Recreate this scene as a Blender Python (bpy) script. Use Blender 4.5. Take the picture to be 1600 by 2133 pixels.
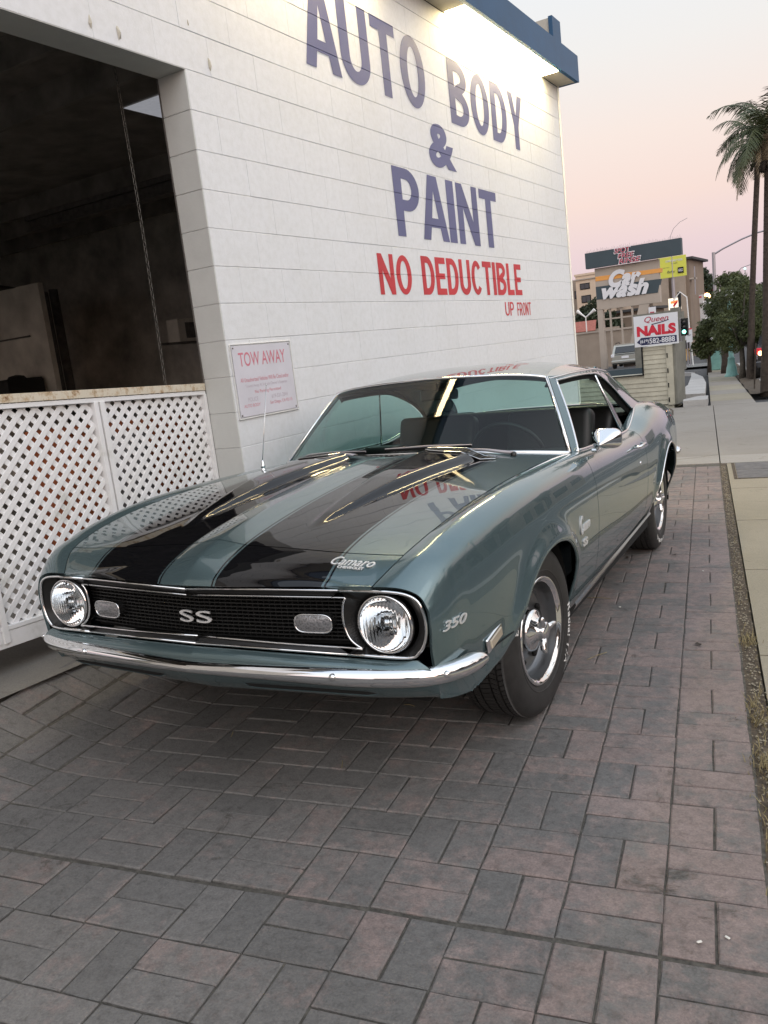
import bpy, bmesh, math, random
import numpy as np
from mathutils import Vector, Matrix
random.seed(7)
rng = np.random.default_rng(11)
for o in list(bpy.data.objects): bpy.data.objects.remove(o)
SC = bpy.context.scene
COL = SC.collection
PI = math.pi
# calibrated numbers: camera place, car place and the slope of the driveway
CAMC = (3.149552, -3.654591, 1.408010)
CARO = (1.179740, -0.883832, 0.000000)
GA, GB = -0.0109462, -0.0266533
CARYAW = 0.0571711
CARR = [(0.9983073, -0.0571206, 0.0109416), (0.0568127, 0.9980293, 0.0266422), (-0.0124419, -0.0259755, 0.9995852)]
GLOW = 0.9
LAMPE = 45.0
# ------------------------------------------------------------------ camera
cam_d = bpy.data.cameras.new('camera'); cam = bpy.data.objects.new('camera', cam_d); COL.objects.link(cam)
cam_d.sensor_fit = 'HORIZONTAL'; cam_d.sensor_width = 36.0; cam_d.lens = 36.0 * 1718.7369 / 1600.0
cam_d.clip_start = 0.05; cam_d.clip_end = 3000
CAMR = [(0.8576582, 0.5011808, -0.1150664), (-0.0031488, -0.2186459, -0.9757992), (-0.5142106, 0.8372645, -0.1859453)]
cam.matrix_world = Matrix(((CAMR[0][0], -CAMR[1][0], -CAMR[2][0], CAMC[0]),
                           (CAMR[0][1], -CAMR[1][1], -CAMR[2][1], CAMC[1]),
                           (CAMR[0][2], -CAMR[1][2], -CAMR[2][2], CAMC[2]), (0, 0, 0, 1)))
SC.camera = cam
# ------------------------------------------------------------------ world: dusk sky
W = bpy.data.worlds.new('World'); SC.world = W; W.use_nodes = True
wn = W.node_tree.nodes; wl = W.node_tree.links; wn.clear()
w_out = wn.new('ShaderNodeOutputWorld'); w_bg = wn.new('ShaderNodeBackground')
w_tc = wn.new('ShaderNodeTexCoord'); w_sep = wn.new('ShaderNodeSeparateXYZ')
w_ramp = wn.new('ShaderNodeValToRGB')
wl.new(w_tc.outputs['Generated'], w_sep.inputs[0])
w_mr = wn.new('ShaderNodeMapRange'); w_mr.inputs[1].default_value = -0.15; w_mr.inputs[2].default_value = 0.85
wl.new(w_sep.outputs[2], w_mr.inputs[0]); wl.new(w_mr.outputs[0], w_ramp.inputs[0])
cr = w_ramp.color_ramp
SKY = [(-.15, (.32, .28, .28)), (-.02, (.57, .50, .58)), (.03, (.63, .54, .64)), (.08, (.73, .57, .65)), (.135, (.85, .65, .62)),
       (.20, (.88, .73, .68)), (.28, (.84, .80, .78)), (.37, (.81, .83, .86)), (.52, (.86, .90, .97)), (.85, (.82, .92, 1.07))]
while len(cr.elements) < len(SKY): cr.elements.new(.5)
for e, (z, c) in zip(cr.elements, SKY):
    e.position = (z + .15) / 1.0; e.color = (*c, 1)
# after-glow of the set sun behind the camera: broad, low, warm
w_dot = wn.new('ShaderNodeVectorMath'); w_dot.operation = 'DOT_PRODUCT'
w_dot.inputs[1].default_value = Vector((.80, -.58, .16)).normalized()
wl.new(w_tc.outputs['Generated'], w_dot.inputs[0])
w_m2 = wn.new('ShaderNodeMapRange'); w_m2.inputs[1].default_value = 0.0; w_m2.inputs[2].default_value = 1.0
w_m2.interpolation_type = 'SMOOTHSTEP'; w_m2.inputs[3].default_value = 0; w_m2.inputs[4].default_value = GLOW
wl.new(w_dot.outputs['Value'], w_m2.inputs[0])
w_mul = wn.new('ShaderNodeMix'); w_mul.data_type = 'RGBA'; w_mul.blend_type = 'ADD'; w_mul.clamp_result = False
w_mul.inputs[7].default_value = (1.0, .92, .88, 1)
wl.new(w_m2.outputs[0], w_mul.inputs[0]); wl.new(w_ramp.outputs[0], w_mul.inputs[6])
# a trace of the physical sky with the sun just above the horizon behind the camera
w_sky = wn.new('ShaderNodeTexSky'); w_sky.sky_type = 'NISHITA'; w_sky.sun_disc = False
w_sky.sun_elevation = math.radians(2.0); w_sky.sun_rotation = math.radians(126)
w_ad = wn.new('ShaderNodeMix'); w_ad.data_type = 'RGBA'; w_ad.blend_type = 'ADD'; w_ad.inputs[0].default_value = 0.06
wl.new(w_mul.outputs[2], w_ad.inputs[6]); wl.new(w_sky.outputs[0], w_ad.inputs[7])
wl.new(w_ad.outputs[2], w_bg.inputs[0]); w_bg.inputs[1].default_value = 1.0
wl.new(w_bg.outputs[0], w_out.inputs[0])
# last light of the sun: very soft, weak, warm
sun_d = bpy.data.lights.new('sun', 'SUN'); sun_d.energy = 0.35; sun_d.angle = math.radians(50); sun_d.color = (1, .94, .90)
sun = bpy.data.objects.new('sun', sun_d); COL.objects.link(sun)
sun.rotation_euler = Vector((.80, -.58, .45)).to_track_quat('Z', 'Y').to_euler()
vs = SC.view_settings; vs.view_transform = 'Standard'; vs.look = 'None'; vs.gamma = 1; vs.exposure = 0.0; vs.use_curve_mapping = False
SC.cycles.max_bounces = 8; SC.cycles.diffuse_bounces = 3; SC.cycles.glossy_bounces = 5; SC.cycles.transparent_max_bounces = 12
SC.cycles.caustics_reflective = False; SC.cycles.caustics_refractive = False; SC.cycles.sample_clamp_indirect = 4
SC.cycles.use_denoising = True

# ------------------------------------------------------------------ ground function
O0 = Vector(CARO); NX, NY = GA, GB
def plane(x, y): return (x - O0.x) * NX + (y - O0.y) * NY
def G(x, y):
    z = plane(x, y)
    t = min(1, max(0, (.74 - x) / .74)) ** 2.1
    f = min(1, max(0, (1.5 - y) / 1.2))
    return z + .165 * t * f
TH = math.radians(9.456); CT, ST = math.cos(TH), math.sin(TH)
def UV(u, v): return (u * CT - v * ST, u * ST + v * CT)       # street frame -> world
def UVG(u, v, h=0.0):
    x, y = UV(u, v); return Vector((x, y, G(x, y) + h))

# ------------------------------------------------------------------ helpers
def link(o, parent=None):
    COL.objects.link(o)
    if parent is not None: o.parent = parent
    return o
def tag(o, label=None, cat=None, group=None, kind=None):
    if label: o['label'] = label
    if cat: o['category'] = cat
    if group: o['group'] = group
    if kind: o['kind'] = kind
    return o
def empty(name, loc=(0, 0, 0), rz=0.0, label=None, cat=None, group=None):
    o = bpy.data.objects.new(name, None); o.location = loc; o.rotation_euler = (0, 0, rz); COL.objects.link(o)
    o.empty_display_size = .1
    return tag(o, label, cat, group)
def mesh(name, vs_, fs, mat=None, parent=None, smooth=False, loc=None, rot=None):
    m = bpy.data.meshes.new(name); m.from_pydata([tuple(v) for v in vs_], [], [tuple(f) for f in fs]); m.update()
    if mat is not None:
        for mm in (mat if isinstance(mat, (list, tuple)) else [mat]): m.materials.append(mm)
    if smooth: m.polygons.foreach_set('use_smooth', [True] * len(m.polygons))
    o = bpy.data.objects.new(name, m); link(o, parent)
    if loc is not None: o.location = loc
    if rot is not None: o.rotation_euler = rot
    return o
class MB:
    """collects shapes, then links them as ONE mesh object"""
    def __init__(s): s.v = []; s.f = []; s.mi = []
    def add(s, vs_, fs, mi=0):
        b = len(s.v); s.v += [Vector(v) for v in vs_]; s.f += [tuple(b + i for i in f) for f in fs]; s.mi += [mi] * len(fs); return s
    def box(s, c, d, M=None, mi=0):
        x, y, z = d[0] / 2, d[1] / 2, d[2] / 2
        vv = [Vector((sx * x, sy * y, sz * z)) for sz in (-1, 1) for sy in (-1, 1) for sx in (-1, 1)]
        if M is not None: vv = [M @ v for v in vv]
        c = Vector(c)
        return s.add([v + c for v in vv], [(0, 2, 3, 1), (4, 5, 7, 6), (0, 1, 5, 4), (2, 6, 7, 3), (0, 4, 6, 2), (1, 3, 7, 5)], mi)
    def cbox(s, c, d, ch=.004, M=None, mi=0):
        """box with chamfered edges"""
        x, y, z = d[0] / 2, d[1] / 2, d[2] / 2; ch = min(ch, x * .9, y * .9, z * .9)
        bm = bmesh.new(); bmesh.ops.create_cube(bm, size=1)
        for v in bm.verts: v.co = Vector((v.co.x * 2 * x, v.co.y * 2 * y, v.co.z * 2 * z))
        bmesh.ops.bevel(bm, geom=list(bm.edges), offset=ch, segments=1, affect='EDGES')
        bm.verts.index_update()
        vv = [(M @ v.co if M is not None else v.co) + Vector(c) for v in bm.verts]
        ff = [[v.index for v in f.verts] for f in bm.faces]; bm.free()
        return s.add(vv, ff, mi)
    def tube(s, pts, r, n=8, closed=False, mi=0, cap=True):
        P = [Vector(p) for p in pts]; N = len(P); rr = r if isinstance(r, (list, tuple)) else [r] * N
        b = len(s.v); up = None
        for i, p in enumerate(P):
            a = P[(i - 1) % N] if (closed or i > 0) else p; c = P[(i + 1) % N] if (closed or i < N - 1) else p
            t = (c - a); t = t.normalized() if t.length > 1e-9 else Vector((0, 0, 1))
            if up is None:
                up = Vector((0, 0, 1)) if abs(t.z) < .9 else Vector((1, 0, 0))
            u = (up - t * up.dot(t)); u = u.normalized() if u.length > 1e-6 else t.orthogonal().normalized(); up = u; w = t.cross(u)
            for k in range(n):
                a_ = 2 * PI * k / n; s.v.append(p + (u * math.cos(a_) + w * math.sin(a_)) * rr[i])
        for i in range(N if closed else N - 1):
            j = (i + 1) % N
            for k in range(n):
                l = (k + 1) % n
                s.f.append((b + i * n + k, b + i * n + l, b + j * n + l, b + j * n + k)); s.mi.append(mi)
        if cap and not closed:
            s.f.append(tuple(b + k for k in reversed(range(n)))); s.mi.append(mi)
            s.f.append(tuple(b + (N - 1) * n + k for k in range(n))); s.mi.append(mi)
        return s
    def lathe(s, prof, c=(0, 0, 0), axis='X', n=48, mi=0, M=None):
        """prof: (radius, along) ; revolve about axis"""
        b = len(s.v); c = Vector(c)
        for (r, a) in prof:
            for k in range(n):
                t = 2 * PI * k / n; p, q = r * math.cos(t), r * math.sin(t)
                v = Vector((a, p, q)) if axis == 'X' else (Vector((p, a, q)) if axis == 'Y' else Vector((p, q, a)))
                s.v.append((M @ v if M is not None else v) + c)
        for i in range(len(prof) - 1):
            for k in range(n):
                l = (k + 1) % n; s.f.append((b + i * n + k, b + i * n + l, b + (i + 1) * n + l, b + (i + 1) * n + k)); s.mi.append(mi)
        return s
    def build(s, name, mat=None, parent=None, smooth=False, loc=None, rot=None, fix=True, auto=None):
        o = mesh(name, s.v, s.f, mat, parent, smooth, loc, rot)
        me = o.data
        if any(s.mi): me.polygons.foreach_set('material_index', s.mi)
        if fix or auto:
            bm = bmesh.new(); bm.from_mesh(me); bmesh.ops.recalc_face_normals(bm, faces=bm.faces)
            if auto:
                for f in bm.faces: f.smooth = True
                for e in bm.edges:
                    if len(e.link_faces) == 2 and e.calc_face_angle(0) > auto: e.smooth = False
            bm.to_mesh(me); bm.free()
        return o
def copy_tree(o, parent=None):
    c = o.copy(); COL.objects.link(c); c.parent = parent
    if parent is not None: c.matrix_parent_inverse = o.matrix_parent_inverse.copy()
    for ch in [x for x in bpy.data.objects if x.parent == o]: copy_tree(ch, c)
    return c
def mirror_obj(o, parent=None):
    """mirrored mesh across car X=0"""
    m = o.data.copy()
    n = len(m.vertices); co = np.empty(n * 3); m.vertices.foreach_get('co', co); co = co.reshape(-1, 3); co[:, 0] *= -1
    m.vertices.foreach_set('co', co.ravel()); m.flip_normals(); m.update()
    c = bpy.data.objects.new(o.name.split('.')[0], m); link(c, parent if parent is not None else o.parent)
    return c
def text_mesh(s, size=1.0, bold=0.0, xs=1.0, shear=0.0, extrude=0.0, align='LEFT', spacing=1.0, bev=0.0, res=6):
    """flat mesh of a line of text in the XY plane (baseline on y=0), returned as (verts, faces)"""
    cu = bpy.data.curves.new('t', 'FONT'); cu.body = s; cu.size = size; cu.offset = bold; cu.extrude = extrude; cu.shear = shear
    cu.align_x = align; cu.space_character = spacing; cu.bevel_depth = bev; cu.resolution_u = res
    ob = bpy.data.objects.new('t', cu); COL.objects.link(ob); bpy.context.view_layer.update()
    me = bpy.data.meshes.new_from_object(ob)
    vv = [Vector((v.co.x * xs, v.co.y, v.co.z)) for v in me.vertices]; ff = [list(p.vertices) for p in me.polygons]
    bpy.data.objects.remove(ob); bpy.data.curves.remove(cu); bpy.data.meshes.remove(me)
    return vv, ff
def fit_text(s, w, h, **k):
    """text scaled to exactly w x h, lower left at 0,0"""
    vv, ff = text_mesh(s, **k)
    x0 = min(v.x for v in vv); x1 = max(v.x for v in vv); y0 = min(v.y for v in vv); y1 = max(v.y for v in vv)
    return [Vector(((v.x - x0) / (x1 - x0) * w, (v.y - y0) / (y1 - y0) * h, v.z)) for v in vv], ff

# ------------------------------------------------------------------ materials
def mat_new(name):
    m = bpy.data.materials.new(name); m.use_nodes = True
    return m, m.node_tree.nodes, m.node_tree.links, m.node_tree.nodes['Principled BSDF']
def ramp(nt, fac, stops):
    r = nt.nodes.new('ShaderNodeValToRGB'); e = r.color_ramp.elements
    while len(e) < len(stops): e.new(.5)
    for q, (p, c) in zip(e, stops): q.position = p; q.color = (*c, 1) if len(c) == 3 else c
    nt.links.new(fac, r.inputs[0]); return r.outputs[0]
def noise(nt, scale, detail=4, rough=.55, vec=None, dist=0.0):
    n = nt.nodes.new('ShaderNodeTexNoise'); n.inputs['Scale'].default_value = scale; n.inputs['Detail'].default_value = detail
    n.inputs['Roughness'].default_value = rough; n.inputs['Distortion'].default_value = dist
    if vec is None:
        tc = nt.nodes.new('ShaderNodeTexCoord'); vec = tc.outputs['Object']
    nt.links.new(vec, n.inputs['Vector']); return n.outputs[0]
def world_pos(nt):
    g = nt.nodes.new('ShaderNodeNewGeometry'); return g.outputs['Position']
def bump(nt, b, h, strength=.3, dist=.01, prev=None):
    bn = nt.nodes.new('ShaderNodeBump'); bn.inputs['Strength'].default_value = strength; bn.inputs['Distance'].default_value = dist
    nt.links.new(h, bn.inputs['Height'])
    if prev is not None: nt.links.new(prev, bn.inputs['Normal'])
    nt.links.new(bn.outputs[0], b.inputs['Normal']); return bn.outputs[0]
def mixc(nt, f, a, b, mode='MIX'):
    m = nt.nodes.new('ShaderNodeMix'); m.data_type = 'RGBA'; m.blend_type = mode
    for s, i in ((f, 0), (a, 6), (b, 7)):
        if isinstance(s, (int, float)): m.inputs[i].default_value = s
        elif isinstance(s, tuple): m.inputs[i].default_value = (*s, 1)
        else: nt.links.new(s, m.inputs[i])
    return m.outputs[2]
def simple(name, col, rough=.6, metal=0.0, nscale=0, namp=.25, bscale=0, bstr=.2, coat=0, emis=None, es=1.0, spec=None, wpos=False, bdist=.004):
    m, n, l, b = mat_new(name); nt = m.node_tree
    b.inputs['Base Color'].default_value = (*col, 1); b.inputs['Roughness'].default_value = rough; b.inputs['Metallic'].default_value = metal
    if coat: b.inputs['Coat Weight'].default_value = coat; b.inputs['Coat Roughness'].default_value = .03
    if spec is not None: b.inputs['Specular IOR Level'].default_value = spec
    vec = world_pos(nt) if wpos else None
    if nscale:
        f = noise(nt, nscale, 5, .6, vec)
        lo = tuple(max(0, c * (1 - namp)) for c in col); hi = tuple(min(1, c * (1 + namp)) for c in col)
        l.new(ramp(nt, f, [(.3, lo), (.7, hi)]), b.inputs['Base Color'])
    if bscale: bump(nt, b, noise(nt, bscale, 4, .6, vec), bstr, bdist)
    if emis: b.inputs['Emission Color'].default_value = (*emis, 1); b.inputs['Emission Strength'].default_value = es
    return m
M = {}
def wall_paint():
    m, n, l, b = mat_new('white_masonry_paint'); nt = m.node_tree; P = world_pos(nt)
    f = noise(nt, 1.3, 6, .65, P); g = noise(nt, 24, 4, .6, P)
    c = ramp(nt, f, [(.25, (.775, .79, .79)), (.5, (.815, .835, .85)), (.8, (.835, .855, .875))])
    c2 = ramp(nt, g, [(.30, (.93, .93, .92)), (.6, (1, 1, 1))])
    l.new(mixc(nt, 1.0, c, c2, 'MULTIPLY'), b.inputs['Base Color']); b.inputs['Roughness'].default_value = .62
    h = noise(nt, 90, 5, .7, P); p = bump(nt, b, h, .35, .003); bump(nt, b, noise(nt, 9, 3, .5, P), .35, .004, p)
    return m
M['wall'] = wall_paint()
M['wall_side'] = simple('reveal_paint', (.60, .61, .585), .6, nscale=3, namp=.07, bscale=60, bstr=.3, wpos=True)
M['white_trim'] = simple('white_gloss_trim', (.75, .75, .73), .45, nscale=8, namp=.08, bscale=40, wpos=True)
def letter(name, col, wear=.35, worn=(.75, .74, .73)):
    m, n, l, b = mat_new(name); nt = m.node_tree; P = world_pos(nt)
    f = noise(nt, 9, 8, .75, P); g = noise(nt, 1.5, 4, .5, P)
    c = mixc(nt, ramp(nt, g, [(.3, (0, 0, 0)), (.7, (1, 1, 1))]), tuple(c_ * .9 for c_ in col), tuple(min(1, c_ * 1.12) for c_ in col))
    k = ramp(nt, f, [(.62, (0, 0, 0)), (.80, (wear,) * 3)])
    l.new(mixc(nt, k, c, worn), b.inputs['Base Color']); b.inputs['Roughness'].default_value = .5
    bump(nt, b, noise(nt, 90, 5, .7, P), .3, .003)
    return m
M['blue_letter'] = letter('faded_blue_sign_paint', (.125, .135, .265), .12)
M['red_letter'] = letter('brushed_red_sign_paint', (.58, .045, .055), .75, (.80, .45, .42))
M['blue_fascia'] = simple('blue_fascia_paint', (.005, .068, .165), .45, nscale=2, namp=.15, bscale=30, wpos=True)
M['cream'] = simple('cream_soffit', (.55, .50, .40), .6, nscale=4, namp=.12, wpos=True)
M['dark_room'] = simple('sooty_interior_block', (.48, .45, .40), .85, nscale=2.5, namp=.4, bscale=20, wpos=True)
M['dark_ceiling'] = simple('dark_ceiling_boards', (.20, .185, .165), .9, nscale=3, namp=.4, wpos=True)
M['dim_white'] = simple('grimy_white_interior_wall', (.55, .52, .45), .85, nscale=2, namp=.3, wpos=True)
M['steel_dark'] = simple('grimy_steel', (.14, .13, .12), .5, .4, nscale=14, namp=.3)
M['chain'] = simple('hoist_chain_steel', (.09, .085, .075), .5, .5)
M['black'] = simple('black_rubbery', (.012, .012, .012), .7)
M['paver_base'] = simple('joint_sand', (.085, .078, .066), .95, nscale=45, namp=.5, bscale=160, bstr=.6, wpos=True)
M['soil'] = simple('dry_soil', (.085, .065, .045), .95, nscale=40, namp=.6, bscale=90, bstr=.9, wpos=True, bdist=.01)
def rust_m():
    m, n, l, b = mat_new('rust_stained_cream_paint'); nt = m.node_tree; P = world_pos(nt)
    f = noise(nt, 22, 6, .7, P)
    l.new(ramp(nt, f, [(.30, (.16, .07, .03)), (.40, (.50, .38, .24)), (.52, (.66, .60, .48))]), b.inputs['Base Color'])
    b.inputs['Roughness'].default_value = .7; bump(nt, b, f, .4, .003); return m
M['rust'] = rust_m()
def lattice_m():
    m, n, l, b = mat_new('white_lattice_paint'); nt = m.node_tree; P = world_pos(nt)
    f = noise(nt, 5, 6, .65, P)
    l.new(ramp(nt, f, [(.28, (.62, .62, .58)), (.42, (.80, .80, .79)), (.75, (.86, .86, .87))]), b.inputs['Base Color'])
    b.inputs['Roughness'].default_value = .5; bump(nt, b, noise(nt, 120, 3, .6, P), .2, .002); return m
M['lattice'] = lattice_m()
def paver_m():
    m, n, l, b = mat_new('weathered_concrete_paver'); nt = m.node_tree; P = world_pos(nt)
    oi = n.new('ShaderNodeObjectInfo'); at = n.new('ShaderNodeAttribute'); at.attribute_name = 'rnd'
    add = n.new('ShaderNodeMath'); add.operation = 'ADD'; l.new(oi.outputs['Random'], add.inputs[0]); l.new(at.outputs['Fac'], add.inputs[1])
    fr = n.new('ShaderNodeMath'); fr.operation = 'FRACT'; l.new(add.outputs[0], fr.inputs[0])
    # worn red pigment showing through the grey in patches, more of it towards the street side
    sx = n.new('ShaderNodeVectorMath'); sx.operation = 'DOT_PRODUCT'; sx.inputs[1].default_value = (CT, ST, 0); l.new(P, sx.inputs[0])
    mr = n.new('ShaderNodeMapRange'); mr.inputs[1].default_value = 1.2; mr.inputs[2].default_value = 2.7; mr.inputs[3].default_value = -.08; mr.inputs[4].default_value = .17
    l.new(sx.outputs['Value'], mr.inputs[0])
    f1 = noise(nt, 3.6, 4, .55, P, .5); f2 = noise(nt, 12, 8, .74, P, .3)
    a1 = n.new('ShaderNodeMath'); a1.operation = 'MULTIPLY_ADD'; a1.inputs[1].default_value = .35; l.new(f1, a1.inputs[0]); l.new(mr.outputs[0], a1.inputs[2])
    a2 = n.new('ShaderNodeMath'); a2.operation = 'MULTIPLY_ADD'; a2.inputs[1].default_value = .95; l.new(f2, a2.inputs[0]); l.new(a1.outputs[0], a2.inputs[2])
    a3 = n.new('ShaderNodeMath'); a3.operation = 'MULTIPLY_ADD'; a3.inputs[1].default_value = .15; l.new(fr.outputs[0], a3.inputs[0]); l.new(a2.outputs[0], a3.inputs[2])
    red = ramp(nt, a3.outputs[0], [(.70, (0, 0, 0)), (.88, (1, 1, 1))])
    grey = ramp(nt, fr.outputs[0], [(0, (.152, .148, .142)), (.5, (.176, .170, .163)), (1, (.200, .190, .180))])
    redc = ramp(nt, f2, [(.3, (.205, .160, .146)), (.7, (.30, .240, .222))])
    c = mixc(nt, red, grey, redc)
    fine = ramp(nt, noise(nt, 160, 3, .7, P), [(.3, (.72, .72, .72)), (.62, (1.0, 1.0, 1.0)), (.8, (1.22, 1.2, 1.18))])
    c = mixc(nt, 1.0, c, fine, 'MULTIPLY')
    # dark stains and pale scuffs
    big = ramp(nt, noise(nt, .9, 5, .6, P, .4), [(.30, (.80, .79, .78)), (.70, (1.12, 1.11, 1.10))]); c = mixc(nt, 1.0, c, big, 'MULTIPLY')
    mid_ = ramp(nt, noise(nt, 34, 6, .75, P, .3), [(.32, (.70, .69, .68)), (.50, (1, 1, 1)), (.74, (1.18, 1.17, 1.15))]); c = mixc(nt, 1.0, c, mid_, 'MULTIPLY')
    st = ramp(nt, noise(nt, 3.4, 7, .75, P, .9), [(.31, (.42, .40, .37)), (.40, (1, 1, 1))])
    c = mixc(nt, 1.0, c, st, 'MULTIPLY')
    sc = ramp(nt, noise(nt, 14, 8, .8, P, 1.5), [(.66, (0, 0, 0)), (.80, (.35, .35, .35))])
    c = mixc(nt, sc, c, (.30, .29, .27))
    l.new(c, b.inputs['Base Color'])
    l.new(ramp(nt, f2, [(.3, (.62,) * 3), (.7, (.85,) * 3)]), b.inputs['Roughness'])
    p = bump(nt, b, noise(nt, 120, 5, .75, P), .7, .004); bump(nt, b, noise(nt, 18, 6, .65, P), .6, .008, p)
    return m
M['paver'] = paver_m()
def concrete(name, a, bcol, warm=0.0, sc=1.0):
    m, n, l, b = mat_new(name); nt = m.node_tree; P = world_pos(nt)
    f = noise(nt, 1.1 * sc, 6, .65, P, .6); g = noise(nt, 130, 3, .7, P)
    c = ramp(nt, f, [(.28, a), (.72, bcol)])
    c = mixc(nt, 1.0, c, ramp(nt, g, [(.3, (.75, .75, .75)), (.65, (1.05, 1.05, 1.05))]), 'MULTIPLY')
    s = ramp(nt, noise(nt, 5, 7, .8, P, 1.0), [(.28, (.62, .58, .52)), (.42, (1, 1, 1))])
    l.new(mixc(nt, 1.0, c, s, 'MULTIPLY'), b.inputs['Base Color']); b.inputs['Roughness'].default_value = .85
    p = bump(nt, b, g, .4, .002); bump(nt, b, noise(nt, 12, 5, .6, P), .3, .005, p)
    return m
M['sidewalk'] = concrete('old_sidewalk_concrete', (.27, .24, .175), (.35, .31, .235))
M['drive'] = concrete('driveway_concrete', (.255, .228, .195), (.31, .285, .25), sc=.7)
M['band'] = concrete('pale_concrete_band', (.32, .295, .26), (.38, .355, .32))
M['apron'] = concrete('gate_apron_concrete', (.16, .15, .135), (.23, .215, .19), sc=2)
M['kerb'] = concrete('kerb_concrete', (.40, .385, .37), (.52, .51, .49))
M['asphalt'] = simple('asphalt', (.062, .062, .064), .85, nscale=30, namp=.3, bscale=200, bstr=.5, wpos=True)
M['road_paint'] = simple('road_marking_paint', (.55, .55, .52), .7, nscale=30, namp=.2, wpos=True)
M['lid'] = simple('utility_lid_concrete', (.13, .125, .125), .85, nscale=12, namp=.3, bscale=150, wpos=True)
M['dry_grass'] = simple('dry_grass', (.26, .21, .10), .8, nscale=30, namp=.4, wpos=True)
M['litter'] = simple('pale_litter', (.7, .68, .62), .7)
M['dark_leaf'] = simple('dead_leaf', (.035, .025, .018), .8)
# car
def car_paint(stripe=False):
    m, n, l, b = mat_new('striped_teal_metallic_paint' if stripe else 'teal_metallic_paint'); nt = m.node_tree
    tc = n.new('ShaderNodeTexCoord')
    fl = noise(nt, 900, 2, .5, tc.outputs['Object'])
    base = ramp(nt, fl, [(.35, (.108, .165, .176)), (.65, (.150, .212, .226))])
    b.inputs['Roughness'].default_value = .21; b.inputs['Metallic'].default_value = .62; b.inputs['Specular IOR Level'].default_value = .0
    b.inputs['Coat Weight'].default_value = 1; b.inputs['Coat Roughness'].default_value = .012; b.inputs['Coat IOR'].default_value = 1.5
    if stripe:
        sp = n.new('ShaderNodeSeparateXYZ'); l.new(tc.outputs['Object'], sp.inputs[0])
        ab = n.new('ShaderNodeMath'); ab.operation = 'ABSOLUTE'; l.new(sp.outputs[0], ab.inputs[0])
        # outer edge drifts outwards towards the windscreen: x' = |x| - k*(y+0.9)
        my = n.new('ShaderNodeMath'); my.operation = 'MULTIPLY_ADD'; my.inputs[1].default_value = -STRK; my.inputs[2].default_value = -STRK * .9
        l.new(sp.outputs[1], my.inputs[0])
        ax = n.new('ShaderNodeMath'); ax.operation = 'ADD'; l.new(ab.outputs[0], ax.inputs[0]); l.new(my.outputs[0], ax.inputs[1])
        def band(v, lo, hi):
            g = n.new('ShaderNodeMath'); g.operation = 'GREATER_THAN'; g.inputs[1].default_value = lo; l.new(v, g.inputs[0])
            h = n.new('ShaderNodeMath'); h.operation = 'LESS_THAN'; h.inputs[1].default_value = hi; l.new(v, h.inputs[0])
            q = n.new('ShaderNodeMath'); q.operation = 'MULTIPLY'; l.new(g.outputs[0], q.inputs[0]); l.new(h.outputs[0], q.inputs[1]); return q.outputs[0]
        s1a = band(ab.outputs[0], .118, 9); s1b = band(ax.outputs[0], -9, .478)
        s1 = n.new('ShaderNodeMath'); s1.operation = 'MULTIPLY'; l.new(s1a, s1.inputs[0]); l.new(s1b, s1.inputs[1])
        s2 = band(ab.outputs[0], .105, .111); s3 = band(ax.outputs[0], .486, .493)
        a_ = n.new('ShaderNodeMath'); a_.operation = 'MAXIMUM'; l.new(s1.outputs[0], a_.inputs[0]); l.new(s2, a_.inputs[1])
        c_ = n.new('ShaderNodeMath'); c_.operation = 'MAXIMUM'; l.new(a_.outputs[0], c_.inputs[0]); l.new(s3, c_.inputs[1])
        col = mixc(nt, c_.outputs[0], base, (.006, .006, .007)); l.new(col, b.inputs['Base Color'])
        mt = n.new('ShaderNodeMath'); mt.operation = 'MULTIPLY_ADD'; mt.inputs[1].default_value = -.62; mt.inputs[2].default_value = .62
        l.new(c_.outputs[0], mt.inputs[0]); l.new(mt.outputs[0], b.inputs['Metallic'])
    else: l.new(base, b.inputs['Base Color'])
    return m
STRK = .045
M['paint'] = car_paint(); M['hood'] = car_paint(True)
M['chrome'] = simple('chrome', (.86, .87, .88), .055, 1.0)
M['chrome_soft'] = simple('bright_trim', (.72, .73, .74), .16, 1.0)
M['rim_grey'] = simple('silver_rim_paint', (.17, .175, .18), .30, .75, coat=.4)
M['badge'] = simple('bright_badge_metal', (.85, .85, .84), .42, .6)
M['grille'] = simple('black_grille_plastic', (.010, .010, .010), .38)
M['bezel'] = simple('satin_black_bezel', (.014, .014, .014), .30)
M['rubber'] = simple('tyre_rubber', (.026, .025, .024), .55, nscale=30, namp=.25, bscale=200, bstr=.15)
M['tyre_white'] = simple('white_tyre_lettering', (.80, .79, .76), .6, nscale=60, namp=.15)
M['interior'] = simple('black_vinyl', (.010, .010, .010), .45)
M['liner'] = simple('black_headliner', (.016, .016, .015), .8)
M['gap'] = simple('shadow_gap_black', (.004, .004, .004), .9)
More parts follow.
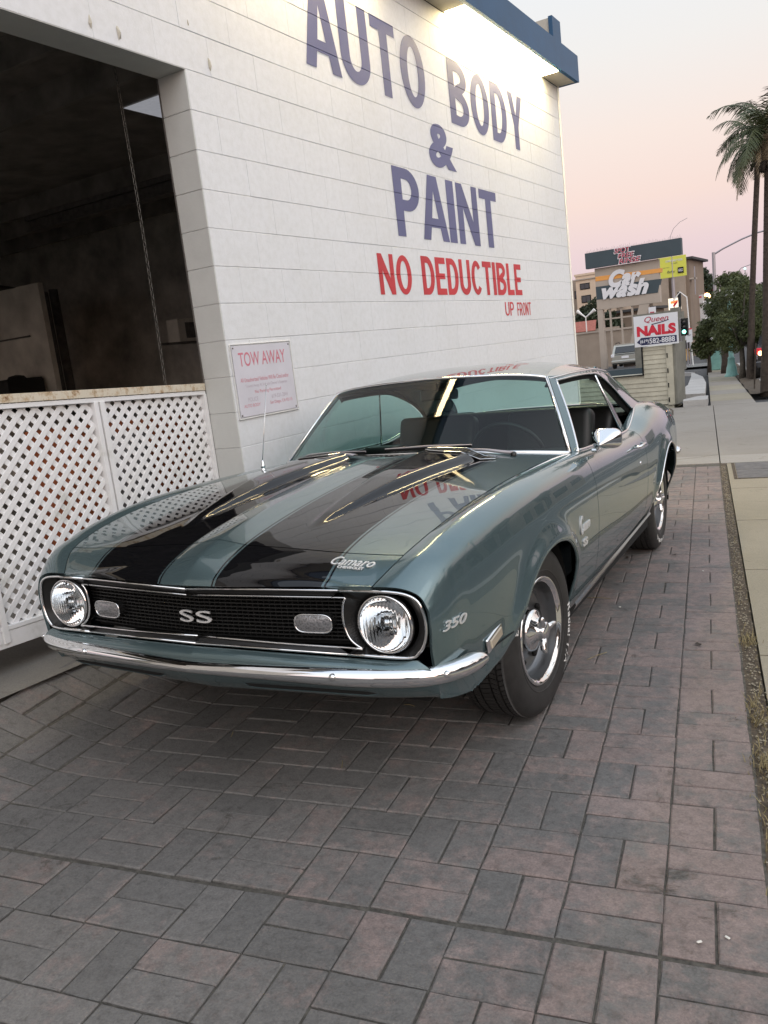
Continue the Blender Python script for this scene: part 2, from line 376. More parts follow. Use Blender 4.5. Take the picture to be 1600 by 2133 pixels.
def glass(name, tint, ior=1.5, rough=0.0):
    m = bpy.data.materials.new(name); m.use_nodes = True; n = m.node_tree.nodes; l = m.node_tree.links; n.clear()
    o = n.new('ShaderNodeOutputMaterial'); mx = n.new('ShaderNodeMixShader'); t = n.new('ShaderNodeBsdfTransparent'); g = n.new('ShaderNodeBsdfGlossy')
    f = n.new('ShaderNodeFresnel'); f.inputs[0].default_value = ior; t.inputs[0].default_value = (*tint, 1); g.inputs['Roughness'].default_value = rough
    gm = n.new('ShaderNodeNewGeometry'); q = n.new('ShaderNodeMapRange'); q.inputs[3].default_value = ior; q.inputs[4].default_value = 1 / ior
    l.new(gm.outputs['Backfacing'], q.inputs[0]); l.new(q.outputs[0], f.inputs[0])
    l.new(f.outputs[0], mx.inputs[0]); l.new(t.outputs[0], mx.inputs[1]); l.new(g.outputs[0], mx.inputs[2]); l.new(mx.outputs[0], o.inputs[0])
    return m
M['glass'] = glass('teal_tinted_glass', (.58, .75, .72), 1.5)
M['clear'] = glass('clear_glass', (.93, .95, .95), 1.5)
M['dark_glass'] = simple('dark_window_glass', (.02, .024, .028), .06, spec=.8)
def lens_m():
    m, n, l, b = mat_new('ribbed_headlamp_lens'); nt = m.node_tree; tc = n.new('ShaderNodeTexCoord')
    b.inputs['Base Color'].default_value = (.93, .95, .96, 1); b.inputs['Transmission Weight'].default_value = 1; b.inputs['Roughness'].default_value = .03; b.inputs['IOR'].default_value = 1.30
    w = n.new('ShaderNodeTexWave'); w.wave_type = 'BANDS'; w.bands_direction = 'X'; w.inputs['Scale'].default_value = 26; w.inputs['Distortion'].default_value = 0
    l.new(tc.outputs['Object'], w.inputs[0]); bump(nt, b, w.outputs[1], .35, .002)
    return m
M['lens'] = lens_m()
def amber_lens():
    m, n, l, b = mat_new('pale_ribbed_marker_lens'); nt = m.node_tree; tc = n.new('ShaderNodeTexCoord')
    b.inputs['Base Color'].default_value = (.62, .52, .38, 1); b.inputs['Roughness'].default_value = .2; b.inputs['Coat Weight'].default_value = 1
    w = n.new('ShaderNodeTexWave'); w.bands_direction = 'Y'; w.inputs['Scale'].default_value = 60; l.new(tc.outputs['Object'], w.inputs[0])
    l.new(ramp(nt, w.outputs[0], [(.2, (.30, .24, .16)), (.6, (.70, .62, .48))]), b.inputs['Base Color']); bump(nt, b, w.outputs[1], .6, .003); return m
M['marker'] = amber_lens()
def park_lens():
    m, n, l, b = mat_new('smoked_park_lamp_lens'); nt = m.node_tree; tc = n.new('ShaderNodeTexCoord')
    v = n.new('ShaderNodeTexVoronoi'); v.inputs['Scale'].default_value = 150; l.new(tc.outputs['Object'], v.inputs[0])
    l.new(ramp(nt, v.outputs[0], [(0, (.10, .10, .105)), (.6, (.26, .26, .27))]), b.inputs['Base Color']); b.inputs['Roughness'].default_value = .18
    b.inputs['Metallic'].default_value = .4; b.inputs['Coat Weight'].default_value = 1; bump(nt, b, v.outputs[0], .5, .002); return m
M['park'] = park_lens()
# street side
M['teal_metal'] = simple('mint_street_furniture_paint', (.20, .40, .36), .5, nscale=6, namp=.15, wpos=True)
M['bark'] = simple('palm_bark', (.055, .042, .032), .9, nscale=12, namp=.4, bscale=25, bstr=.8, wpos=True, bdist=.02)
M['bark_grey'] = simple('grey_bark', (.10, .088, .072), .9, nscale=14, namp=.4, bscale=25, bstr=.8, wpos=True, bdist=.02)
def leaf_m(name, a, bcol, tr=.25):
    m, n, l, b = mat_new(name); nt = m.node_tree; P = world_pos(nt)
    l.new(ramp(nt, noise(nt, 1.3, 4, .6, P), [(.3, a), (.7, bcol)]), b.inputs['Base Color']); b.inputs['Roughness'].default_value = .55
    b.inputs['Transmission Weight'].default_value = 0; b.inputs['Subsurface Weight'].default_value = 0
    return m
M['leaf'] = leaf_m('street_tree_leaf', (.045, .062, .020), (.095, .115, .034))
M['leaf_dark'] = leaf_m('dark_tree_leaf', (.020, .033, .016), (.040, .058, .026))
M['frond'] = leaf_m('palm_frond_green', (.040, .060, .022), (.085, .095, .038))
M['frond_dry'] = leaf_m('palm_frond_dry', (.17, .125, .07), (.25, .19, .11))
M['sign_white'] = simple('white_sign_panel', (.72, .73, .76), .4)
M['sign_red'] = simple('red_sign_vinyl', (.62, .025, .05), .4)
M['sign_pink'] = simple('dark_pink_sign_vinyl', (.45, .06, .10), .4)
M['sign_navy'] = simple('navy_sign_vinyl', (.018, .022, .075), .4)
M['slate'] = simple('slate_blue_sign_paint', (.045, .068, .082), .6, nscale=.8, namp=.1, wpos=True)
M['taupe'] = simple('taupe_stucco', (.42, .365, .31), .8, nscale=1.0, namp=.06, bscale=20, wpos=True)
M['orange'] = simple('orange_sign_stripe', (.78, .36, .09), .6)
M['siding'] = simple('cream_lap_siding', (.50, .47, .37), .7, nscale=5, namp=.15, bscale=50, wpos=True)
M['peach'] = simple('peach_stucco', (.66, .52, .39), .8, nscale=.8, namp=.06, wpos=True)
M['brown_st'] = simple('brown_stucco', (.22, .17, .13), .85, nscale=.8, namp=.12, wpos=True)
M['tan_st'] = simple('tan_stucco', (.34, .28, .225), .85, nscale=.8, namp=.12, wpos=True)
M['roof_tile'] = simple('red_clay_roof', (.33, .105, .075), .8, nscale=6, namp=.25, wpos=True)
M['roof_dark'] = simple('dark_roof', (.045, .045, .048), .8, nscale=4, namp=.3, wpos=True)
M['yellow'] = simple('lime_yellow_billboard', (.62, .64, .09), .5, nscale=.5, namp=.06, wpos=True)
M['grey_block'] = simple('grey_green_block', (.20, .195, .165), .85, nscale=3, namp=.2, bscale=30, wpos=True)
M['pole'] = simple('galvanised_pole', (.36, .34, .36), .45, .5)
M['suv'] = simple('champagne_car_paint', (.40, .40, .36), .3, .6, coat=1)
M['dark_car'] = simple('dark_car_paint', (.02, .02, .022), .25, .3, coat=1)
M['chr_w'] = simple('white_enamel', (.80, .80, .78), .35)
M['skin'] = simple('skin', (.35, .20, .13), .6)
M['cloth_dark'] = simple('dark_shirt', (.012, .013, .014), .85)
M['cloth_tan'] = simple('tan_trousers', (.45, .29, .12), .85)
M['lamp_warm'] = simple('lit_warm_lamp', (1, .8, .5), .5, emis=(1, .62, .25), es=9)
M['lamp_green'] = simple('lit_green_signal', (.2, 1, .8), .5, emis=(.25, 1, .78), es=5)
M['lamp_white'] = simple('lit_white_lamp', (1, .95, .8), .5, emis=(1, .88, .62), es=7)
M['lit_sign'] = simple('backlit_sign_panel', (.9, .85, .75), .5, emis=(1, .86, .62), es=.9)
M['seven_or'] = simple('backlit_orange_numeral', (.9, .3, .1), .5, emis=(1, .16, .03), es=.8)
M['pink_sign'] = simple('pink_red_billboard', (.60, .10, .12), .6, nscale=1, namp=.3, wpos=True)
M['signal_black'] = simple('signal_housing', (.012, .014, .013), .6)
M['rust_orange'] = simple('rust_orange_primer', (.36, .10, .035), .8, nscale=7, namp=.4, wpos=True)
M['grey_junk'] = simple('grey_primer', (.16, .16, .165), .7, nscale=6, namp=.4, wpos=True)
M['poster'] = simple('dark_poster', (.05, .055, .07), .6, nscale=14, namp=.9)
M['sign_board'] = simple('faded_enamel_sign', (.70, .69, .74), .4, nscale=4, namp=.06, wpos=True)
M['faded_red'] = letter('faded_red_print', (.68, .24, .30), .9, (.74, .66, .70))
M['faded_grey'] = letter('faded_grey_print', (.56, .50, .56), .9, (.68, .66, .70))
# ================================================================== GROUND
def sheet(name, us, vs_, h, mat, kind='structure', label=None, drop=None):
    """sheet following the ground in the street frame; h above ground"""
    V = []; F = []; nu, nv = len(us), len(vs_)
    for v in vs_:
        for u in us:
            p = UVG(u, v, h)
            if drop: p.z += drop(u, v)
            V.append(p)
    for j in range(nv - 1):
        for i in range(nu - 1):
            a = j * nu + i; F.append((a, a + 1, a + 1 + nu, a + nu))
    o = mesh(name, V, F, mat); return tag(o, label, kind=kind)
def lin(a, b, n): return [a + (b - a) * i / (n - 1) for i in range(n)]
# far terrain: one sheet to the horizon
V = []; F = []
rs = [-400, -60, -20, -8, -4, 0, 4, 20, 60, 400]
vs2 = [-300, -60, -20, -8, -4, 0, 6, 15, 40, 80, 160, 900]
for v in vs2:
    for u in rs:
        x, y = UV(u, v); V.append((x, y, plane(x, y) - .16))
nu = len(rs)
for j in range(len(vs2) - 1):
    for i in range(nu - 1):
        a = j * nu + i; F.append((a, a + 1, a + 1 + nu, a + nu))
tag(mesh('ground', V, F, M['asphalt']), kind='structure')
# bedding sand under the pavers (fine grid: follows the ramp to the shop door)
MU, MV = .2385, .2233
U1, V0 = 2.596, -2.43
tag(sheet('bedding_sand', lin(-1.2, 2.602, 40), lin(-4.4, 5.58, 60), -.0062, M['paver_base']), kind='structure')
# soil-filled joint between pavers and sidewalk
so = sheet('soil_joint', lin(2.600, 2.665, 5), lin(-4.4, 5.6, 160), -.008, M['soil'], drop=lambda u, v: .006 * math.sin(v * 31 + u * 50) * math.sin(v * 13))
# concrete slabs
def slab(name, u0, u1, v0, v1, mat, parent, th=.10, h=0.0, n=6):
    V = []; F = []
    us = lin(u0, u1, 3); vv = lin(v0, v1, max(2, int((v1 - v0) / 1.2) + 1))
    nu, nv = len(us), len(vv)
    for v in vv:
        for u in us: V.append(UVG(u, v, h))
    for v in vv:
        for u in us: V.append(UVG(u, v, h - th))
    N_ = nu * nv
    for j in range(nv - 1):
        for i in range(nu - 1):
            a = j * nu + i; F.append((a, a + 1, a + 1 + nu, a + nu))
    for i in range(nu - 1):
        F.append((i, N_ + i, N_ + i + 1, i + 1)); a = (nv - 1) * nu + i; F.append((a, a + 1, N_ + a + 1, N_ + a))
    for j in range(nv - 1):
        a = j * nu; F.append((a, a + nu, N_ + a + nu, N_ + a)); a = j * nu + nu - 1; F.append((a, N_ + a, N_ + a + nu, a + nu))
    return mesh(name, V, F, mat, parent)
side = empty('sidewalk'); tag(side, kind='structure')
g = .007
vsb = [-4.6, -3.4, -1.9, -.45, 1.0, 2.45, 3.9, 5.57]
for a, b_ in zip(vsb, vsb[1:]): slab('slab', 2.672, 3.62, a + g, b_ - g, M['sidewalk'], side)
band = empty('pale_concrete_band'); tag(band, kind='structure')
slab('slab', -.75, 2.60, 5.595, 6.24, M['band'], band, h=.004); slab('slab', 2.612, 3.62, 5.595, 6.24, M['band'], band, h=.002)
dr = empty('driveway'); tag(dr, kind='structure')
for (a, b_) in ((6.25, 9.1), (9.11, 14.35)):
    slab('slab', -9, 2.60, a, b_, M['drive'], dr); slab('slab', 2.612, 5.2, a, b_, M['drive'], dr)
far_side = empty('far_sidewalk'); tag(far_side, kind='structure')
mats = [M['drive'], M['sidewalk']]
vv = [14.37, 15.6, 17.9, 19.6, 22.2, 24.6, 28.2, 33, 37, 41, 46, 52, 60, 72, 90, 130]
for i, (a, b_) in enumerate(zip(vv, vv[1:])):
    slab('slab', 2.56, 3.42, a + .01, b_ - .01, mats[i % 2], far_side)
tag(sheet('planter_soil', lin(3.43, 3.95, 4), lin(17.2, 60, 50), .02, M['soil'], drop=lambda u, v: .03 * math.sin(v * 5 + u * 9)), kind='structure')
# diagonal cracks in the driveway slab
def crack(pts, w=.012, name='crack'):
    b = MB()
    for (p, q) in zip(pts, pts[1:]):
        x0, y0 = p; x1, y1 = q; d = Vector((x1 - x0, y1 - y0, 0)).normalized(); n_ = Vector((-d.y, d.x, 0)) * w / 2
        vs_ = []
        for (x, y), s_ in (((x0, y0), -1), ((x0, y0), 1), ((x1, y1), 1), ((x1, y1), -1)):
            vs_.append(Vector((x, y, G(x, y) + .006)) + n_ * s_)
        b.add(vs_, [(0, 1, 2, 3)])
    return b.build(name, M['soil'], dr, fix=False)
crack([(.02, 10.9), (-.12, 11.6), (-.2, 12.6), (-.42, 13.7), (-.60, 14.3)], .035)
crack([(1.52, 6.65), (1.35, 6.45), (1.12, 6.28), (1.02, 6.05)], .012)
# asphalt street, kerbs and its markings
tag(sheet('street', lin(4.0, 16, 6), [-60, -20, -5, 0, 6, 14, 22, 30, 40, 55, 80, 140, 300], -.13, M['asphalt']), kind='structure')
tag(sheet('crossing_street', lin(-60, 3.9, 14), lin(43.5, 51, 3), -.03, M['asphalt']), kind='structure')
kb = empty('kerb'); tag(kb, kind='structure')
for a, b_ in ((-30, 5.5), (17, 43)): slab('kerb_stone', 3.82 if a < 0 else 3.96, 4.02 if a < 0 else 4.1, a, b_, M['kerb'], kb, th=.2, h=.005)
slab('kerb_stone', 15.9, 16.1, -60, 200, M['kerb'], kb, th=.2, h=.02)
mk = empty('road_markings'); tag(mk, kind='structure')
for (u0, u1, v0, v1) in ((4.2, 8.5, 36.2, 36.6), (4.2, 8.5, 40.5, 40.9), (6.9, 7.05, 14, 34), (10.2, 10.35, -10, 34), (10.2, 10.35, 52, 120)):
    sheet('painted_line', [u0, u1], lin(v0, v1, 4), -.124, M['road_paint'], kind='structure').parent = mk
for k in range(5):
    o = sheet('painted_line', [-1.2, 3.6], [43.9 + k * 1.25, 44.25 + k * 1.25], -.022, M['road_paint']); o.parent = mk
# far pavement across the street (seen in the car's flank)
tag(sheet('opposite_sidewalk', [16.1, 19.5], [-60, -20, 0, 20, 60, 200], .0, M['drive']), kind='structure')
# kerb wedge and asphalt bed beside the booth
tag(sheet('asphalt_bed', [.35, 2.1], [15.4, 20, 26, 33.5], .012, M['asphalt']), kind='structure')
kw = empty('kerb_island'); tag(kw, 'white painted concrete kerb curving round an asphalt bed beside the pale booth', 'kerb')
def poly_slab(name, uvp, h0, h1, mat, parent):
    n_ = len(uvp); V = [UVG(u, v, h1) for u, v in uvp] + [UVG(u, v, h0) for u, v in uvp]
    F = [tuple(range(n_))] + [(i, (i + 1) % n_, n_ + (i + 1) % n_, n_ + i) for i in range(n_)]
    o = mesh(name, V, F, mat, parent); bm = bmesh.new(); bm.from_mesh(o.data); bmesh.ops.recalc_face_normals(bm, faces=bm.faces); bm.to_mesh(o.data); bm.free(); return o
poly_slab('kerb_stone', [(2.02, 14.45), (2.50, 14.42), (2.52, 15.7), (2.3, 15.75), (2.02, 14.9)], -.02, .13, M['kerb'], kw)
poly_slab('kerb_stone', [(1.75, 16.6), (2.45, 16.4), (2.48, 21.5), (2.38, 26), (2.05, 30), (1.95, 30.2), (2.0, 27), (2.0, 21), (1.85, 18)], -.02, .14, M['kerb'], kw)
poly_slab('kerb_stone', [(.3, 33.4), (2.0, 30.4), (2.08, 30.7), (.3, 34.1)], -.02, .14, M['kerb'], kw)
poly_slab('kerb_stone', [(.55, 16.2), (1.75, 16.2), (1.78, 16.5), (.55, 16.5)], -.02, .12, M['kerb'], kw)
# utility lid in the sidewalk
lid = empty('utility_cover', UVG(2.75, 5.0)); tag(lid, 'two-piece grey utility cover set in the sidewalk beyond the rear wheel', 'manhole cover')
ux, uy = (CT, ST), (-ST, CT)
for k, (v0, v1) in enumerate(((4.47, 5.02), (5.035, 5.555))):
    o = slab('cover_plate', 2.75, 3.45, v0, v1, M['lid'], None, th=.02, h=.006); o.parent = lid; o.matrix_parent_inverse = Matrix.Translation(-lid.location)
for (a, b_, c_, d_) in ((2.715, 2.745, 4.44, 5.58), (2.715, 3.5, 4.435, 4.465)):
    o = slab('cover_frame', a, b_, c_, d_, M['soil'], None, th=.02, h=.003); o.parent = lid; o.matrix_parent_inverse = Matrix.Translation(-lid.location)

# ------------------------------------------------------------------ pavers
paving = empty('paver_driveway'); tag(paving, kind='structure')
def paver_geo(w, d, seed):
    """one brick: chamfered, slightly irregular top"""
    r = random.Random(seed); w -= .0050; d -= .0050; c = .0036; h = .05
    x, y = w / 2, d / 2
    def j(a): return r.uniform(-a, a)
    top = [(-x + c + j(.0015), -y + c + j(.0015)), (0 + j(.01), -y + c + j(.0015)), (x - c + j(.0015), -y + c + j(.0015)), (x - c + j(.0015), 0 + j(.01)), (x - c + j(.0015), y - c + j(.0015)), (0 + j(.01), y - c + j(.0015)), (-x + c + j(.0015), y - c + j(.0015)), (-x + c + j(.0015), 0 + j(.01))]
    mid = [(-x, -y), (0, -y), (x, -y), (x, 0), (x, y), (0, y), (-x, y), (-x, 0)]
    mid = [(a + j(.0012), b_ + j(.0012)) for a, b_ in mid]
    V = [(a, b_, j(.0006)) for a, b_ in top] + [(a, b_, -.0034 + j(.0008)) for a, b_ in mid] + [(a, b_, -h) for a, b_ in mid]
    F = [tuple(range(8))]
    for k in range(8):
        l_ = (k + 1) % 8; F += [(k, 8 + k, 8 + l_, l_), (8 + k, 16 + k, 16 + l_, 8 + l_)]
    return V, F
variants = {}
for ori in (0, 1):
    for s_ in range(7):
        w, d = (MU, MV / 2) if ori == 0 else (MU / 2, MV)
        V, F = paver_geo(w, d, ori * 31 + s_)
        me = bpy.data.meshes.new('paver'); me.from_pydata(V, [], F); me.materials.append(M['paver'])
        bm = bmesh.new(); bm.from_mesh(me); bmesh.ops.recalc_face_normals(bm, faces=bm.faces); bm.to_mesh(me); bm.free()
        at = me.attributes.new('rnd', 'FLOAT', 'POINT'); variants[(ori, s_)] = me
def gframe(x, y, e=.05):
    tx = Vector((2 * e, 0, G(x + e, y) - G(x - e, y))); ty = Vector((0, 2 * e, G(x, y + e) - G(x, y - e)))
    n_ = tx.cross(ty).normalized()
    a = Vector((CT, ST, 0)); a = (a - n_ * a.dot(n_)).normalized(); b_ = n_.cross(a)
    return Matrix(((a.x, b_.x, n_.x), (a.y, b_.y, n_.y), (a.z, b_.z, n_.z)))
CAMP = Vector(CAMC)
cells = []
iu = 0
for i in range(-1, 15):
    u1 = U1 - i * MU; u0 = u1 - MU
    if i < 0: continue
    for j in range(-9, 36):
        v0 = V0 + j * MV + (.012 if j >= 0 else 0); v1 = v0 + MV
        if v1 > 5.58: continue
        vertical = ((i + j) % 2 == (0 + 5) % 2) if False else ((i + j) % 2 == 1)
        # vertical pairs in the column left of the line u=2.405 lie at v=-1.278..-1.058 (j=5, i=1)
        vertical = ((i + j) % 2 == 0)
        if vertical: cells += [(u0 + MU * (.25 + .5 * k), (v0 + v1) / 2, 1) for k in (0, 1)]
        else: cells += [((u0 + u1) / 2, v0 + MV * (.25 + .5 * k), 0) for k in (0, 1)]
Mi = cam.matrix_world.inverted()
def px(p):
    q = Mi @ Vector(p)
    if q.z > -.05: return None
    return (800 + 1718.7 * q.x / -q.z, 1066.5 - 1718.7 * q.y / -q.z, -q.z)
scored = []
for (u, v, ori) in cells:
    p = UVG(u, v)
    if p.x < .03: continue                      # shop-door line
    q = px(p); vis = q is not None and -120 < q[0] < 1720 and 0 < q[1] < 2260
    # hidden beneath the car
    L = Vector((p.x, p.y, 0)) - Vector((O0.x, O0.y, 0)); cy = -L.x * math.sin(CARYAW) + L.y * math.cos(CARYAW); cx = L.x * math.cos(CARYAW) + L.y * math.sin(CARYAW)
    hid = -.35 < cy < 3.4 and -.9 < cx < .62
    scored.append(((0 if (not vis or hid) else 1 / (p - CAMP).length), u, v, ori, p))
scored.sort(key=lambda t: -t[0])
rr = random.Random(5)
for k, (s_, u, v, ori, p) in enumerate(scored[:300]):
    o = bpy.data.objects.new('paver', variants[(ori, rr.randrange(7))]); link(o, paving)
    R3 = gframe(p.x, p.y) @ Matrix.Rotation(rr.uniform(-.012, .012), 3, 'Z') @ Matrix.Rotation(rr.uniform(-.006, .006) + (PI if rr.random() < .5 else 0) * 0, 3, 'X') @ Matrix.Rotation(rr.uniform(-.006, .006), 3, 'Y')
    o.matrix_world = Matrix.Translation(p + Vector((rr.uniform(-.0012, .0012), rr.uniform(-.0012, .0012), rr.uniform(-.0015, .001)))) @ R3.to_4x4()
V = []; F = []; A = []
for (s_, u, v, ori, p) in scored[300:]:
    me = variants[(ori, rr.randrange(7))]; R3 = gframe(p.x, p.y) @ Matrix.Rotation(rr.uniform(-.01, .01), 3, 'Z')
    b0 = len(V); pp = p + Vector((0, 0, rr.uniform(-.0018, .001))); q = rr.random()
    for w in me.vertices: V.append(pp + R3 @ w.co); A.append(q)
    F += [tuple(b0 + i for i in f.vertices) for f in me.polygons]
o = mesh('pavers_beyond', V, F, M['paver'], paving); o['kind'] = 'stuff'
at = o.data.attributes.new('rnd', 'FLOAT', 'POINT'); at.data.foreach_set('value', A)
# apron strip in front of the gate and the wall foot
V = []; F = []
xs = [-.9, -.32, .04]; ys = lin(-5, 6.4, 40)
for y in ys:
    for x in xs: V.append((x, y, G(0.0, y) + .004 + (.0 if x > -.1 else .001)))
for j in range(len(ys) - 1):
    for i in range(2): a = j * 3 + i; F.append((a, a + 1, a + 4, a + 3))
tag(mesh('gate_apron', V, F, M['apron']), kind='structure')
# litter, leaves, grass tufts in the joint
for k, (u, v, s_) in enumerate(((2.44, .95, 1), (2.44, -2.36, 1), (2.50, -2.33, 1), (2.03, .2, 1))):
    b = MB(); p = UVG(u, v, .004)
    b.cbox((0, 0, 0), (.013, .007, .004), .002); o = b.build('paper_scrap', M['litter'], loc=p, rot=(rr.uniform(-.2, .2), 0, rr.uniform(0, 6)))
    tag(o, 'tiny pale paper scrap lying on the pavers', 'litter', 'paper scraps on the pavers')
for k, (u, v, L_) in enumerate(((1.9, .35, .14), (.72, -1.57, .05), (2.0, -.55, .12), (1.33, -1.2, .05), (1.26, -1.72, .05))):
    b = MB(); p = UVG(u, v, .006); d = Vector((math.cos(k * 2.1), math.sin(k * 2.1), 0)) * L_ / 2
    b.tube([-d, d * .1 + Vector((0, .004, .002)), d], .0014, 5)
    o = b.build('straw', M['dry_grass'], loc=p); tag(o, 'thin dry straw lying on the pavers', 'twig', 'straws on the pavers')
for k, (u, v) in enumerate(((1.84, .62), (1.98, 1.28), (2.27, 1.35), (2.78, -.7), (2.80, .15), (2.95, 2.6), (3.0, -.1), (2.42, -.35))):
    b = MB(); p = UVG(u, v, .004)
    b.add([(-.02, 0, 0), (-.005, -.01, .006), (.018, -.004, .001), (.022, .006, .007), (0, .012, .003), (-.012, .009, .006)], [(0, 1, 5), (1, 2, 4, 5), (2, 3, 4)])
    o = b.build('dead_leaf', M['dark_leaf'], loc=p, rot=(0, 0, k * 1.7)); tag(o, 'small dark curled leaf lying on the pavement', 'leaf', 'dead leaves on the pavement')
b = MB()
for k in range(620):
    v = rr.choice([rr.gauss(-.27, .05), rr.gauss(-1.05, .09), rr.gauss(-1.45, .05), rr.gauss(-1.7, .15), rr.uniform(-3, 5)])
    u = 2.633 + rr.gauss(0, .022); p = UVG(u, v, -.006); h = rr.uniform(.008, .032) * (1 if abs(v + .27) > .2 else 1.1); a = rr.uniform(0, 2 * PI)
    d = Vector((math.cos(a), math.sin(a), 0)); w = Vector((-d.y, d.x, 0)) * .0016; lean = d * h * rr.uniform(.3, 1.6)
    b.add([p - w, p + w, p + w * .7 + lean * .5 + Vector((0, 0, h * .7)), p - w * .7 + lean * .5 + Vector((0, 0, h * .7)), p + lean + Vector((0, 0, h))], [(0, 1, 2, 3), (3, 2, 4)])
tag(b.build('joint_grass', M['dry_grass'], fix=False), 'dry grass tufts along the soil joint beside the pavers', 'grass', kind='stuff')
b = MB()
for k in range(1300):
    u = 2.633 + rr.gauss(0, .02); v = rr.uniform(-3.2, 5.4); s_ = rr.uniform(.002, .006); p = UVG(u, v, -.004)
    b.add([p + Vector((s_, 0, 0)), p + Vector((0, s_, 0)), p + Vector((-s_, 0, 0)), p + Vector((0, -s_, 0)), p + Vector((0, 0, s_))], [(0, 1, 4), (1, 2, 4), (2, 3, 4), (3, 0, 4)])
tag(b.build('joint_gravel', M['sidewalk'], fix=False), 'loose gravel crumbs in the soil joint beside the pavers', 'gravel', kind='stuff')

# ================================================================== SHOP BUILDING
shop = empty('workshop_building', (0, 0, 0)); tag(shop, 'white painted concrete-block body shop wall with blue fascia and hand-painted lettering', 'building')
ZK = lambda k: 3.0118625 - k * .2032       # course joints
WL = 6.33                                   # wall length from the gate reveal
ZT = 4.18                                   # soffit
BD = .0045                                  # joint depth
# solid core: its face is the floor of the recessed joints
b = MB()
b.box(((-.2 - BD) / 2 , WL / 2 + .0, ZT / 2 - .15), (.2 - BD, WL, ZT + .3))
b.box(((-.2 - BD) / 2, -3.0, (ZT + ZK(0)) / 2 + .004), (.2 - BD, 6.0, ZT - ZK(0) - .008))
b.build('masonry_core', M['wall'], shop)
b = MB(); b.box((-6.6, WL + .1 - .2 + 0.0, 2.2), (12.8, .19, 4.6)); b.build('end_wall', M['wall'], shop)
# blocks
blk_cache = {}
def block_mesh(L_, T, side_):
    key = (round(L_, 3), round(T, 3), side_)
    if key in blk_cache: return blk_cache[key]
    c = .0010; j = .0024; y, z = L_ / 2 - .0002, T / 2 - j
    V = [(0, -y + c, -z + c), (0, y - c, -z + c), (0, y - c, z - c), (0, -y + c, z - c), (-c, -y, -z), (-c, y, -z), (-c, y, z), (-c, -y, z), (-.02, -y, -z), (-.02, y, -z), (-.02, y, z), (-.02, -y, z)]
    F = [(0, 1, 2, 3)] + [(a, 4 + a, 4 + (a + 1) % 4, (a + 1) % 4) for a in range(4)] + [(4 + a, 8 + a, 8 + (a + 1) % 4, 4 + (a + 1) % 4) for a in range(4)]
    me = bpy.data.meshes.new('block'); me.from_pydata(V, [], F); me.materials.append(M['wall_side'] if side_ else M['wall'])
    bm = bmesh.new(); bm.from_mesh(me); bmesh.ops.recalc_face_normals(bm, faces=bm.faces)
    if sum(f.normal.x for f in bm.faces if len(f.verts) == 4 and abs(f.normal.x) > .9) < 0: bmesh.ops.reverse_faces(bm, faces=bm.faces)
    bm.to_mesh(me); bm.free(); blk_cache[key] = me; return me
blocks = []; JOINTS = {}
for k in range(-6, 15):
    z1 = ZK(k); z0 = ZK(k + 1) if k < 14 else 0
    if k == -6: z1 = ZT
    if z0 > ZT: continue
    off = 0 if (k % 2 == 0) else -.2032
    ys = []; y = off
    while y < WL - .02:
        ys.append((max(0, y) if k >= 0 else y, min(WL, y + .4064))); y += .4064
    if k < 0:
        y = off
        while y > -3.0: ys.append((y - .4064, y)); y -= .4064
    JOINTS[k] = [a for a, _ in ys]
    for (a, c) in ys:
        if c - a > .03: blocks.append((a, c, z0, z1))
rb = random.Random(3)
def bscore(t):
    a, c, z0, z1 = t; q = px((0, (a + c) / 2, (z0 + z1) / 2))
    if q is None or not (-60 < q[0] < 1660 and -60 < q[1]): return 0
    s_ = (c - a) * (z1 - z0) / q[2] ** 2
    if z1 < 1.0 and a > 1.2: s_ *= .02        # behind the car
    return s_
blocks.sort(key=lambda t: -bscore(t))
for (a, c, z0, z1) in blocks[:284]:
    o = bpy.data.objects.new('block', block_mesh(c - a, z1 - z0, False)); link(o, shop)
    o.location = (rb.uniform(-.0007, .0007), (a + c) / 2, (z0 + z1) / 2); o.rotation_euler = (0, rb.uniform(-.002, .002), rb.uniform(-.0012, .0012))
V = []; F = []
for (a, c, z0, z1) in blocks[284:]:
    me = block_mesh(c - a, z1 - z0, False); b0 = len(V)
    V += [v.co + Vector((0, (a + c) / 2, (z0 + z1) / 2)) for v in me.vertices]; F += [tuple(b0 + i for i in f.vertices) for f in me.polygons]
o = mesh('further_blocks', V, F, M['wall'], shop); o['kind'] = 'stuff'
# reveal (jamb) blocks facing the opening, and the lintel soffit
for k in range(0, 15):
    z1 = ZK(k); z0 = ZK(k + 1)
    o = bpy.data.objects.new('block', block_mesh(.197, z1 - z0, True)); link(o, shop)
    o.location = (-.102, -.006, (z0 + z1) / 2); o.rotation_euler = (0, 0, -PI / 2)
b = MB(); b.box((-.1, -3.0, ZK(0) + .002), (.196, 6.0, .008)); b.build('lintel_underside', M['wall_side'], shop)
b = MB(); b.box((-.204, -.006, 1.5), (.006, .010, 3.02)); b.build('corner_bead', M['steel_dark'], shop)
# anchor stubs and plaster scars on the wall
for (y, z, s_) in ((-.45, ZK(0) + .07, 1.2), (-.62, ZK(0) + .07, .8), (.20, ZK(0) + .06, 1.0), (.07, ZK(-1) + .04, .5)):
    b = MB(); r = random.Random(int(y * 100)); n_ = 9
    ring = [(0.002, math.cos(2 * PI * i / n_) * .012 * s_ * r.uniform(.5, 1.3), math.sin(2 * PI * i / n_) * .035 * s_ * r.uniform(.6, 1.3)) for i in range(n_)]
    b.add(ring + [(.016 * s_, 0, -.008)], [(i, (i + 1) % n_, n_) for i in range(n_)])
    b.build('anchor_scar', M['dim_white'], shop, loc=(0.0, y, z))
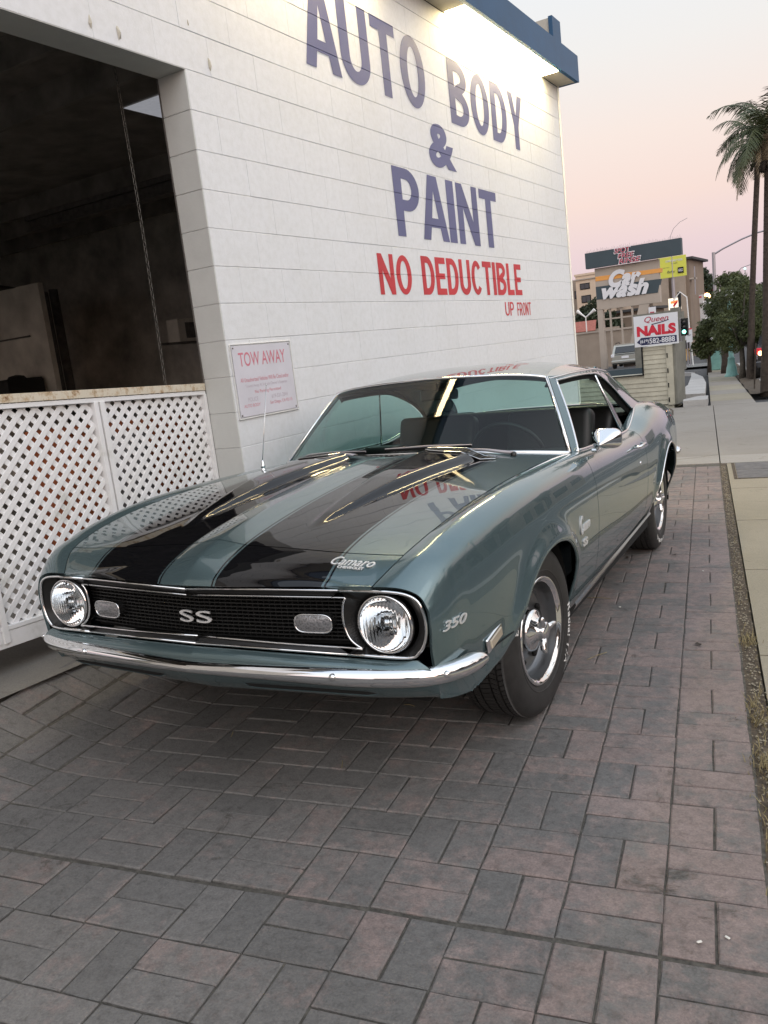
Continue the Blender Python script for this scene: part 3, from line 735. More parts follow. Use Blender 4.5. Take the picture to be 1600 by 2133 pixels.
# painted lettering that dips into the joints it crosses
from mathutils.geometry import tessellate_polygon
def arc_(cx, cy, rx, ry, a0, a1, n=14):
    return [(cx + rx * math.cos(math.radians(a0 + (a1 - a0) * i / n)), cy + ry * math.sin(math.radians(a0 + (a1 - a0) * i / n))) for i in range(n + 1)]
def glyph(ch, sx, sy):
    """sign-writer's heavy block capitals in a unit box: (outline, holes...)"""
    if ch == 'I': return [[(0, 0), (1, 0), (1, 1), (0, 1)]]
    if ch == 'T': return [[(.5 - sx / 2, 0), (.5 + sx / 2, 0), (.5 + sx / 2, 1 - sy), (1, 1 - sy), (1, 1), (0, 1), (0, 1 - sy), (.5 - sx / 2, 1 - sy)]]
    if ch == 'L': return [[(0, 0), (1, 0), (1, sy), (sx, sy), (sx, 1), (0, 1)]]
    if ch == 'E': return [[(0, 0), (1, 0), (1, sy), (sx, sy), (sx, .5 - sy * .45), (.92, .5 - sy * .45), (.92, .5 + sy * .45), (sx, .5 + sy * .45), (sx, 1 - sy), (1, 1 - sy), (1, 1), (0, 1)]]
    if ch == 'F': return [[(0, 0), (sx, 0), (sx, .46 - sy * .45), (.88, .46 - sy * .45), (.88, .46 + sy * .45), (sx, .46 + sy * .45), (sx, 1 - sy), (1, 1 - sy), (1, 1), (0, 1)]]
    if ch == 'N': return [[(0, 0), (sx * .92, 0), (sx * .92, .60), (1 - sx * .95, 0), (1, 0), (1, 1), (1 - sx * .92, 1), (1 - sx * .92, .40), (sx * .95, 1), (0, 1)]]
    if ch == 'Y': return [[(.5 - sx / 2, 0), (.5 + sx / 2, 0), (.5 + sx / 2, .42), (1, 1), (1 - sx * 1.08, 1), (.5, .62), (sx * 1.08, 1), (0, 1), (.5 - sx / 2, .42)]]
    if ch == 'A':
        t, q = sx * .62, sx * .98; k = .5 - t; c0, c1 = .20, .20 + sy * .9; ap = (.5 - q) / k
        return [[(0, 0), (q, 0), (q + k * c0, c0), (1 - q - k * c0, c0), (1 - q, 0), (1, 0), (.5 + t, 1), (.5 - t, 1)], [(q + k * c1, c1), (.5, ap + .06), (1 - q - k * c1, c1)]]
    if ch == 'O': return [arc_(.5, .5, .5, .5, 0, 360, 40)[:-1], arc_(.5, .5, .5 - sx, .5 - sy * .95, 360, 0, 34)[:-1]]
    if ch == 'C': return [arc_(.5, .5, .5, .5, 38, 322, 34) + [(.90 - sx * .7, .26)] + arc_(.5, .5, .5 - sx, .5 - sy * .95, 318, 42, 28) + [(.90 - sx * .7, .74)]]
    if ch == 'U': return [[(0, 1)] + arc_(.5, .32, .5, .32, 180, 360, 22) + [(1, 1), (1 - sx, 1)] + arc_(.5, .33, .5 - sx, .33 - sy, 0, -180, 18) + [(sx, 1)]]
    if ch == 'D': return [[(0, 0)] + arc_(.44, .5, .56, .5, -90, 90, 22) + [(0, 1)], [(sx, 1 - sy)] + arc_(.42, .5, .58 - sx, .5 - sy, 90, -90, 18) + [(sx, sy)]]
    if ch == 'P': return [[(0, 0), (sx, 0), (sx, .38)] + arc_(.5, .69, .5, .31, -90, 90, 18) + [(0, 1)], [(sx, 1 - sy)] + arc_(.48, .69, .52 - sx, .31 - sy, 90, -90, 14) + [(sx, .38 + sy)]]
    if ch == 'R': return [[(0, 0), (sx, 0), (sx, .38), (.46, .38), (1 - sx * 1.05, 0), (1, 0), (.74, .42)] + arc_(.5, .69, .5, .31, -50, 90, 16) + [(0, 1)], [(sx, 1 - sy)] + arc_(.48, .69, .52 - sx, .31 - sy, 90, -90, 14) + [(sx, .38 + sy)]]
    if ch == 'B': return [[(0, 0)] + arc_(.48, .275, .52, .275, -90, 62, 14) + arc_(.46, .755, .50, .245, -62, 90, 14) + [(0, 1)], [(sx, .50 - sy * .45)] + arc_(.46, .275, .54 - sx, .275 - sy * .95, 80, -90, 12) + [(sx, sy)], [(sx, 1 - sy)] + arc_(.44, .755, .52 - sx, .245 - sy * .95, 90, -80, 12) + [(sx, .50 + sy * .55)]]
GW_ = {'I': .30, 'T': .84, 'L': .72, 'E': .76, 'F': .72, 'N': .92, 'A': 1.0, 'Y': .92, 'O': .96, 'U': .92, 'C': .92, 'D': .90, 'P': .86, 'R': .92, 'B': .92}
def block_text(s, st=.27, sy=.17, gap=.13):
    V = []; F = []; x = 0
    for i_, ch in enumerate(s):
        if i_ and 'A' in (ch, s[i_ - 1]): x -= gap * .75
        w = GW_[ch]; g_ = glyph(ch, min(.5, st / w * (1 if ch != 'I' else 1)), sy) ; pts = [[Vector((x + a * w, b_, 0)) for a, b_ in L_] for L_ in g_]
        tri = tessellate_polygon(pts); flat = [p for L_ in pts for p in L_]; b0 = len(V); V += flat; F += [tuple(b0 + i for i in t) for t in tri]; x += w + gap
    x -= gap
    return V, F, x
def wall_text(s, y0, y1, z0, z1, mat, st=.27, sy=.17, gap=.13, **k):
    if s == '&': vv, ff = fit_text(s, y1 - y0, z1 - z0, bold=.04)
    else:
        vv, ff, w = block_text(s, st, sy, gap); vv = [Vector((v.x / w * (y1 - y0), v.y * (z1 - z0), 0)) for v in vv]
    bm = bmesh.new(); vs_ = [bm.verts.new((.0022, y0 + v.x, z0 + v.y)) for v in vv]
    for f in ff:
        try: bm.faces.new([vs_[i] for i in f])
        except ValueError: pass
    bmesh.ops.remove_doubles(bm, verts=bm.verts, dist=1e-5)
    for kk in range(-6, 14):
        zj = ZK(kk)
        if not z0 - .01 < zj < z1 + .01: continue
        for d in (-.0026, 0, .0026):
            bmesh.ops.bisect_plane(bm, geom=bm.verts[:] + bm.edges[:] + bm.faces[:], plane_co=(0, 0, zj + d), plane_no=(0, 0, 1))
        for v in bm.verts:
            if abs(v.co.z - zj) < 1e-5: v.co.x = -.0036
    for f in bm.faces:
        if f.normal.x < 0: f.normal_flip()
    me = bpy.data.meshes.new('painted_letters'); bm.to_mesh(me); bm.free(); me.materials.append(mat)
    o = bpy.data.objects.new('painted_letters', me); link(o, shop); return o
wall_text('AUTO', 1.17, 2.885, 3.295, 3.83, M['blue_letter'], st=.28, sy=.16)
wall_text('BODY', 3.33, 5.10, 3.295, 3.82, M['blue_letter'], st=.28, sy=.16)
wall_text('&', 2.83, 3.345, 2.885, 3.235, M['blue_letter'])
wall_text('PAINT', 2.156, 4.18, 2.285, 2.80, M['blue_letter'], st=.27, sy=.16, gap=.11)
wall_text('NO', 1.79, 2.30, 1.845, 2.142, M['red_letter'], st=.26, sy=.15)
wall_text('DEDUCTIBLE', 2.48, 4.69, 1.845, 2.150, M['red_letter'], st=.27, sy=.17, gap=.11)
wall_text('UP', 4.185, 4.42, 1.645, 1.778, M['red_letter'], st=.22, sy=.13)
wall_text('FRONT', 4.51, 4.905, 1.64, 1.772, M['red_letter'], st=.22, sy=.13)
# fascia, soffit, roof edge
FX = .24; YE = 6.40
b = MB(); b.box((FX - .02, (YE - 4) / 2, (ZT + 4.46) / 2), (.04, YE + 4, .28)); b.build('fascia_board', M['blue_fascia'], shop)
b = MB(); b.box(((FX - .04 - 12) / 2, YE - .02, (ZT + 4.46) / 2), (FX - .04 + 12, .04, .28)); b.build('fascia_board', M['blue_fascia'], shop)
b = MB(); b.box(((FX - .04) / 2 + .001, (YE - .04 - 4) / 2, ZT + .010), (FX - .042, YE - .04 + 4, .016)); b.build('soffit', M['cream'], shop)
b = MB(); b.box((-6, (YE - .04 - 4) / 2, 4.42), (12.2, YE - .045 + 4, .05)); b.build('roof', M['roof_dark'], shop)
b = MB(); b.box((-.07, 6.22, 4.64), (.20, .24, .40)); b.box((.055, 6.22, 4.64), (.045, .28, .42), mi=1)
b.build('roof_vent_box', [M['dim_white'], M['blue_fascia']], shop)
# white conduit at the wall end
b = MB(); b.tube([(.016, WL - .02, .0), (.016, WL - .02, ZT)], .009, 8); b.build('conduit', M['white_trim'], shop)
# lamp under the soffit
lamp = empty('wall_lamp', (.105, 4.58, ZT)); tag(lamp, 'bright lit strip lamp under the blue fascia washing the white wall', 'lamp')
b = MB(); b.box((0, 0, .004), (.20, 2.46, .006)); b.build('housing', M['white_trim'], lamp)
b = MB(); b.cbox((0, 0, -.002), (.185, 2.40, .006), .002); dif = b.build('diffuser', simple('lit_lamp_diffuser', (1, .9, .7), .5, emis=(1, .80, .42), es=LAMPE), lamp)
l2 = empty('flood_lamp', (.15, 1.2, ZT)); tag(l2, 'second lit lamp under the blue fascia above the picture, seen in the paintwork', 'lamp')
b = MB(); b.box((-.055, 0, -.03), (.01, 1.84, .06)); b.box((.0, 0, -.006), (.12, 1.84, .012)); b.build('housing', M['white_trim'], l2)
b = MB(); b.cbox((0.004, 0, -.020), (.09, 1.8, .012), .004); b.build('diffuser', simple('lit_flood_lamp', (1, .9, .7), .5, emis=(1, .78, .42), es=LAMPE * .9), l2)
# ------------------------------------------------------------------ inside the workshop
room = empty('workshop_interior', (0, 0, 0)); tag(room, kind='structure')
def wallbox(name, c, d, mat, par=room): b = MB(); b.box(c, d); return b.build(name, mat, par)
FZ = .17
wallbox('floor', (-5.6, -.5, FZ - .06), (10.6, 13.5, .1), M['dark_room'])
wallbox('ceiling', (-5.6, -.5, 3.98), (10.6, 13.5, .06), M['dark_ceiling'])
wallbox('back_wall', (-10.6, -.5, 2), (.1, 13.5, 4.1), M['dark_room'])
wallbox('inner_wall', (-5.5, 6.15, 2), (10.6, .08, 4.1), M['dark_room'])
wallbox('front_wall_left', (-.1, -4.9, 2), (.19, 4.3, 4.0), M['dark_room'])
for k in [k for k in range(16) if k not in (11, 12)]:                        # joists
    b = MB(); b.box((-5.5, -6.6 + k * .81, 3.84), (10.2, .05, .22)); b.build('joist', M['dark_ceiling'], room)
b = MB(); b.box((-4.3, 4.0, 3.70), (4.4, .16, .06)); b.box((-4.3, 4.0, 3.54), (4.4, .16, .02)); b.box((-4.3, 4.0, 3.62), (4.4, .02, .16)); b.build('hoist_beam', M['steel_dark'], room)
wallbox('partition', (-7.6, 4.0, 1.5), (2.14, .08, 2.78), M['dim_white'])
# pale roof light panel
b = MB(); b.add([(-2.9, 2.41, 3.94), (-1.5, 2.41, 3.94), (-1.5, 3.4, 3.94), (-2.9, 3.4, 3.94)], [(0, 1, 2, 3)])
b.build('roof_light', simple('dirty_roof_light', (.4, .4, .42), .8, nscale=6, namp=.4, emis=(.8, .82, .9), es=.30), room)
# pipes
b = MB()
b.tube([(-7.6, 4.9, FZ), (-7.6, 4.9, 2.9), (-7.6, 4.0, 2.98), (-7.6, -2, 3.02)], .05, 10)
b.tube([(-7.9, 5.3, FZ), (-7.9, 5.3, 3.0)], .07, 10); b.tube([(-9.9, 3.0, FZ), (-9.9, 3.0, 3.4)], .06, 10); b.tube([(-9.9, 4.2, FZ), (-9.9, 4.2, 3.9)], .09, 10)
b.build('pipework', M['steel_dark'], room)
def th(name, label, cat, parts, loc=(0, 0, 0), group=None, rz=0):
    t = empty(name, loc, rz); tag(t, label, cat, group)
    for (nm, bb, m_) in parts: bb.build(nm, m_, t)
    return t
# things standing inside, seen over and through the gate
b1 = MB().cbox((0, 0, .49), (.4, .46, .98), .01); b2 = MB(); [b2.cbox((.205, 0, .14 + k * .235), (.01, .42, .2), .004) for k in range(4)]
th('tool_chest', 'rust orange tool chest seen through the right half of the lattice', 'tool chest', [('body', b1, M['rust_orange']), ('drawer', b2, M['rust_orange'])], (-1.8, 1.02, FZ))
b1 = MB().cbox((0, 0, .5), (.4, .30, 1.0), .02)
b2 = MB(); b2.tube([(.21, -.1, .95), (.24, -.1, .97), (.24, .1, .97), (.21, .1, .95)], .01, 6)
th('steel_drum_cabinet', 'orange brown steel cabinet behind the left half of the lattice', 'cabinet', [('body', b1, M['rust_orange']), ('handle', b2, M['steel_dark'])], (-1.8, .18, FZ))
b1 = MB().cbox((0, 0, .45), (.4, .22, .9), .02); b2 = MB().tube([(0, -.08, .9), (0, -.08, 1.0), (0, .08, 1.0), (0, .08, .9)], .012, 6)
th('grey_compressor', 'grey machine housing behind the lattice gate post', 'machine', [('housing', b1, M['grey_junk']), ('handle', b2, M['steel_dark'])], (-1.6, .52, FZ))
b1 = MB().box((0, 0, 0), (.03, .34, .42)); th('wall_poster', 'dark patterned poster on the back wall near the door edge', 'poster', [('sheet', b1, M['poster'])], (-4.6, 5.0, 1.62))
b1 = MB().cbox((0, 0, 0), (.2, .5, .3), .01); b2 = MB().cbox((.102, .03, 0), (.01, .3, .2), .004)
th('wall_cabinet', 'small grey box mounted on the back wall above the poster', 'box', [('body', b1, M['dim_white']), ('door', b2, M['steel_dark'])], (-4.7, 4.7, 2.02))
b1 = MB().box((0, 0, 0), (.04, 2.0, .03)); th('wall_shelf', 'thin dark shelf line on the back wall above the poster', 'shelf', [('board', b1, M['steel_dark'])], (-4.6, 5.1, 1.86))
b1 = MB().cbox((0, 0, 0), (.03, .11, .2), .005); th('switch_box', 'small pale switch box on the dark back wall', 'switch box', [('cover', b1, M['dim_white'])], (-6.2, 2.45, 1.72))
b1 = MB().cbox((0, 0, .22), (.5, .62, .44), .03); b1.lathe([(0, .5), (.1, .48), (.13, .44)], (0, .05, 0), 'Z', 12)
th('black_crate', 'black bulky box against the grimy white inner wall', 'box', [('body', b1, M['black'])], (-6.95, 3.62, 1.22))
b1 = MB().cbox((0, 0, .5), (.6, .8, 1.0), .01); th('work_bench', 'dark work bench under the black bulky box', 'bench', [('body', b1, M['dark_room'])], (-6.95, 3.6, FZ))
b = MB(); b.box((-.0, 0, 0), (.9, .02, .02)); th('wall_rail', 'dark rail on the grimy white inner wall', 'rail', [('bar', b, M['steel_dark'])], (-7.3, 3.93, 2.22))
# hoist chain: oval links
ch = empty('hoist_chain', (-.36, -.15, 3.08)); tag(ch, 'long thin steel chain hanging in the doorway beside the reveal', 'chain')
b = MB(); ln = []
zz = 3.08; k = 0
while zz > FZ + .3 and k < 75:
    pts = []
    for i in range(8):
        a = 2 * PI * i / 8; x = .0085 * math.cos(a); z = .019 * math.sin(a); pts.append((x, 0, z) if k % 2 == 0 else (0, x, z))
    bb = MB().tube(pts, .0022, 4, closed=True)
    if k < 2:
        o = bb.build('chain_link', M['chain'], ch); lm = o.data if k == 0 else lm; ln.append(o.data)
    else:
        o = bpy.data.objects.new('chain_link', ln[k % 2]); link(o, ch)
    o.location = (0.01 * math.sin(k * .07), 0, zz - 3.08 - .02); zz -= .030; k += 1

# ------------------------------------------------------------------ lattice gate
gate = empty('lattice_gate', (-.225, -.012, 0)); tag(gate, 'white diagonal lattice gate with rusty top rail closing the workshop door', 'gate')
SAG = math.radians(1.9)
gate.rotation_euler = (-0.0, 0, 0)
def gy(y, z):                                  # gate sags away from the hinge side
    return (y, z - .05 * y)
GZ0, GZ1, GW = .245, 1.325, 2.75
def gbar(name, y0, z0, y1, z1, w, d, mat, x=0.0, par=gate):
    """bar from (y0,z0) to (y1,z1), width w in plane, depth d"""
    a = Vector((0, *gy(y0, z0))); c = Vector((0, *gy(y1, z1))); t = (c - a).normalized(); n_ = Vector((0, -t.z, t.y))
    V = []
    for dx in (-d / 2, d / 2):
        for p, s_ in ((a, -1), (a, 1), (c, 1), (c, -1)): V.append(p + n_ * s_ * w / 2 + Vector((x + dx, 0, 0)))
    F = [(0, 1, 2, 3), (7, 6, 5, 4), (0, 4, 5, 1), (1, 5, 6, 2), (2, 6, 7, 3), (3, 7, 4, 0)]
    o = mesh(name, V, F, mat, par); bm = bmesh.new(); bm.from_mesh(o.data); bmesh.ops.recalc_face_normals(bm, faces=bm.faces)
    bmesh.ops.bevel(bm, geom=list(bm.edges), offset=.0012, segments=1, affect='EDGES'); bm.to_mesh(o.data); bm.free(); return o
gbar('top_rail', 0.0, GZ1 + .022, -GW, GZ1 + .022, .040, .060, M['rust'])
gbar('rail_strip', 0, GZ1 - .012, -GW, GZ1 - .012, .022, .046, M['lattice'], x=.002)
gbar('bottom_rail', 0, GZ0 + .035, -GW, GZ0 + .035, .075, .045, M['lattice'])
gbar('bottom_strip', 0, GZ0 + .085, -GW, GZ0 + .085, .020, .052, M['lattice'])
for (yc, w) in ((-.008, .02), (-.76, .030), (-.797, .026), (-1.52, .03), (-1.557, .026), (-2.3, .06)):
    gbar('upright', yc, GZ0 + .02, yc, GZ1 - .02, w, .05, M['lattice'], x=.003 if w != .03 else .006)
PIT = .0708
def slats(y0, y1, z0, z1):
    for dr_ in (1, -1):
        c0 = (z0 - dr_ * y0); cs = []
        lo = min(z0 - dr_ * y0, z0 - dr_ * y1, z1 - dr_ * y0, z1 - dr_ * y1); hi = max(z0 - dr_ * y0, z0 - dr_ * y1, z1 - dr_ * y0, z1 - dr_ * y1)
        c = math.floor(lo / PIT) * PIT + (.0 if dr_ == 1 else .5 * PIT * 0) + .02
        while c < hi:
            pts = []
            for y in (y0, y1):
                z = c + dr_ * y
                if z0 <= z <= z1: pts.append((y, z))
            for z in (z0, z1):
                y = (z - c) / dr_
                if y0 < y < y1: pts.append((y, z))
            if len(pts) >= 2:
                p = min(pts); q = max(pts)
                if math.hypot(p[0] - q[0], p[1] - q[1]) > .03:
                    gbar('slat', p[0], p[1], q[0], q[1], .0272, .0045, M['lattice'], x=.0025 if dr_ == 1 else -.0025)
            c += PIT
slats(-.748, -.012, GZ0 + .08, GZ1 - .005)
slats(-1.51, -.808, GZ0 + .08, GZ1 - .005)
slats(-2.28, -1.565, GZ0 + .08, GZ1 - .005)

# ------------------------------------------------------------------ tow-away sign
ts = empty('tow_away_sign', (.0, .30, 1.35)); tag(ts, 'faded white metal tow away notice screwed to the wall beside the gate', 'sign')
b = MB(); b.cbox((.006, 0, 0), (.004, .545, .405), .001); b.build('plate', M['sign_board'], ts)
fr = MB()
for (y0, z0, y1, z1) in ((-.285, .212, .285, .212), (-.285, -.212, .285, -.212), (-.285, -.212, -.285, .212), (.285, -.212, .285, .212)):
    fr.tube([(.006, y0, z0), (.006, y1, z1)], .0035, 6)
fr.build('frame', M['white_trim'], ts)
for (y, z) in ((-.262, .192), (.262, .192), (-.262, -.192), (.262, -.192)):
    MB().lathe([(0, .004), (.004, .003), (.006, 0)], (.008, y, z), 'X', 8).build('screw', M['steel_dark'], ts)
def sign_text(s, y0, y1, z0, z1, mat, par, x=.0088, **k):
    vv, ff = fit_text(s, y1 - y0, z1 - z0, **k)
    return mesh('lettering', [(x, y0 + v.x, z0 + v.y) for v in vv], ff, mat, par)
sign_text('TOW AWAY', -.225, .215, .085, .165, M['faded_red'], ts, bold=.008)
for i, (t, y0, y1) in enumerate((('All Unauthorized Vehicles Will Be Cited and/or', -.235, .225), ('Towed Away At Vehicle Owner\'s Expense', -.20, .20), ('No Parking Permitted', -.12, .13), ('POLICE                619-531-2844', -.19, .19), ('AUTO BODY             San Diego, CA 92115', -.235, .23))):
    z = -.005 - i * .038
    sign_text(t, y0, y1, z, z + .024, M['faded_grey'] if i % 2 else M['faded_red'], ts, bold=.0)
# ================================================================== THE CAR (car frame: X to its left, Y backwards from the front axle, Z up)
CR = Matrix(CARR)
car = empty('parked_car'); car.matrix_world = Matrix.Translation(O0) @ CR.to_4x4()
tag(car, 'teal metallic 1960s coupe with black hood stripes parked beside the white wall', 'car')
def hermite_grid(P, ns, nt_):
    """P[i][j] -> dense bicubic surface; returns (A x B x 3)"""
    P = np.array(P, float)
    def interp(Q, tt, t):
        Q = np.asarray(Q); m = np.zeros_like(Q); h = np.diff(tt)
        d = (Q[1:] - Q[:-1]) / h.reshape((-1,) + (1,) * (Q.ndim - 1))
        for i in range(1, len(Q) - 1):
            w0, w1 = h[i], h[i - 1]; m[i] = (d[i - 1] * w0 + d[i] * w1) / (w0 + w1)
        m[0] = d[0] * 1.5 - m[1] * .5 if len(Q) > 2 else d[0]; m[-1] = d[-1] * 1.5 - m[-2] * .5 if len(Q) > 2 else d[0]
        k = np.clip(np.searchsorted(tt, t, side='right') - 1, 0, len(h) - 1); s = (t - tt[k]) / h[k]; hh = h[k]
        sh = (-1,) + (1,) * (Q.ndim - 1); s = s.reshape(sh); hh = hh.reshape(sh)
        return (2 * s**3 - 3 * s**2 + 1) * Q[k] + (s**3 - 2 * s**2 + s) * hh * m[k] + (-2 * s**3 + 3 * s**2) * Q[k + 1] + (s**3 - s**2) * hh * m[k + 1]
    return P, interp
def surf(P, ti, tj, si, sj):
    P = np.array(P, float); _, f = hermite_grid(P, 0, 0)
    A = f(P, np.array(ti, float), np.array(si, float))           # along i
    B = f(np.swapaxes(A, 0, 1), np.array(tj, float), np.array(sj, float))
    return np.swapaxes(B, 0, 1)
def grid_mesh(name, S, mat, parent, keep=None, flip=False, both=True, thick=.012, custom=True, snap=None):
    """S: A x B x 3 array -> smooth sheet with an inward-turned hem"""
    A, B = S.shape[:2]
    V = [Vector(S[i, j]) for i in range(A) for j in range(B)]
    du = np.gradient(S, axis=0); dv = np.gradient(S, axis=1); N = np.cross(du, dv); N /= (np.linalg.norm(N, axis=2, keepdims=True) + 1e-12)
    if flip: N = -N
    F = []
    for i in range(A - 1):
        for j in range(B - 1):
            q = (i * B + j, (i + 1) * B + j, (i + 1) * B + j + 1, i * B + j + 1)
            if keep is None or keep(q, V): F.append(q if not flip else q[::-1])
    used = sorted({i for f in F for i in f}); mp = {a: k for k, a in enumerate(used)}
    if snap: 
        for a in used: V[a] = snap(V[a])
    VV = [V[a] for a in used]; NN = [Vector(N.reshape(-1, 3)[a]) for a in used]; FF = [tuple(mp[i] for i in f) for f in F]
    # hem
    ec = {}
    for f in FF:
        for a, b_ in zip(f, f[1:] + f[:1]): ec[(a, b_)] = ec.get((a, b_), 0) + 1
    bd = [(a, b_) for (a, b_) in ec if (b_, a) not in ec]
    hem = {}
    for a, b_ in bd:
        for i in (a, b_):
            if i not in hem: hem[i] = len(VV); VV.append(VV[i] - NN[i] * thick); NN.append(NN[i])
    nf = len(FF)
    for a, b_ in bd: FF.append((b_, a, hem[a], hem[b_]))
    o = mesh(name, VV, FF, mat, parent); me = o.data
    me.polygons.foreach_set('use_smooth', [True] * nf + [False] * (len(FF) - nf))
    if custom:
        cn = []
        for p in me.polygons:
            for vi in p.vertices: cn.append(NN[vi] if p.index < nf else p.normal.copy())
        me.normals_split_custom_set(cn)
    return o
# ---- body side surface (left half); columns: hood seam, peak, shoulder, upper, mid, lower mid, low, bottom
ST_ = [
 ((.640, -.868, .733), (.715, -.866, .733), (.775, -.860, .716), (.806, -.856, .672), (.813, -.854, .61), (.808, -.851, .545), (.808, -.836, .460), (.800, -.806, .378)),
 ((.682, -.800, .783), (.745, -.800, .788), (.803, -.797, .765), (.832, -.795, .702), (.838, -.794, .61), (.837, -.790, .53), (.828, -.78, .445), (.814, -.765, .366)),
 ((.712, -.670, .826), (.765, -.670, .833), (.825, -.668, .808), (.853, -.667, .735), (.862, -.666, .63), (.861, -.665, .53), (.851, -.664, .43), (.836, -.663, .347)),
 ((.730, -.500, .857), (.783, -.500, .867), (.842, -.500, .838), (.874, -.500, .76), (.885, -.500, .65), (.884, -.500, .54), (.873, -.500, .43), (.855, -.500, .335)),
 ((.742, -.250, .883), (.797, -.250, .894), (.856, -.250, .866), (.892, -.250, .782), (.904, -.250, .665), (.903, -.250, .55), (.893, -.250, .43), (.868, -.250, .32)),
 ((.748, .000, .896), (.804, .000, .904), (.864, .000, .875), (.901, .000, .790), (.913, .000, .67), (.912, .000, .55), (.900, .000, .42), (.870, .000, .30)),
 ((.755, .300, .902), (.808, .300, .906), (.867, .300, .876), (.904, .300, .790), (.915, .300, .67), (.913, .300, .55), (.900, .300, .42), (.868, .300, .29)),
 ((.760, .620, .901), (.810, .620, .903), (.869, .620, .872), (.905, .620, .786), (.916, .620, .668), (.914, .620, .55), (.900, .620, .42), (.866, .620, .285)),
 ((.768, 1.20, .884), (.814, 1.20, .883), (.870, 1.20, .853), (.904, 1.20, .772), (.915, 1.20, .660), (.913, 1.20, .55), (.899, 1.20, .42), (.862, 1.20, .285)),
 ((.768, 1.75, .868), (.815, 1.75, .867), (.870, 1.75, .838), (.903, 1.75, .762), (.914, 1.75, .655), (.913, 1.75, .55), (.898, 1.75, .42), (.856, 1.75, .285)),
 ((.762, 2.10, .873), (.812, 2.10, .872), (.868, 2.10, .845), (.904, 2.10, .770), (.916, 2.10, .660), (.914, 2.10, .55), (.896, 2.10, .42), (.848, 2.10, .285)),
 ((.745, 2.45, .935), (.800, 2.45, .932), (.862, 2.45, .900), (.909, 2.45, .812), (.925, 2.45, .685), (.920, 2.45, .56), (.896, 2.45, .42), (.845, 2.45, .29)),
 ((.726, 2.80, .975), (.785, 2.80, .971), (.853, 2.80, .934), (.911, 2.80, .838), (.929, 2.80, .700), (.924, 2.80, .565), (.900, 2.80, .43), (.860, 2.80, .31)),
 ((.706, 3.20, .965), (.765, 3.20, .960), (.835, 3.20, .920), (.890, 3.20, .825), (.908, 3.20, .700), (.903, 3.20, .565), (.885, 3.20, .44), (.860, 3.20, .34)),
 ((.680, 3.55, .932), (.735, 3.55, .926), (.800, 3.55, .888), (.850, 3.55, .805), (.868, 3.55, .695), (.862, 3.55, .565), (.850, 3.55, .46), (.830, 3.55, .38)),
 ((.620, 3.74, .880), (.670, 3.74, .876), (.725, 3.74, .85), (.768, 3.74, .785), (.785, 3.74, .69), (.780, 3.74, .57), (.768, 3.74, .48), (.75, 3.74, .41)),
]
TI = [0]; 
for a, b_ in zip(ST_, ST_[1:]): TI.append(TI[-1] + abs(b_[4][1] - a[4][1]) + .02)
TJ = [0, .055, .125, .22, .34, .46, .59, .72]
def t_of_y(y):
    ys = [s[4][1] for s in ST_]
    return float(np.interp(y, ys, TI))
AR = .372
# openings as radius against angle about the hub (angle from straight back, over the top, to the front)
FA = (0.0, .330, [(.375, .20), (.378, .30), (.375, .38), (.362, .46), (.325, .55), (.240, .622), (.12, .657), (0, .664), (-.12, .644), (-.22, .598), (-.30, .533), (-.36, .465), (-.42, .415), (-.50, .376), (-.62, .350), (-.75, .330)])
RA = (2.743, .345, [(2.743 + .375 * math.cos(math.radians(a)), .345 + .375 * math.sin(math.radians(a))) for a in range(-40, 221, 10)])
def rad_fn(spec):
    yc, zc, pts = spec; th = []; rr_ = []
    for (y, z) in pts:
        a = math.atan2(z - zc, y - yc); a = a + 2 * PI if a < -PI / 2 else a; th.append(a); rr_.append(math.hypot(y - yc, z - zc))
    t2 = np.linspace(th[0], th[-1], 400); _, f = hermite_grid([0, 1], 0, 0); r2 = f(np.array(rr_), np.array(th), t2)
    def R(y, z):
        a = math.atan2(z - zc, y - yc); a = a + 2 * PI if a < -PI / 2 else a
        return float(np.interp(a, t2, r2))
    return R, (yc, zc), (t2, r2)
RF = rad_fn(FA); RR = rad_fn(RA)
def flare(S):
    """rolled wheel-arch lips with a broad upward-facing shoulder"""
    for (fn, (yc, zc), (t2, r2)) in (RF, RR):
        a = np.arctan2(S[..., 2] - zc, S[..., 1] - yc); a = np.where(a < -PI / 2, a + 2 * PI, a)
        R = np.interp(a, t2, r2); d = np.clip(np.hypot(S[..., 1] - yc, S[..., 2] - zc) - R, 0, None)
        k = np.exp(-(d / .052) ** 2) * np.clip((S[..., 2] - .36) / .16, 0, 1) * np.clip((.875 - S[..., 2]) / .12, 0, 1) * (np.abs(S[..., 1] - yc) < .75)
        S[..., 0] += .024 * k
    return S
def arch_keep(A):
    fn, (yc, zc), _ = A
    def inside(v): return math.hypot(v.y - yc, v.z - zc) <= fn(v.y, v.z) and v.z < .8
    def k(q, V): return sum(1 for i in q if not inside(V[i])) >= 2
    return k
def arch_snap(A):
    fn, (yc, zc), _ = A
    def s(v):
        if v.z > .8 or abs(v.y - yc) > .8: return v
        d = math.hypot(v.y - yc, v.z - zc); R = fn(v.y, v.z)
        if d < R: return Vector((v.x, yc + (v.y - yc) / d * R, zc + (v.z - zc) / d * R))
        return v
    return s
def side_panel(name, y0, y1, n, j0=0.0, j1=.72, nj=64, keep=None, snap=None, label=None, t0=None):
    a = t_of_y(y0) if t0 is None else t0; b_ = t_of_y(y1)
    S = flare(surf(ST_, TI, TJ, np.linspace(a, b_, n), np.linspace(j0, j1, nj)))
    o = grid_mesh(name, S, M['paint'], car, keep=keep, snap=snap, flip=True)
    m = mirror_obj(o, car)
    if label: o['label'] = label
    return o
side_panel('fender', -.86, .800, 190, t0=0, nj=110, keep=arch_keep(RF), snap=arch_snap(RF))
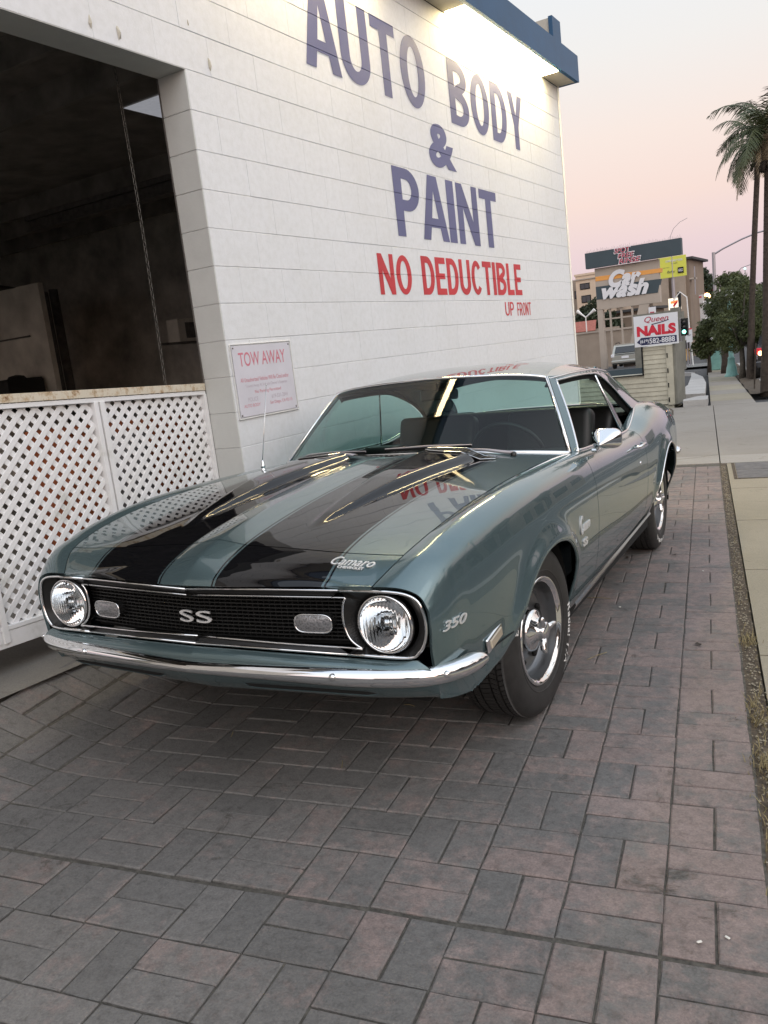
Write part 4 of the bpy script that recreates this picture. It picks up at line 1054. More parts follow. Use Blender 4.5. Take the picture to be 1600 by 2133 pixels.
side_panel('door', .806, 2.075, 60)
side_panel('quarter_panel', 2.081, 3.74, 150, nj=110, keep=arch_keep(RR), snap=arch_snap(RR))
# lips of the wheel openings
def side_x(y, z):
    S = flare(surf(ST_, TI, TJ, np.array([t_of_y(y)]), np.linspace(.05, .72, 90)))[0]
    k = int(np.argmin(np.abs(S[:, 2] - z))); return float(S[k, 0]), float(S[k, 2])
def arch_lip(name, A, a0, a1, mat, r, dx=0.0):
    fn, (yc, zc), _ = A; pts = []
    for i in range(57):
        a = math.radians(a0 + (a1 - a0) * i / 56); R = fn(yc + math.cos(a), zc + math.sin(a)) - .003; y = yc + R * math.cos(a); z = zc + R * math.sin(a); x, _ = side_x(y, z); pts.append((x + dx, y, z))
    for s_ in (1, -1):
        MB().tube([(p[0] * s_, p[1], p[2]) for p in pts], r, 8).build(name, mat, car, smooth=True)
arch_lip('wheel_arch_lip', RF, -5, 166, M['paint'], .0065, -.007)
arch_lip('wheel_arch_trim', RR, -7, 186, M['chrome'], .0065, -.002)
# wheel wells, and an underside of black boxes added to block light
for yc in (0, 2.743):
    for s_ in (1, -1):
        V = []; F = []
        for i in range(25):
            a = math.radians(-12 + 180 * i / 24)
            for x in (.40, .865): V.append((x * s_, yc + .40 * math.cos(a), .34 + .375 * math.sin(a)))
        for i in range(24): F.append((2 * i, 2 * i + 1, 2 * i + 3, 2 * i + 2))
        mesh('wheel_well', V, F, M['gap'], car)
b = MB(); b.box((0, 1.37, .24), (1.60, 1.9, .05)); b.box((0, 3.30, .36), (1.5, .5, .05)); b.box((0, -.58, .36), (1.45, .3, .06)); b.box((0, 0, .32), (.9, .8, .05)); b.box((0, 2.74, .30), (.95, .8, .05))
b.box((0, .44, .58), (1.66, .02, .62)); b.build('underbody_light_block', M['gap'], car)
# ---- hood
def seam_pt(t):       # hood/fender seam from the side surface
    S = surf(ST_, TI, TJ, np.atleast_1d(t), np.array([0.0, .001])); return S[:, 0, :]
def spl(xs, ys, n=900):
    xs = np.array(xs, float); ys = np.array(ys, float); t = np.linspace(xs[0], xs[-1], n); _, f = hermite_grid([0, 1], 0, 0); v = f(ys, xs, t)
    return lambda q: np.interp(q, t, v)
fz = spl([0, .012, .03, .07, .13, .2, .28, .37, .5, .62, .8, .95, 1.15, 1.35, 1.6], [0, .017, .030, .050, .071, .0905, .107, .1225, .141, .156, .174, .187, .2, .210, .217])
from functools import lru_cache
_ty = np.linspace(0, t_of_y(.80), 260); _sm = seam_pt(_ty)
def seam_at(y):
    return float(np.interp(y, _sm[:, 1], _sm[:, 0])), float(np.interp(y, _sm[:, 1], _sm[:, 2]))
_yf = spl([0, .1, .3, .5, .64], [-.956, -.950, -.926, -.890, -.870])
def yfront(x): return float(_yf(abs(x)))
_yr = spl([0, .3, .55, .70, .76], [.500, .512, .545, .59, .625])
def yrear(x): return float(_yr(abs(x)))
def hood_z(x, y):
    xs, zs = seam_at(min(max(y, -.866), .62)); d = y - yfront(x); r = min(1, abs(x) / xs)
    ze = .737
    full = float(fz(max(0, d))); z = ze + full - (ze + full - zs) * r ** 2.4 * (1 if d > .0 else 1)
    k = min(1, max(0, d / .10)); k = k * k * (3 - 2 * k)
    # crisp centre spear
    z += .016 * k * max(0, 1 - abs(x) / .115) ** .9 * min(1, max(0, (.56 - y) / .2))
    # long pointed bulge over each bank, opening backwards
    ax = abs(x); t = (y + .60) / 1.04
    if t > 0:
        xc = .275 + .055 * t; w = .012 + .125 * min(1, t) ** .85; q = (ax - xc) / w
        if abs(q) < 1.35:
            e = 1 / (1 + math.exp((abs(q) - 1) * 20)); z += (.032 * min(1, .25 + t * 1.5) * min(1, t * 9)) * e * min(1, max(0, (.535 - y) / .02) )
    return z
def smooth_arr(a, k=2):
    return a
HX = 181; HY = 150
S = np.zeros((HY, HX, 3))
svals = np.concatenate([np.linspace(0, .06, 22)[:-1], np.linspace(.06, 1, HY - 21)])
for j in range(HX):
    r = -1 + 2 * j / (HX - 1)
    for i, s_ in enumerate(svals):
        # iterate to fit the curved side edge
        x = r * .70
        for _ in range(3):
            y = yfront(min(abs(x), .64)) + (yrear(x) - yfront(min(abs(x), .64))) * s_
            xs = seam_at(y)[0] - .0045; x = r * xs
        S[i, j] = (x, y, 0)
Zh = np.zeros((HY, HX))
for i in range(HY):
    for j in range(HX): Zh[i, j] = hood_z(S[i, j, 0], S[i, j, 1])
for _ in range(2):                                   # soften creases
    Z2 = Zh.copy(); Z2[1:-1, 1:-1] = (Zh[1:-1, 1:-1] * 4 + Zh[:-2, 1:-1] + Zh[2:, 1:-1] + Zh[1:-1, :-2] + Zh[1:-1, 2:]) / 8; Zh = Z2
S[..., 2] = Zh
HSPLIT = -.757
kb_ = max(i for i in range(HY) if S[i, HX // 2, 1] < HSPLIT)
S1 = S[:kb_ + 1].copy(); S2 = S[kb_:].copy()
def zfix(a, y):
    for j in range(HX): a[j, 1] = y; a[j, 2] = hood_z(a[j, 0], y)
# the shut line between the header and the bonnet runs straight across
def rowat(y):
    R_ = []
    for j in range(HX):
        c_ = S[:, j, :]; yy = max(y, c_[0, 1] + .004); R_.append([np.interp(yy, c_[:, 1], c_[:, 0]), yy, np.interp(yy, c_[:, 1], c_[:, 2])])
    return np.array(R_)
def remap(y0, y1, n):
    out = np.zeros((n, HX, 3))
    for i in range(n):
        t = i / (n - 1)
        for j in range(HX):
            c_ = S[:, j, :]; a = c_[0, 1] if y0 is None else y0; b_ = c_[-1, 1] if y1 is None else y1; yy = a + (b_ - a) * (t ** (1.5 if y0 is None else 1.0))
            out[i, j] = (np.interp(yy, c_[:, 1], c_[:, 0]), yy, np.interp(yy, c_[:, 1], c_[:, 2]))
    return out
grid_mesh('header_panel', remap(None, HSPLIT - .0022, 34), M['hood'], car, flip=True, thick=.018)
hood = grid_mesh('hood', remap(HSPLIT + .0022, None, 130), M['hood'], car, flip=True, thick=.018)
# black sheet added under the hood gaps to block light
b = MB(); b.add([(-.70, -.80, .70), (.70, -.80, .70), (.77, .60, .85), (-.77, .60, .85)], [(0, 1, 2, 3)]); b.build('bay_light_block', M['gap'], car, fix=False)
# vent inserts at the back of each bulge
for s_ in (1, -1):
    fr = MB(); y = .485; V = []
    outline = [(.225, .512), (.27, .476), (.34, .455), (.42, .450), (.50, .468), (.555, .512)]
    pts = [(x * s_, yy - .03, hood_z(x, yy - .03) + .004) for x, yy in outline]; back = [(x * s_, .502, hood_z(x, .50) + .007) for x in (.55, .5, .42, .34, .27, .225)]
    b = MB(); b.add(pts + back, [(i, i + 1, 10 - i, 11 - i) for i in range(5)]); v = b.build('hood_vent', M['gap'], car)
    MB().tube([(p[0], p[1], p[2] + .001) for p in pts] , .0022, 6).build('vent_rim', M['chrome_soft'], v)
    MB().tube([(p[0], p[1], p[2] + .002) for p in back], .0028, 6).build('vent_rim', M['chrome_soft'], v)
    fb = MB()
    for k in range(15):
        x = .245 + k * .0205; y0 = float(np.interp(x, [o_[0] for o_ in outline], [o_[1] for o_ in outline])) - .028; z0 = hood_z(x, y0) + .006
        fb.add([(x * s_, y0, z0), ((x + .004) * s_, y0, z0), ((x + .012) * s_, .498, z0 + .007), ((x + .008) * s_, .498, z0 + .007)], [(0, 1, 2, 3)])
    fb.build('vent_fin', M['bezel'], v, fix=False)
# ---- cowl panel between hood and windscreen
WB = [(0.0, .668, .940), (.2, .676, .938), (.4, .700, .932), (.6, .755, .920), (.72, .812, .907), (.785, .852, .898)]
WTP = [(0.0, 1.085, 1.283), (.16, 1.088, 1.281), (.32, 1.098, 1.276), (.46, 1.114, 1.267), (.55, 1.134, 1.256), (.605, 1.155, 1.243)]
def sym(L): return [(-x, y, z) for x, y, z in reversed(L[1:])] + list(L)
V = []; F = []
cw = sym(WB); n_ = len(cw)
hx = [(x, yrear(min(abs(x), .745)) + .006, hood_z(max(-.745, min(.745, x)), yrear(min(abs(x), .745)) - .02) - .004) for x, _, _ in cw]
rows = 7
Sg = np.zeros((rows, n_, 3))
for i in range(rows):
    t = i / (rows - 1)
    for j in range(n_):
        a = np.array(hx[j]); c = np.array(cw[j]); a[0] = cw[j][0] * .97
        Sg[i, j] = a + (c - a) * t
def dens(L, k):
    L = np.array(L); t = np.arange(len(L)); tt = np.linspace(0, len(L) - 1, k); _, f = hermite_grid(L, 0, 0); return f(L, t.astype(float), tt)
Sd = np.stack([dens(Sg[i], 61) for i in range(rows)])
grid_mesh('cowl_panel', Sd, M['paint'], car, flip=True)
cv = MB()
for k in range(26):
    x = -.36 + k * .029; cv.box((x, .585 + .0, .9475), (.010, .05, .003))
cv.build('cowl_louvres', M['gap'], car)
# ---- glasshouse
def strip(name, A, B, mat, n=48, rows=8, bulge=0.0, flip=True, par=car, thick=.006, bdir=(0, -1, .4)):
    a = dens(A, n); b_ = dens(B, n); S = np.zeros((rows, n, 3)); bd = np.array(bdir)
    for i in range(rows):
        t = i / (rows - 1); S[i] = a + (b_ - a) * t + bd * bulge * 4 * t * (1 - t)
    return grid_mesh(name, S, mat, par, flip=flip, thick=thick)
ws = strip('windshield', sym([(x * .985, y, z) for x, y, z in WB]), sym(WTP), M['glass'], bulge=.012, thick=.004)
MB().tube([tuple(p) for p in dens(sym(WB), 50)], .010, 8).build('windshield_trim', M['chrome_soft'], car, smooth=True)
MB().tube([tuple(p) for p in dens(sym(WTP), 50)], .008, 8).build('windshield_trim', M['chrome'], car, smooth=True)
for s_ in (1, -1):
    MB().tube([(.785 * s_, .852, .900), (.70 * s_, 1.000, 1.070), (.607 * s_, 1.155, 1.243)], .009, 8).build('windshield_trim', M['chrome'], car, smooth=True)
# roof
RB = [(0, 2.62, 1.235), (.2, 2.61, 1.233), (.4, 2.58, 1.224), (.52, 2.54, 1.214), (.585, 2.50, 1.205)]
rf = []
def roof_row(y, zc, xe, ze, crown=2.6):
    L = []
    for r in (0, .25, .5, .7, .85, .95, 1.0):
        L.append((xe * r, y, zc - (zc - ze) * r ** crown))
    return L
rows_ = [[(x, y + .006, z + .006) for x, y, z in [(0, 1.085, 1.283), (.155, 1.088, 1.281), (.31, 1.098, 1.276), (.43, 1.112, 1.268), (.525, 1.130, 1.257), (.585, 1.148, 1.247), (.612, 1.160, 1.240)]],
         roof_row(1.25, 1.306, .640, 1.247), roof_row(1.45, 1.322, .655, 1.254), roof_row(1.75, 1.332, .660, 1.257), roof_row(2.05, 1.325, .655, 1.247), roof_row(2.35, 1.297, .640, 1.224), roof_row(2.62, 1.245, .615, 1.175)]
rows_ = [sym(L) for L in rows_]
ti = [0, .17, .37, .67, .97, 1.27, 1.55]; tj = [0]
for a, b_ in zip(rows_[3], rows_[3][1:]): tj.append(tj[-1] + math.dist(a, b_))
S = surf(rows_, ti, tj, np.linspace(0, ti[-1], 60), np.linspace(0, tj[-1], 90))
grid_mesh('roof', S, M['paint'], car, flip=True)
# roof side rail: drip edge curling down to the window line
CANT = [(.612, 1.162, 1.238), (.640, 1.25, 1.243), (.656, 1.45, 1.250), (.662, 1.75, 1.252), (.658, 1.98, 1.247), (.642, 2.35, 1.219), (.618, 2.62, 1.172)]
WIN = [(.625, 1.180, 1.222), (.655, 1.26, 1.226), (.674, 1.45, 1.231), (.682, 1.75, 1.230), (.685, 1.95, 1.212), (.691, 2.24, 1.132), (.712, 2.49, 1.026), (.745, 2.60, .958)]
for s_ in (1, -1):
    A = [(x * s_, y, z) for x, y, z in CANT[:5]]; Bq = [(x * s_, y, z) for x, y, z in WIN[:5]]
    strip('roof_rail', A, Bq, M['paint'], n=30, rows=4, flip=(s_ < 0), bulge=0, thick=.01)
    MB().tube([tuple(p) for p in dens([(x * s_ * 1.004, y, z - .002) for x, y, z in CANT[:6]], 40)], .005, 6).build('drip_moulding', M['chrome'], car, smooth=True)
# sail panels (C pillars): from cantrail/window line down to the quarter and back to the tail of the roof
for s_ in (1, -1):
    A = [(.685, 1.95, 1.213), (.689, 2.12, 1.170), (.699, 2.33, 1.098), (.717, 2.50, 1.020), (.748, 2.60, .955)]
    Mi_ = [(.658, 1.98, 1.244), (.654, 2.28, 1.205), (.660, 2.56, 1.125), (.692, 2.78, 1.035), (.728, 2.86, .975)]
    Bq = [(.656, 2.00, 1.249), (.622, 2.47, 1.203), (.622, 2.80, 1.115), (.660, 3.02, 1.015), (.702, 3.12, .968)]
    P = [[(x * s_, y, z) for x, y, z in L] for L in (A, Mi_, Bq)]
    S = surf(P, [0, .5, 1], [0, .25, .5, .75, 1], np.linspace(0, 1, 24), np.linspace(0, 1, 30))
    grid_mesh('sail_panel', S, M['paint'], car, flip=(s_ > 0))
# rear glass, tail deck, tail panel
RG0 = [(0, 2.63, 1.238), (.3, 2.625, 1.233), (.5, 2.615, 1.213), (.605, 2.62, 1.180)]
RG1 = [(0, 3.12, .985), (.3, 3.11, .982), (.5, 3.08, .972), (.68, 3.03, .975)]
strip('rear_window', sym(RG1), sym(RG0), M['glass'], bulge=.02, bdir=(0, .5, 1), flip=False, thick=.004)
MB().tube([tuple(p) for p in dens(sym(RG0), 30)], .008, 6).build('rear_window_trim', M['chrome'], car, smooth=True)
dk = [[(x, y, z) for x, y, z in sym([(0, 3.12, .975), (.35, 3.10, .972), (.60, 3.08, .962), (.70, 3.06, .955)])],
      [(x, y, z) for x, y, z in sym([(0, 3.40, .960), (.35, 3.40, .957), (.58, 3.40, .948), (.69, 3.40, .936)])],
      [(x, y, z) for x, y, z in sym([(0, 3.70, .925), (.35, 3.70, .922), (.55, 3.70, .91), (.63, 3.70, .893)])],
      [(x, y, z) for x, y, z in sym([(0, 3.78, .880), (.35, 3.78, .877), (.55, 3.77, .868), (.62, 3.745, .86)])]]
S = surf(dk, [0, .3, .6, .7], [0, .1, .32, .67, 1.02, 1.24, 1.34], np.linspace(0, .7, 30), np.linspace(0, 1.34, 50)); grid_mesh('trunk_lid', S, M['paint'], car, flip=True)
b = MB(); b.box((0, 3.76, .63), (1.50, .03, .48)); b.build('tail_panel', M['paint'], car)
# package shelf / body behind glass so nothing is hollow
b = MB(); b.box((0, 2.85, .93), (1.36, .5, .02)); b.build('parcel_shelf', M['interior'], car)
# A pillars
for s_ in (1, -1):
    A = [(.795 * s_, .858, .895), (.712 * s_, 1.00, 1.068), (.618 * s_, 1.160, 1.240)]
    Bq = [(.812 * s_, .905, .893), (.738 * s_, 1.045, 1.058), (.640 * s_, 1.205, 1.228)]
    strip('a_pillar', A, Bq, M['paint'], n=20, rows=3, flip=(s_ < 0), thick=.02)
    MB().tube([tuple(p) for p in dens(Bq, 12)], .006, 6).build('window_frame', M['chrome'], car, smooth=True)
    MB().tube([tuple(p) for p in dens([(x * s_, y, z) for x, y, z in WIN], 40)], .0055, 6).build('window_frame', M['chrome'], car, smooth=True)
    MB().tube([tuple(p) for p in dens([(.802 * s_, .90, .900), (.808 * s_, 1.4, .882), (.806 * s_, 1.95, .872), (.800 * s_, 2.15, .882), (.775 * s_, 2.42, .933), (.750 * s_, 2.60, .960)], 30)], .0065, 6).build('belt_moulding', M['chrome'], car, smooth=True)
    # inner side trims
    strip('door_card', [(.772 * s_, .86, .886), (.772 * s_, 1.5, .870), (.765 * s_, 2.1, .870), (.735 * s_, 2.55, .945)], [(.76 * s_, .86, .30), (.76 * s_, 1.5, .30), (.75 * s_, 2.1, .30), (.74 * s_, 2.48, .30)], M['interior'], n=20, rows=4, flip=(s_ > 0))
# side glass: driver's door glass is wound down; the passenger side is up; both quarter windows up
def flatglass(name, pts, mat=None):
    m = mesh(name, pts, [tuple(range(len(pts)))], mat or M['glass'], car); return m
for s_ in (1, -1):
    q = [(.692, 1.83, 1.212), (.688, 1.95, 1.205), (.694, 2.24, 1.126), (.716, 2.49, 1.020), (.748, 2.59, .960), (.778, 2.30, .905), (.790, 1.985, .872)] if s_ < 0 else [(.692, 1.83, 1.212), (.70, 1.90, 1.16), (.735, 2.03, 1.03), (.778, 2.12, .88), (.790, 1.985, .872)]
    flatglass('quarter_window', [(x * s_, y, z) for x, y, z in q])
    MB().tube([(.690 * s_, 1.828, 1.214), (.738 * s_, 1.905, 1.05), (.792 * s_, 1.985, .870)], .007, 6).build('window_divider', M['chrome'], car, smooth=True)
    strip('header_seal', [((x - .012) * s_, y, z + .004) for x, y, z in WIN], [((x - .030) * s_, y - .004, z - .030) for x, y, z in WIN], M['gap'], n=40, rows=3, flip=(s_ < 0), thick=.012)
flatglass('door_window', [(-x, y, z) for x, y, z in [(.648, 1.21, 1.224), (.676, 1.45, 1.229), (.690, 1.820, 1.216), (.788, 1.98, .872), (.795, .93, .895), (.738, 1.05, 1.05)]])
# ---- interior
inn = MB()
S = surf([[(x, y, z - .03) for x, y, z in L] for L in rows_], ti, tj, np.linspace(.02, ti[-1], 20), np.linspace(0, tj[-1], 24))
grid_mesh('headliner', S, M['liner'], car, flip=False, custom=False)
b = MB(); b.box((0, 1.6, .30), (1.5, 1.9, .04)); b.build('cabin_floor', M['interior'], car)
Vd = [(x, y + .03, z - .012) for x, y, z in sym(WB)]; n_ = len(Vd)
V2 = [(x * .97, 1.02, .905) for x, y, z in Vd]; V3 = [(x * .97, 1.06, .86) for x, y, z in Vd]; V4 = [(x * .97, 1.0, .60) for x, y, z in Vd]
V = Vd + V2 + V3 + V4; F = [(r * n_ + i, r * n_ + i + 1, (r + 1) * n_ + i + 1, (r + 1) * n_ + i) for r in range(3) for i in range(n_ - 1)]
mesh('dashboard', V, F, M['interior'], car, smooth=True)
def cushion(c, d, M3=None, r=.05):
    bm = bmesh.new(); bmesh.ops.create_cube(bm, size=1)
    for v in bm.verts: v.co = Vector((v.co.x * d[0], v.co.y * d[1], v.co.z * d[2]))
    bmesh.ops.bevel(bm, geom=list(bm.edges), offset=r, segments=4, affect='EDGES', profile=.6); bm.verts.index_update()
    vv = [((M3 @ v.co) if M3 else v.co) + Vector(c) for v in bm.verts]; ff = [[v.index for v in f.verts] for f in bm.faces]; bm.free(); return vv, ff
for x in (.37, -.37):
    v, f = cushion((x, 1.66, .50), (.52, .52, .17)); mesh('seat', v, f, M['interior'], car, True)
    v, f = cushion((x, 1.95, .76), (.52, .14, .54), Matrix.Rotation(-.28, 3, 'X')); mesh('seat_back', v, f, M['interior'], car, True)
v, f = cushion((0, 2.30, .52), (1.25, .45, .16)); mesh('rear_seat', v, f, M['interior'], car, True)
v, f = cushion((0, 2.56, .77), (1.25, .14, .46), Matrix.Rotation(-.38, 3, 'X')); mesh('rear_seat_back', v, f, M['interior'], car, True)
sw = MB(); R3 = Matrix.Rotation(math.radians(-62), 3, 'X'); C0 = Vector((.37, 1.20, .86))
sw.tube([C0 + R3 @ Vector((.19 * math.cos(a), .19 * math.sin(a), 0)) for a in lin(0, 2 * PI * 47 / 48, 48)], .011, 8, closed=True)
for a in (PI * .97, PI * 2.03): sw.tube([C0 + R3 @ Vector((.19 * math.cos(a), .19 * math.sin(a), 0)), C0 + R3 @ Vector((0, 0, -.03))], .010, 6)
sw.tube([C0 + R3 @ Vector((0, 0, -.03)), C0 + R3 @ Vector((0, 0, -.25))], .022, 10); sw.build('steering_wheel', M['interior'], car, smooth=True)
b = MB(); b.cbox((.0, 1.20, 1.195), (.22, .02, .055), .008); b.tube([(0, 1.19, 1.22), (0, 1.16, 1.27)], .006, 6); b.build('rear_view_mirror', M['bezel'], car)
v, f = cushion((-.25, 1.00, .935), (.20, .10, .035), None, .01); mesh('dash_top_pad', v, f, M['bezel'], car, True)

# ---- nose: outer bright moulding, black face, grille
OUT = [(0, -.950, .724), (.3, -.922, .727), (.53, -.882, .722), (.68, -.866, .720), (.742, -.862, .713), (.778, -.858, .692), (.793, -.855, .652), (.796, -.854, .61), (.787, -.855, .566), (.768, -.858, .537), (.735, -.862, .520), (.6, -.874, .521), (.54, -.880, .522), (.3, -.909, .530), (0, -.935, .537)]
LMP = Vector((.660, -.846, .614))
def refine(L, per=6): return [tuple(p) for p in dens(L, (len(L) - 1) * per + 1)]
tp = refine(OUT[:4], 6)[:-1]; cor = refine(OUT[3:12], 8)[:-1]; bt = OUT[11:]
for s_ in (1, -1):
    MB().tube([(x * s_, y, z) for x, y, z in (OUT[0], OUT[1], OUT[2], OUT[3])], .0042, 6).build('grille_moulding', M['chrome'], car, smooth=True)
    MB().tube([(x * s_, y - .001, z) for x, y, z in [OUT[2]] + cor + [OUT[11], OUT[12]]], .0052, 6).build('headlamp_moulding', M['chrome'], car, smooth=True)
    MB().tube([(x * s_, y, z) for x, y, z in bt[1:]], .0042, 6).build('grille_moulding', M['chrome'], car, smooth=True)
INT = [(0, -.944, .703), (.3, -.918, .704), (.50, -.884, .7), (.548, -.876, .698)]
IND = [(.548, -.876, .698), (.534, -.873, .67), (.530, -.872, .63), (.536, -.872, .595), (.552, -.873, .565), (.588, -.872, .540)]
INB = [(0, -.917, .556), (.3, -.897, .546), (.50, -.876, .541), (.588, -.872, .540)]
for s_ in (1, -1):
    MB().tube([(x * s_, y, z) for x, y, z in refine(INT, 3)], .0028, 6).build('grille_trim', M['chrome_soft'], car, smooth=True)
    MB().tube([(x * s_, y, z) for x, y, z in refine(IND, 4)], .0036, 6).build('grille_trim', M['chrome'], car, smooth=True)
    MB().tube([(x * s_, y, z) for x, y, z in refine(INB, 3)], .0040, 6).build('grille_trim', M['chrome'], car, smooth=True)
# black face between mouldings
for s_ in (1, -1):
    A = [(x * s_, y + .004, z) for x, y, z in refine(OUT[:3], 8)]; Bq = [(x * s_, y + .006, z) for x, y, z in refine(INT[:3] , 8)]
    strip('grille_surround', A, Bq, M['bezel'], n=20, rows=3, thick=.01, flip=(s_ > 0))
    A = [(x * s_, y + .004, z) for x, y, z in reversed(OUT[12:])]; Bq = [(x * s_, y + .006, z) for x, y, z in INB[:3]]
    strip('grille_surround', A, Bq, M['bezel'], n=20, rows=3, thick=.01, flip=(s_ < 0))
    # lamp bezel: ring from its outline down to the lamp seat
    outl = [OUT[2]] + cor + [OUT[11], OUT[12]] ; outl = [(x, y + .004, z) for x, y, z in outl]; back_ = [(x, y + .004, z) for x, y, z in reversed(refine(IND, 4))]
    ring = outl + [outl[-1]] + back_
    V = []; F = []; n_ = len(ring)
    rim_ = []
    for (x, y, z) in ring:
        a = math.atan2(z - LMP.z, x - LMP.x); rim_.append((LMP.x + .103 * math.cos(a), LMP.y + .012, LMP.z + .098 * math.sin(a)))
    cone = [(LMP.x + (p[0] - LMP.x) * .90, LMP.y + .045, LMP.z + (p[2] - LMP.z) * .90) for p in rim_]
    V = [(x * s_, y, z) for x, y, z in ring + rim_ + cone]
    F = [(r * n_ + i, r * n_ + (i + 1) % n_, (r + 1) * n_ + (i + 1) % n_, (r + 1) * n_ + i) for r in range(2) for i in range(n_)]
    o = mesh('headlamp_bezel', V, F, M['bezel'], car); bm = bmesh.new(); bm.from_mesh(o.data); bmesh.ops.recalc_face_normals(bm, faces=bm.faces); bm.to_mesh(o.data); bm.free()
    # headlamp
    hl = empty('headlamp'); hl.parent = car; hl.location = (LMP.x * s_, LMP.y, LMP.z)
    MB().lathe([(.086, .014), (.0935, .010), (.0945, -.002), (.0905, -.010), (.0845, -.010), (.083, -.004)], (0, 0, 0), 'Y', 56).build('chrome_ring', M['chrome'], hl, smooth=True)
    prof = [(.0001, .075)] + [(.084 * math.sin(t), .075 - .075 * (math.sin(t)) ** 2.2) for t in lin(.15, PI / 2, 12)]
    MB().lathe(prof, (0, 0, 0), 'Y', 48).build('reflector', M['chrome'], hl, smooth=True)
    prof = [(.0001, -.030)] + [(.0845 * math.sin(t), -.006 - .024 * math.cos(t) ** 1.0) for t in lin(.12, PI / 2, 12)]
    lens = MB().lathe(prof, (0, 0, 0), 'Y', 48); b0 = len(lens.v)
    lens.lathe([(a * .985, b_ + .004) for a, b_ in prof][::-1], (0, 0, 0), 'Y', 48); lens.build('lens', M['lens'], hl, smooth=True)
    MB().lathe([(.0001, .018), (.02, .020), (.022, .035), (.0001, .040)], (0, 0, 0), 'Y', 16).build('bulb_shield', M['chrome_soft'], hl, smooth=True)
    # park lamp in the grille
    pk = empty('park_lamp'); pk.parent = car; pk.location = (.430 * s_, -.886, .614); pk.rotation_euler = (0, 0, .10 * s_)
    ol = []
    for i in range(40):
        t = 2 * PI * i / 40; c, s2 = math.cos(t), math.sin(t)
        x = .063 * abs(c) ** .42 * (1 if c > 0 else -1) * (1 - .06 * s2 * 0); z = .0285 * abs(s2) ** .55 * (1 if s2 > 0 else -1) * (1 - .22 * abs(c) ** 3); ol.append((x, z))
    MB().tube([(x, 0, z) for x, z in ol], .0030, 6, closed=True).build('lamp_rim', M['chrome'], pk, smooth=True)
    V = [(x * k, yy, z * k) for k, yy in ((1, 0.0), (.8, -.004), (.4, -.007)) for x, z in ol] + [(0, -.008, 0)]
    F = [(r * 40 + i, r * 40 + (i + 1) % 40, (r + 1) * 40 + (i + 1) % 40, (r + 1) * 40 + i) for r in range(2) for i in range(40)] + [(80 + i, 80 + (i + 1) % 40, 120) for i in range(40)]
    o = mesh('lamp_lens', V, F, M['park'], pk, True); bm = bmesh.new(); bm.from_mesh(o.data); bmesh.ops.recalc_face_normals(bm, faces=bm.faces); bm.to_mesh(o.data); bm.free()
    V = [(x, yy, z) for yy in (0.0, .05) for x, z in ol]; mesh('lamp_body', V, [(i, (i + 1) % 40, 40 + (i + 1) % 40, 40 + i) for i in range(40)], M['bezel'], pk)
# grille texture: horizontal bars carried on thin uprights, V-shaped in plan
def gyp(x, inset): return float(np.interp(abs(x), [0, .3, .55], [-.915, -.893, -.862])) + inset
bars = MB(); N_ = 12
for k in range(N_):
    z = .552 + (.698 - .552) * (k + .5) / N_
    for s_ in (1, -1):
        xs = [0, .15, .3, .42, .54]
        for a, c in zip(xs, xs[1:]):
            pa = Vector((a * s_, gyp(a, .014), z)); pc = Vector((c * s_, gyp(c, .014), z)); h = Vector((0, 0, .0030)); d = Vector((0, .022, .003))
            bars.add([pa - h, pc - h, pc + h * .4, pa + h * .4, pa - h + d, pc - h + d], [(0, 1, 2, 3), (3, 2, 5, 4)])
o = bars.build('grille_bars', M['grille'], car, fix=False)
up = MB()
for k in range(-26, 27):
    x = k * .0205; up.box((x, gyp(x, .030), .626), (.0022, .020, .144))
up.build('grille_uprights', M['grille'], car, fix=False)
V = []; 
for x in (-.56, -.3, 0, .3, .56):
    for z in (.53, .71): V.append((x, gyp(x, .05), z))
mesh('grille_backing', V, [(2 * i, 2 * i + 2, 2 * i + 3, 2 * i + 1) for i in range(4)], M['gap'], car)
# emblem letters
def place_text(s, w, h, M4, mat, name, ext=.003, bold=.02, shear=0, par=car, spacing=1.0, bev=0.0):
    vv, ff = fit_text(s, w, h, bold=bold, shear=shear, extrude=ext / h * 1.0 if ext else 0, spacing=spacing)
    zs = [v.z for v in vv]; zr = (max(zs) - min(zs)) or 1
    vv = [M4 @ Vector((v.x - w / 2, v.y - h / 2, (v.z - min(zs)) / zr * ext)) for v in vv]
    return mesh(name, vv, ff, mat, par)
def frame_m(o_, right, up_):
    r = Vector(right).normalized(); u = Vector(up_); u = (u - r * u.dot(r)).normalized(); n__ = r.cross(u)
    m = Matrix.Identity(4)
    for i in range(3): m[i][0] = r[i]; m[i][1] = u[i]; m[i][2] = n__[i]; m[i][3] = o_[i]
    return m
# "SS" : two broad letters centred in the grille (readable from the front: text runs towards the car's left)
for (xc, rt) in ((-.036, (1, -.075, 0)), (.036, (1, .075, 0))):
    place_text('S', .058, .040, frame_m((xc, gyp(xc, -.006), .624), rt, (0, 0, 1)), M['badge'], 'grille_emblem', ext=.006, bold=.0)
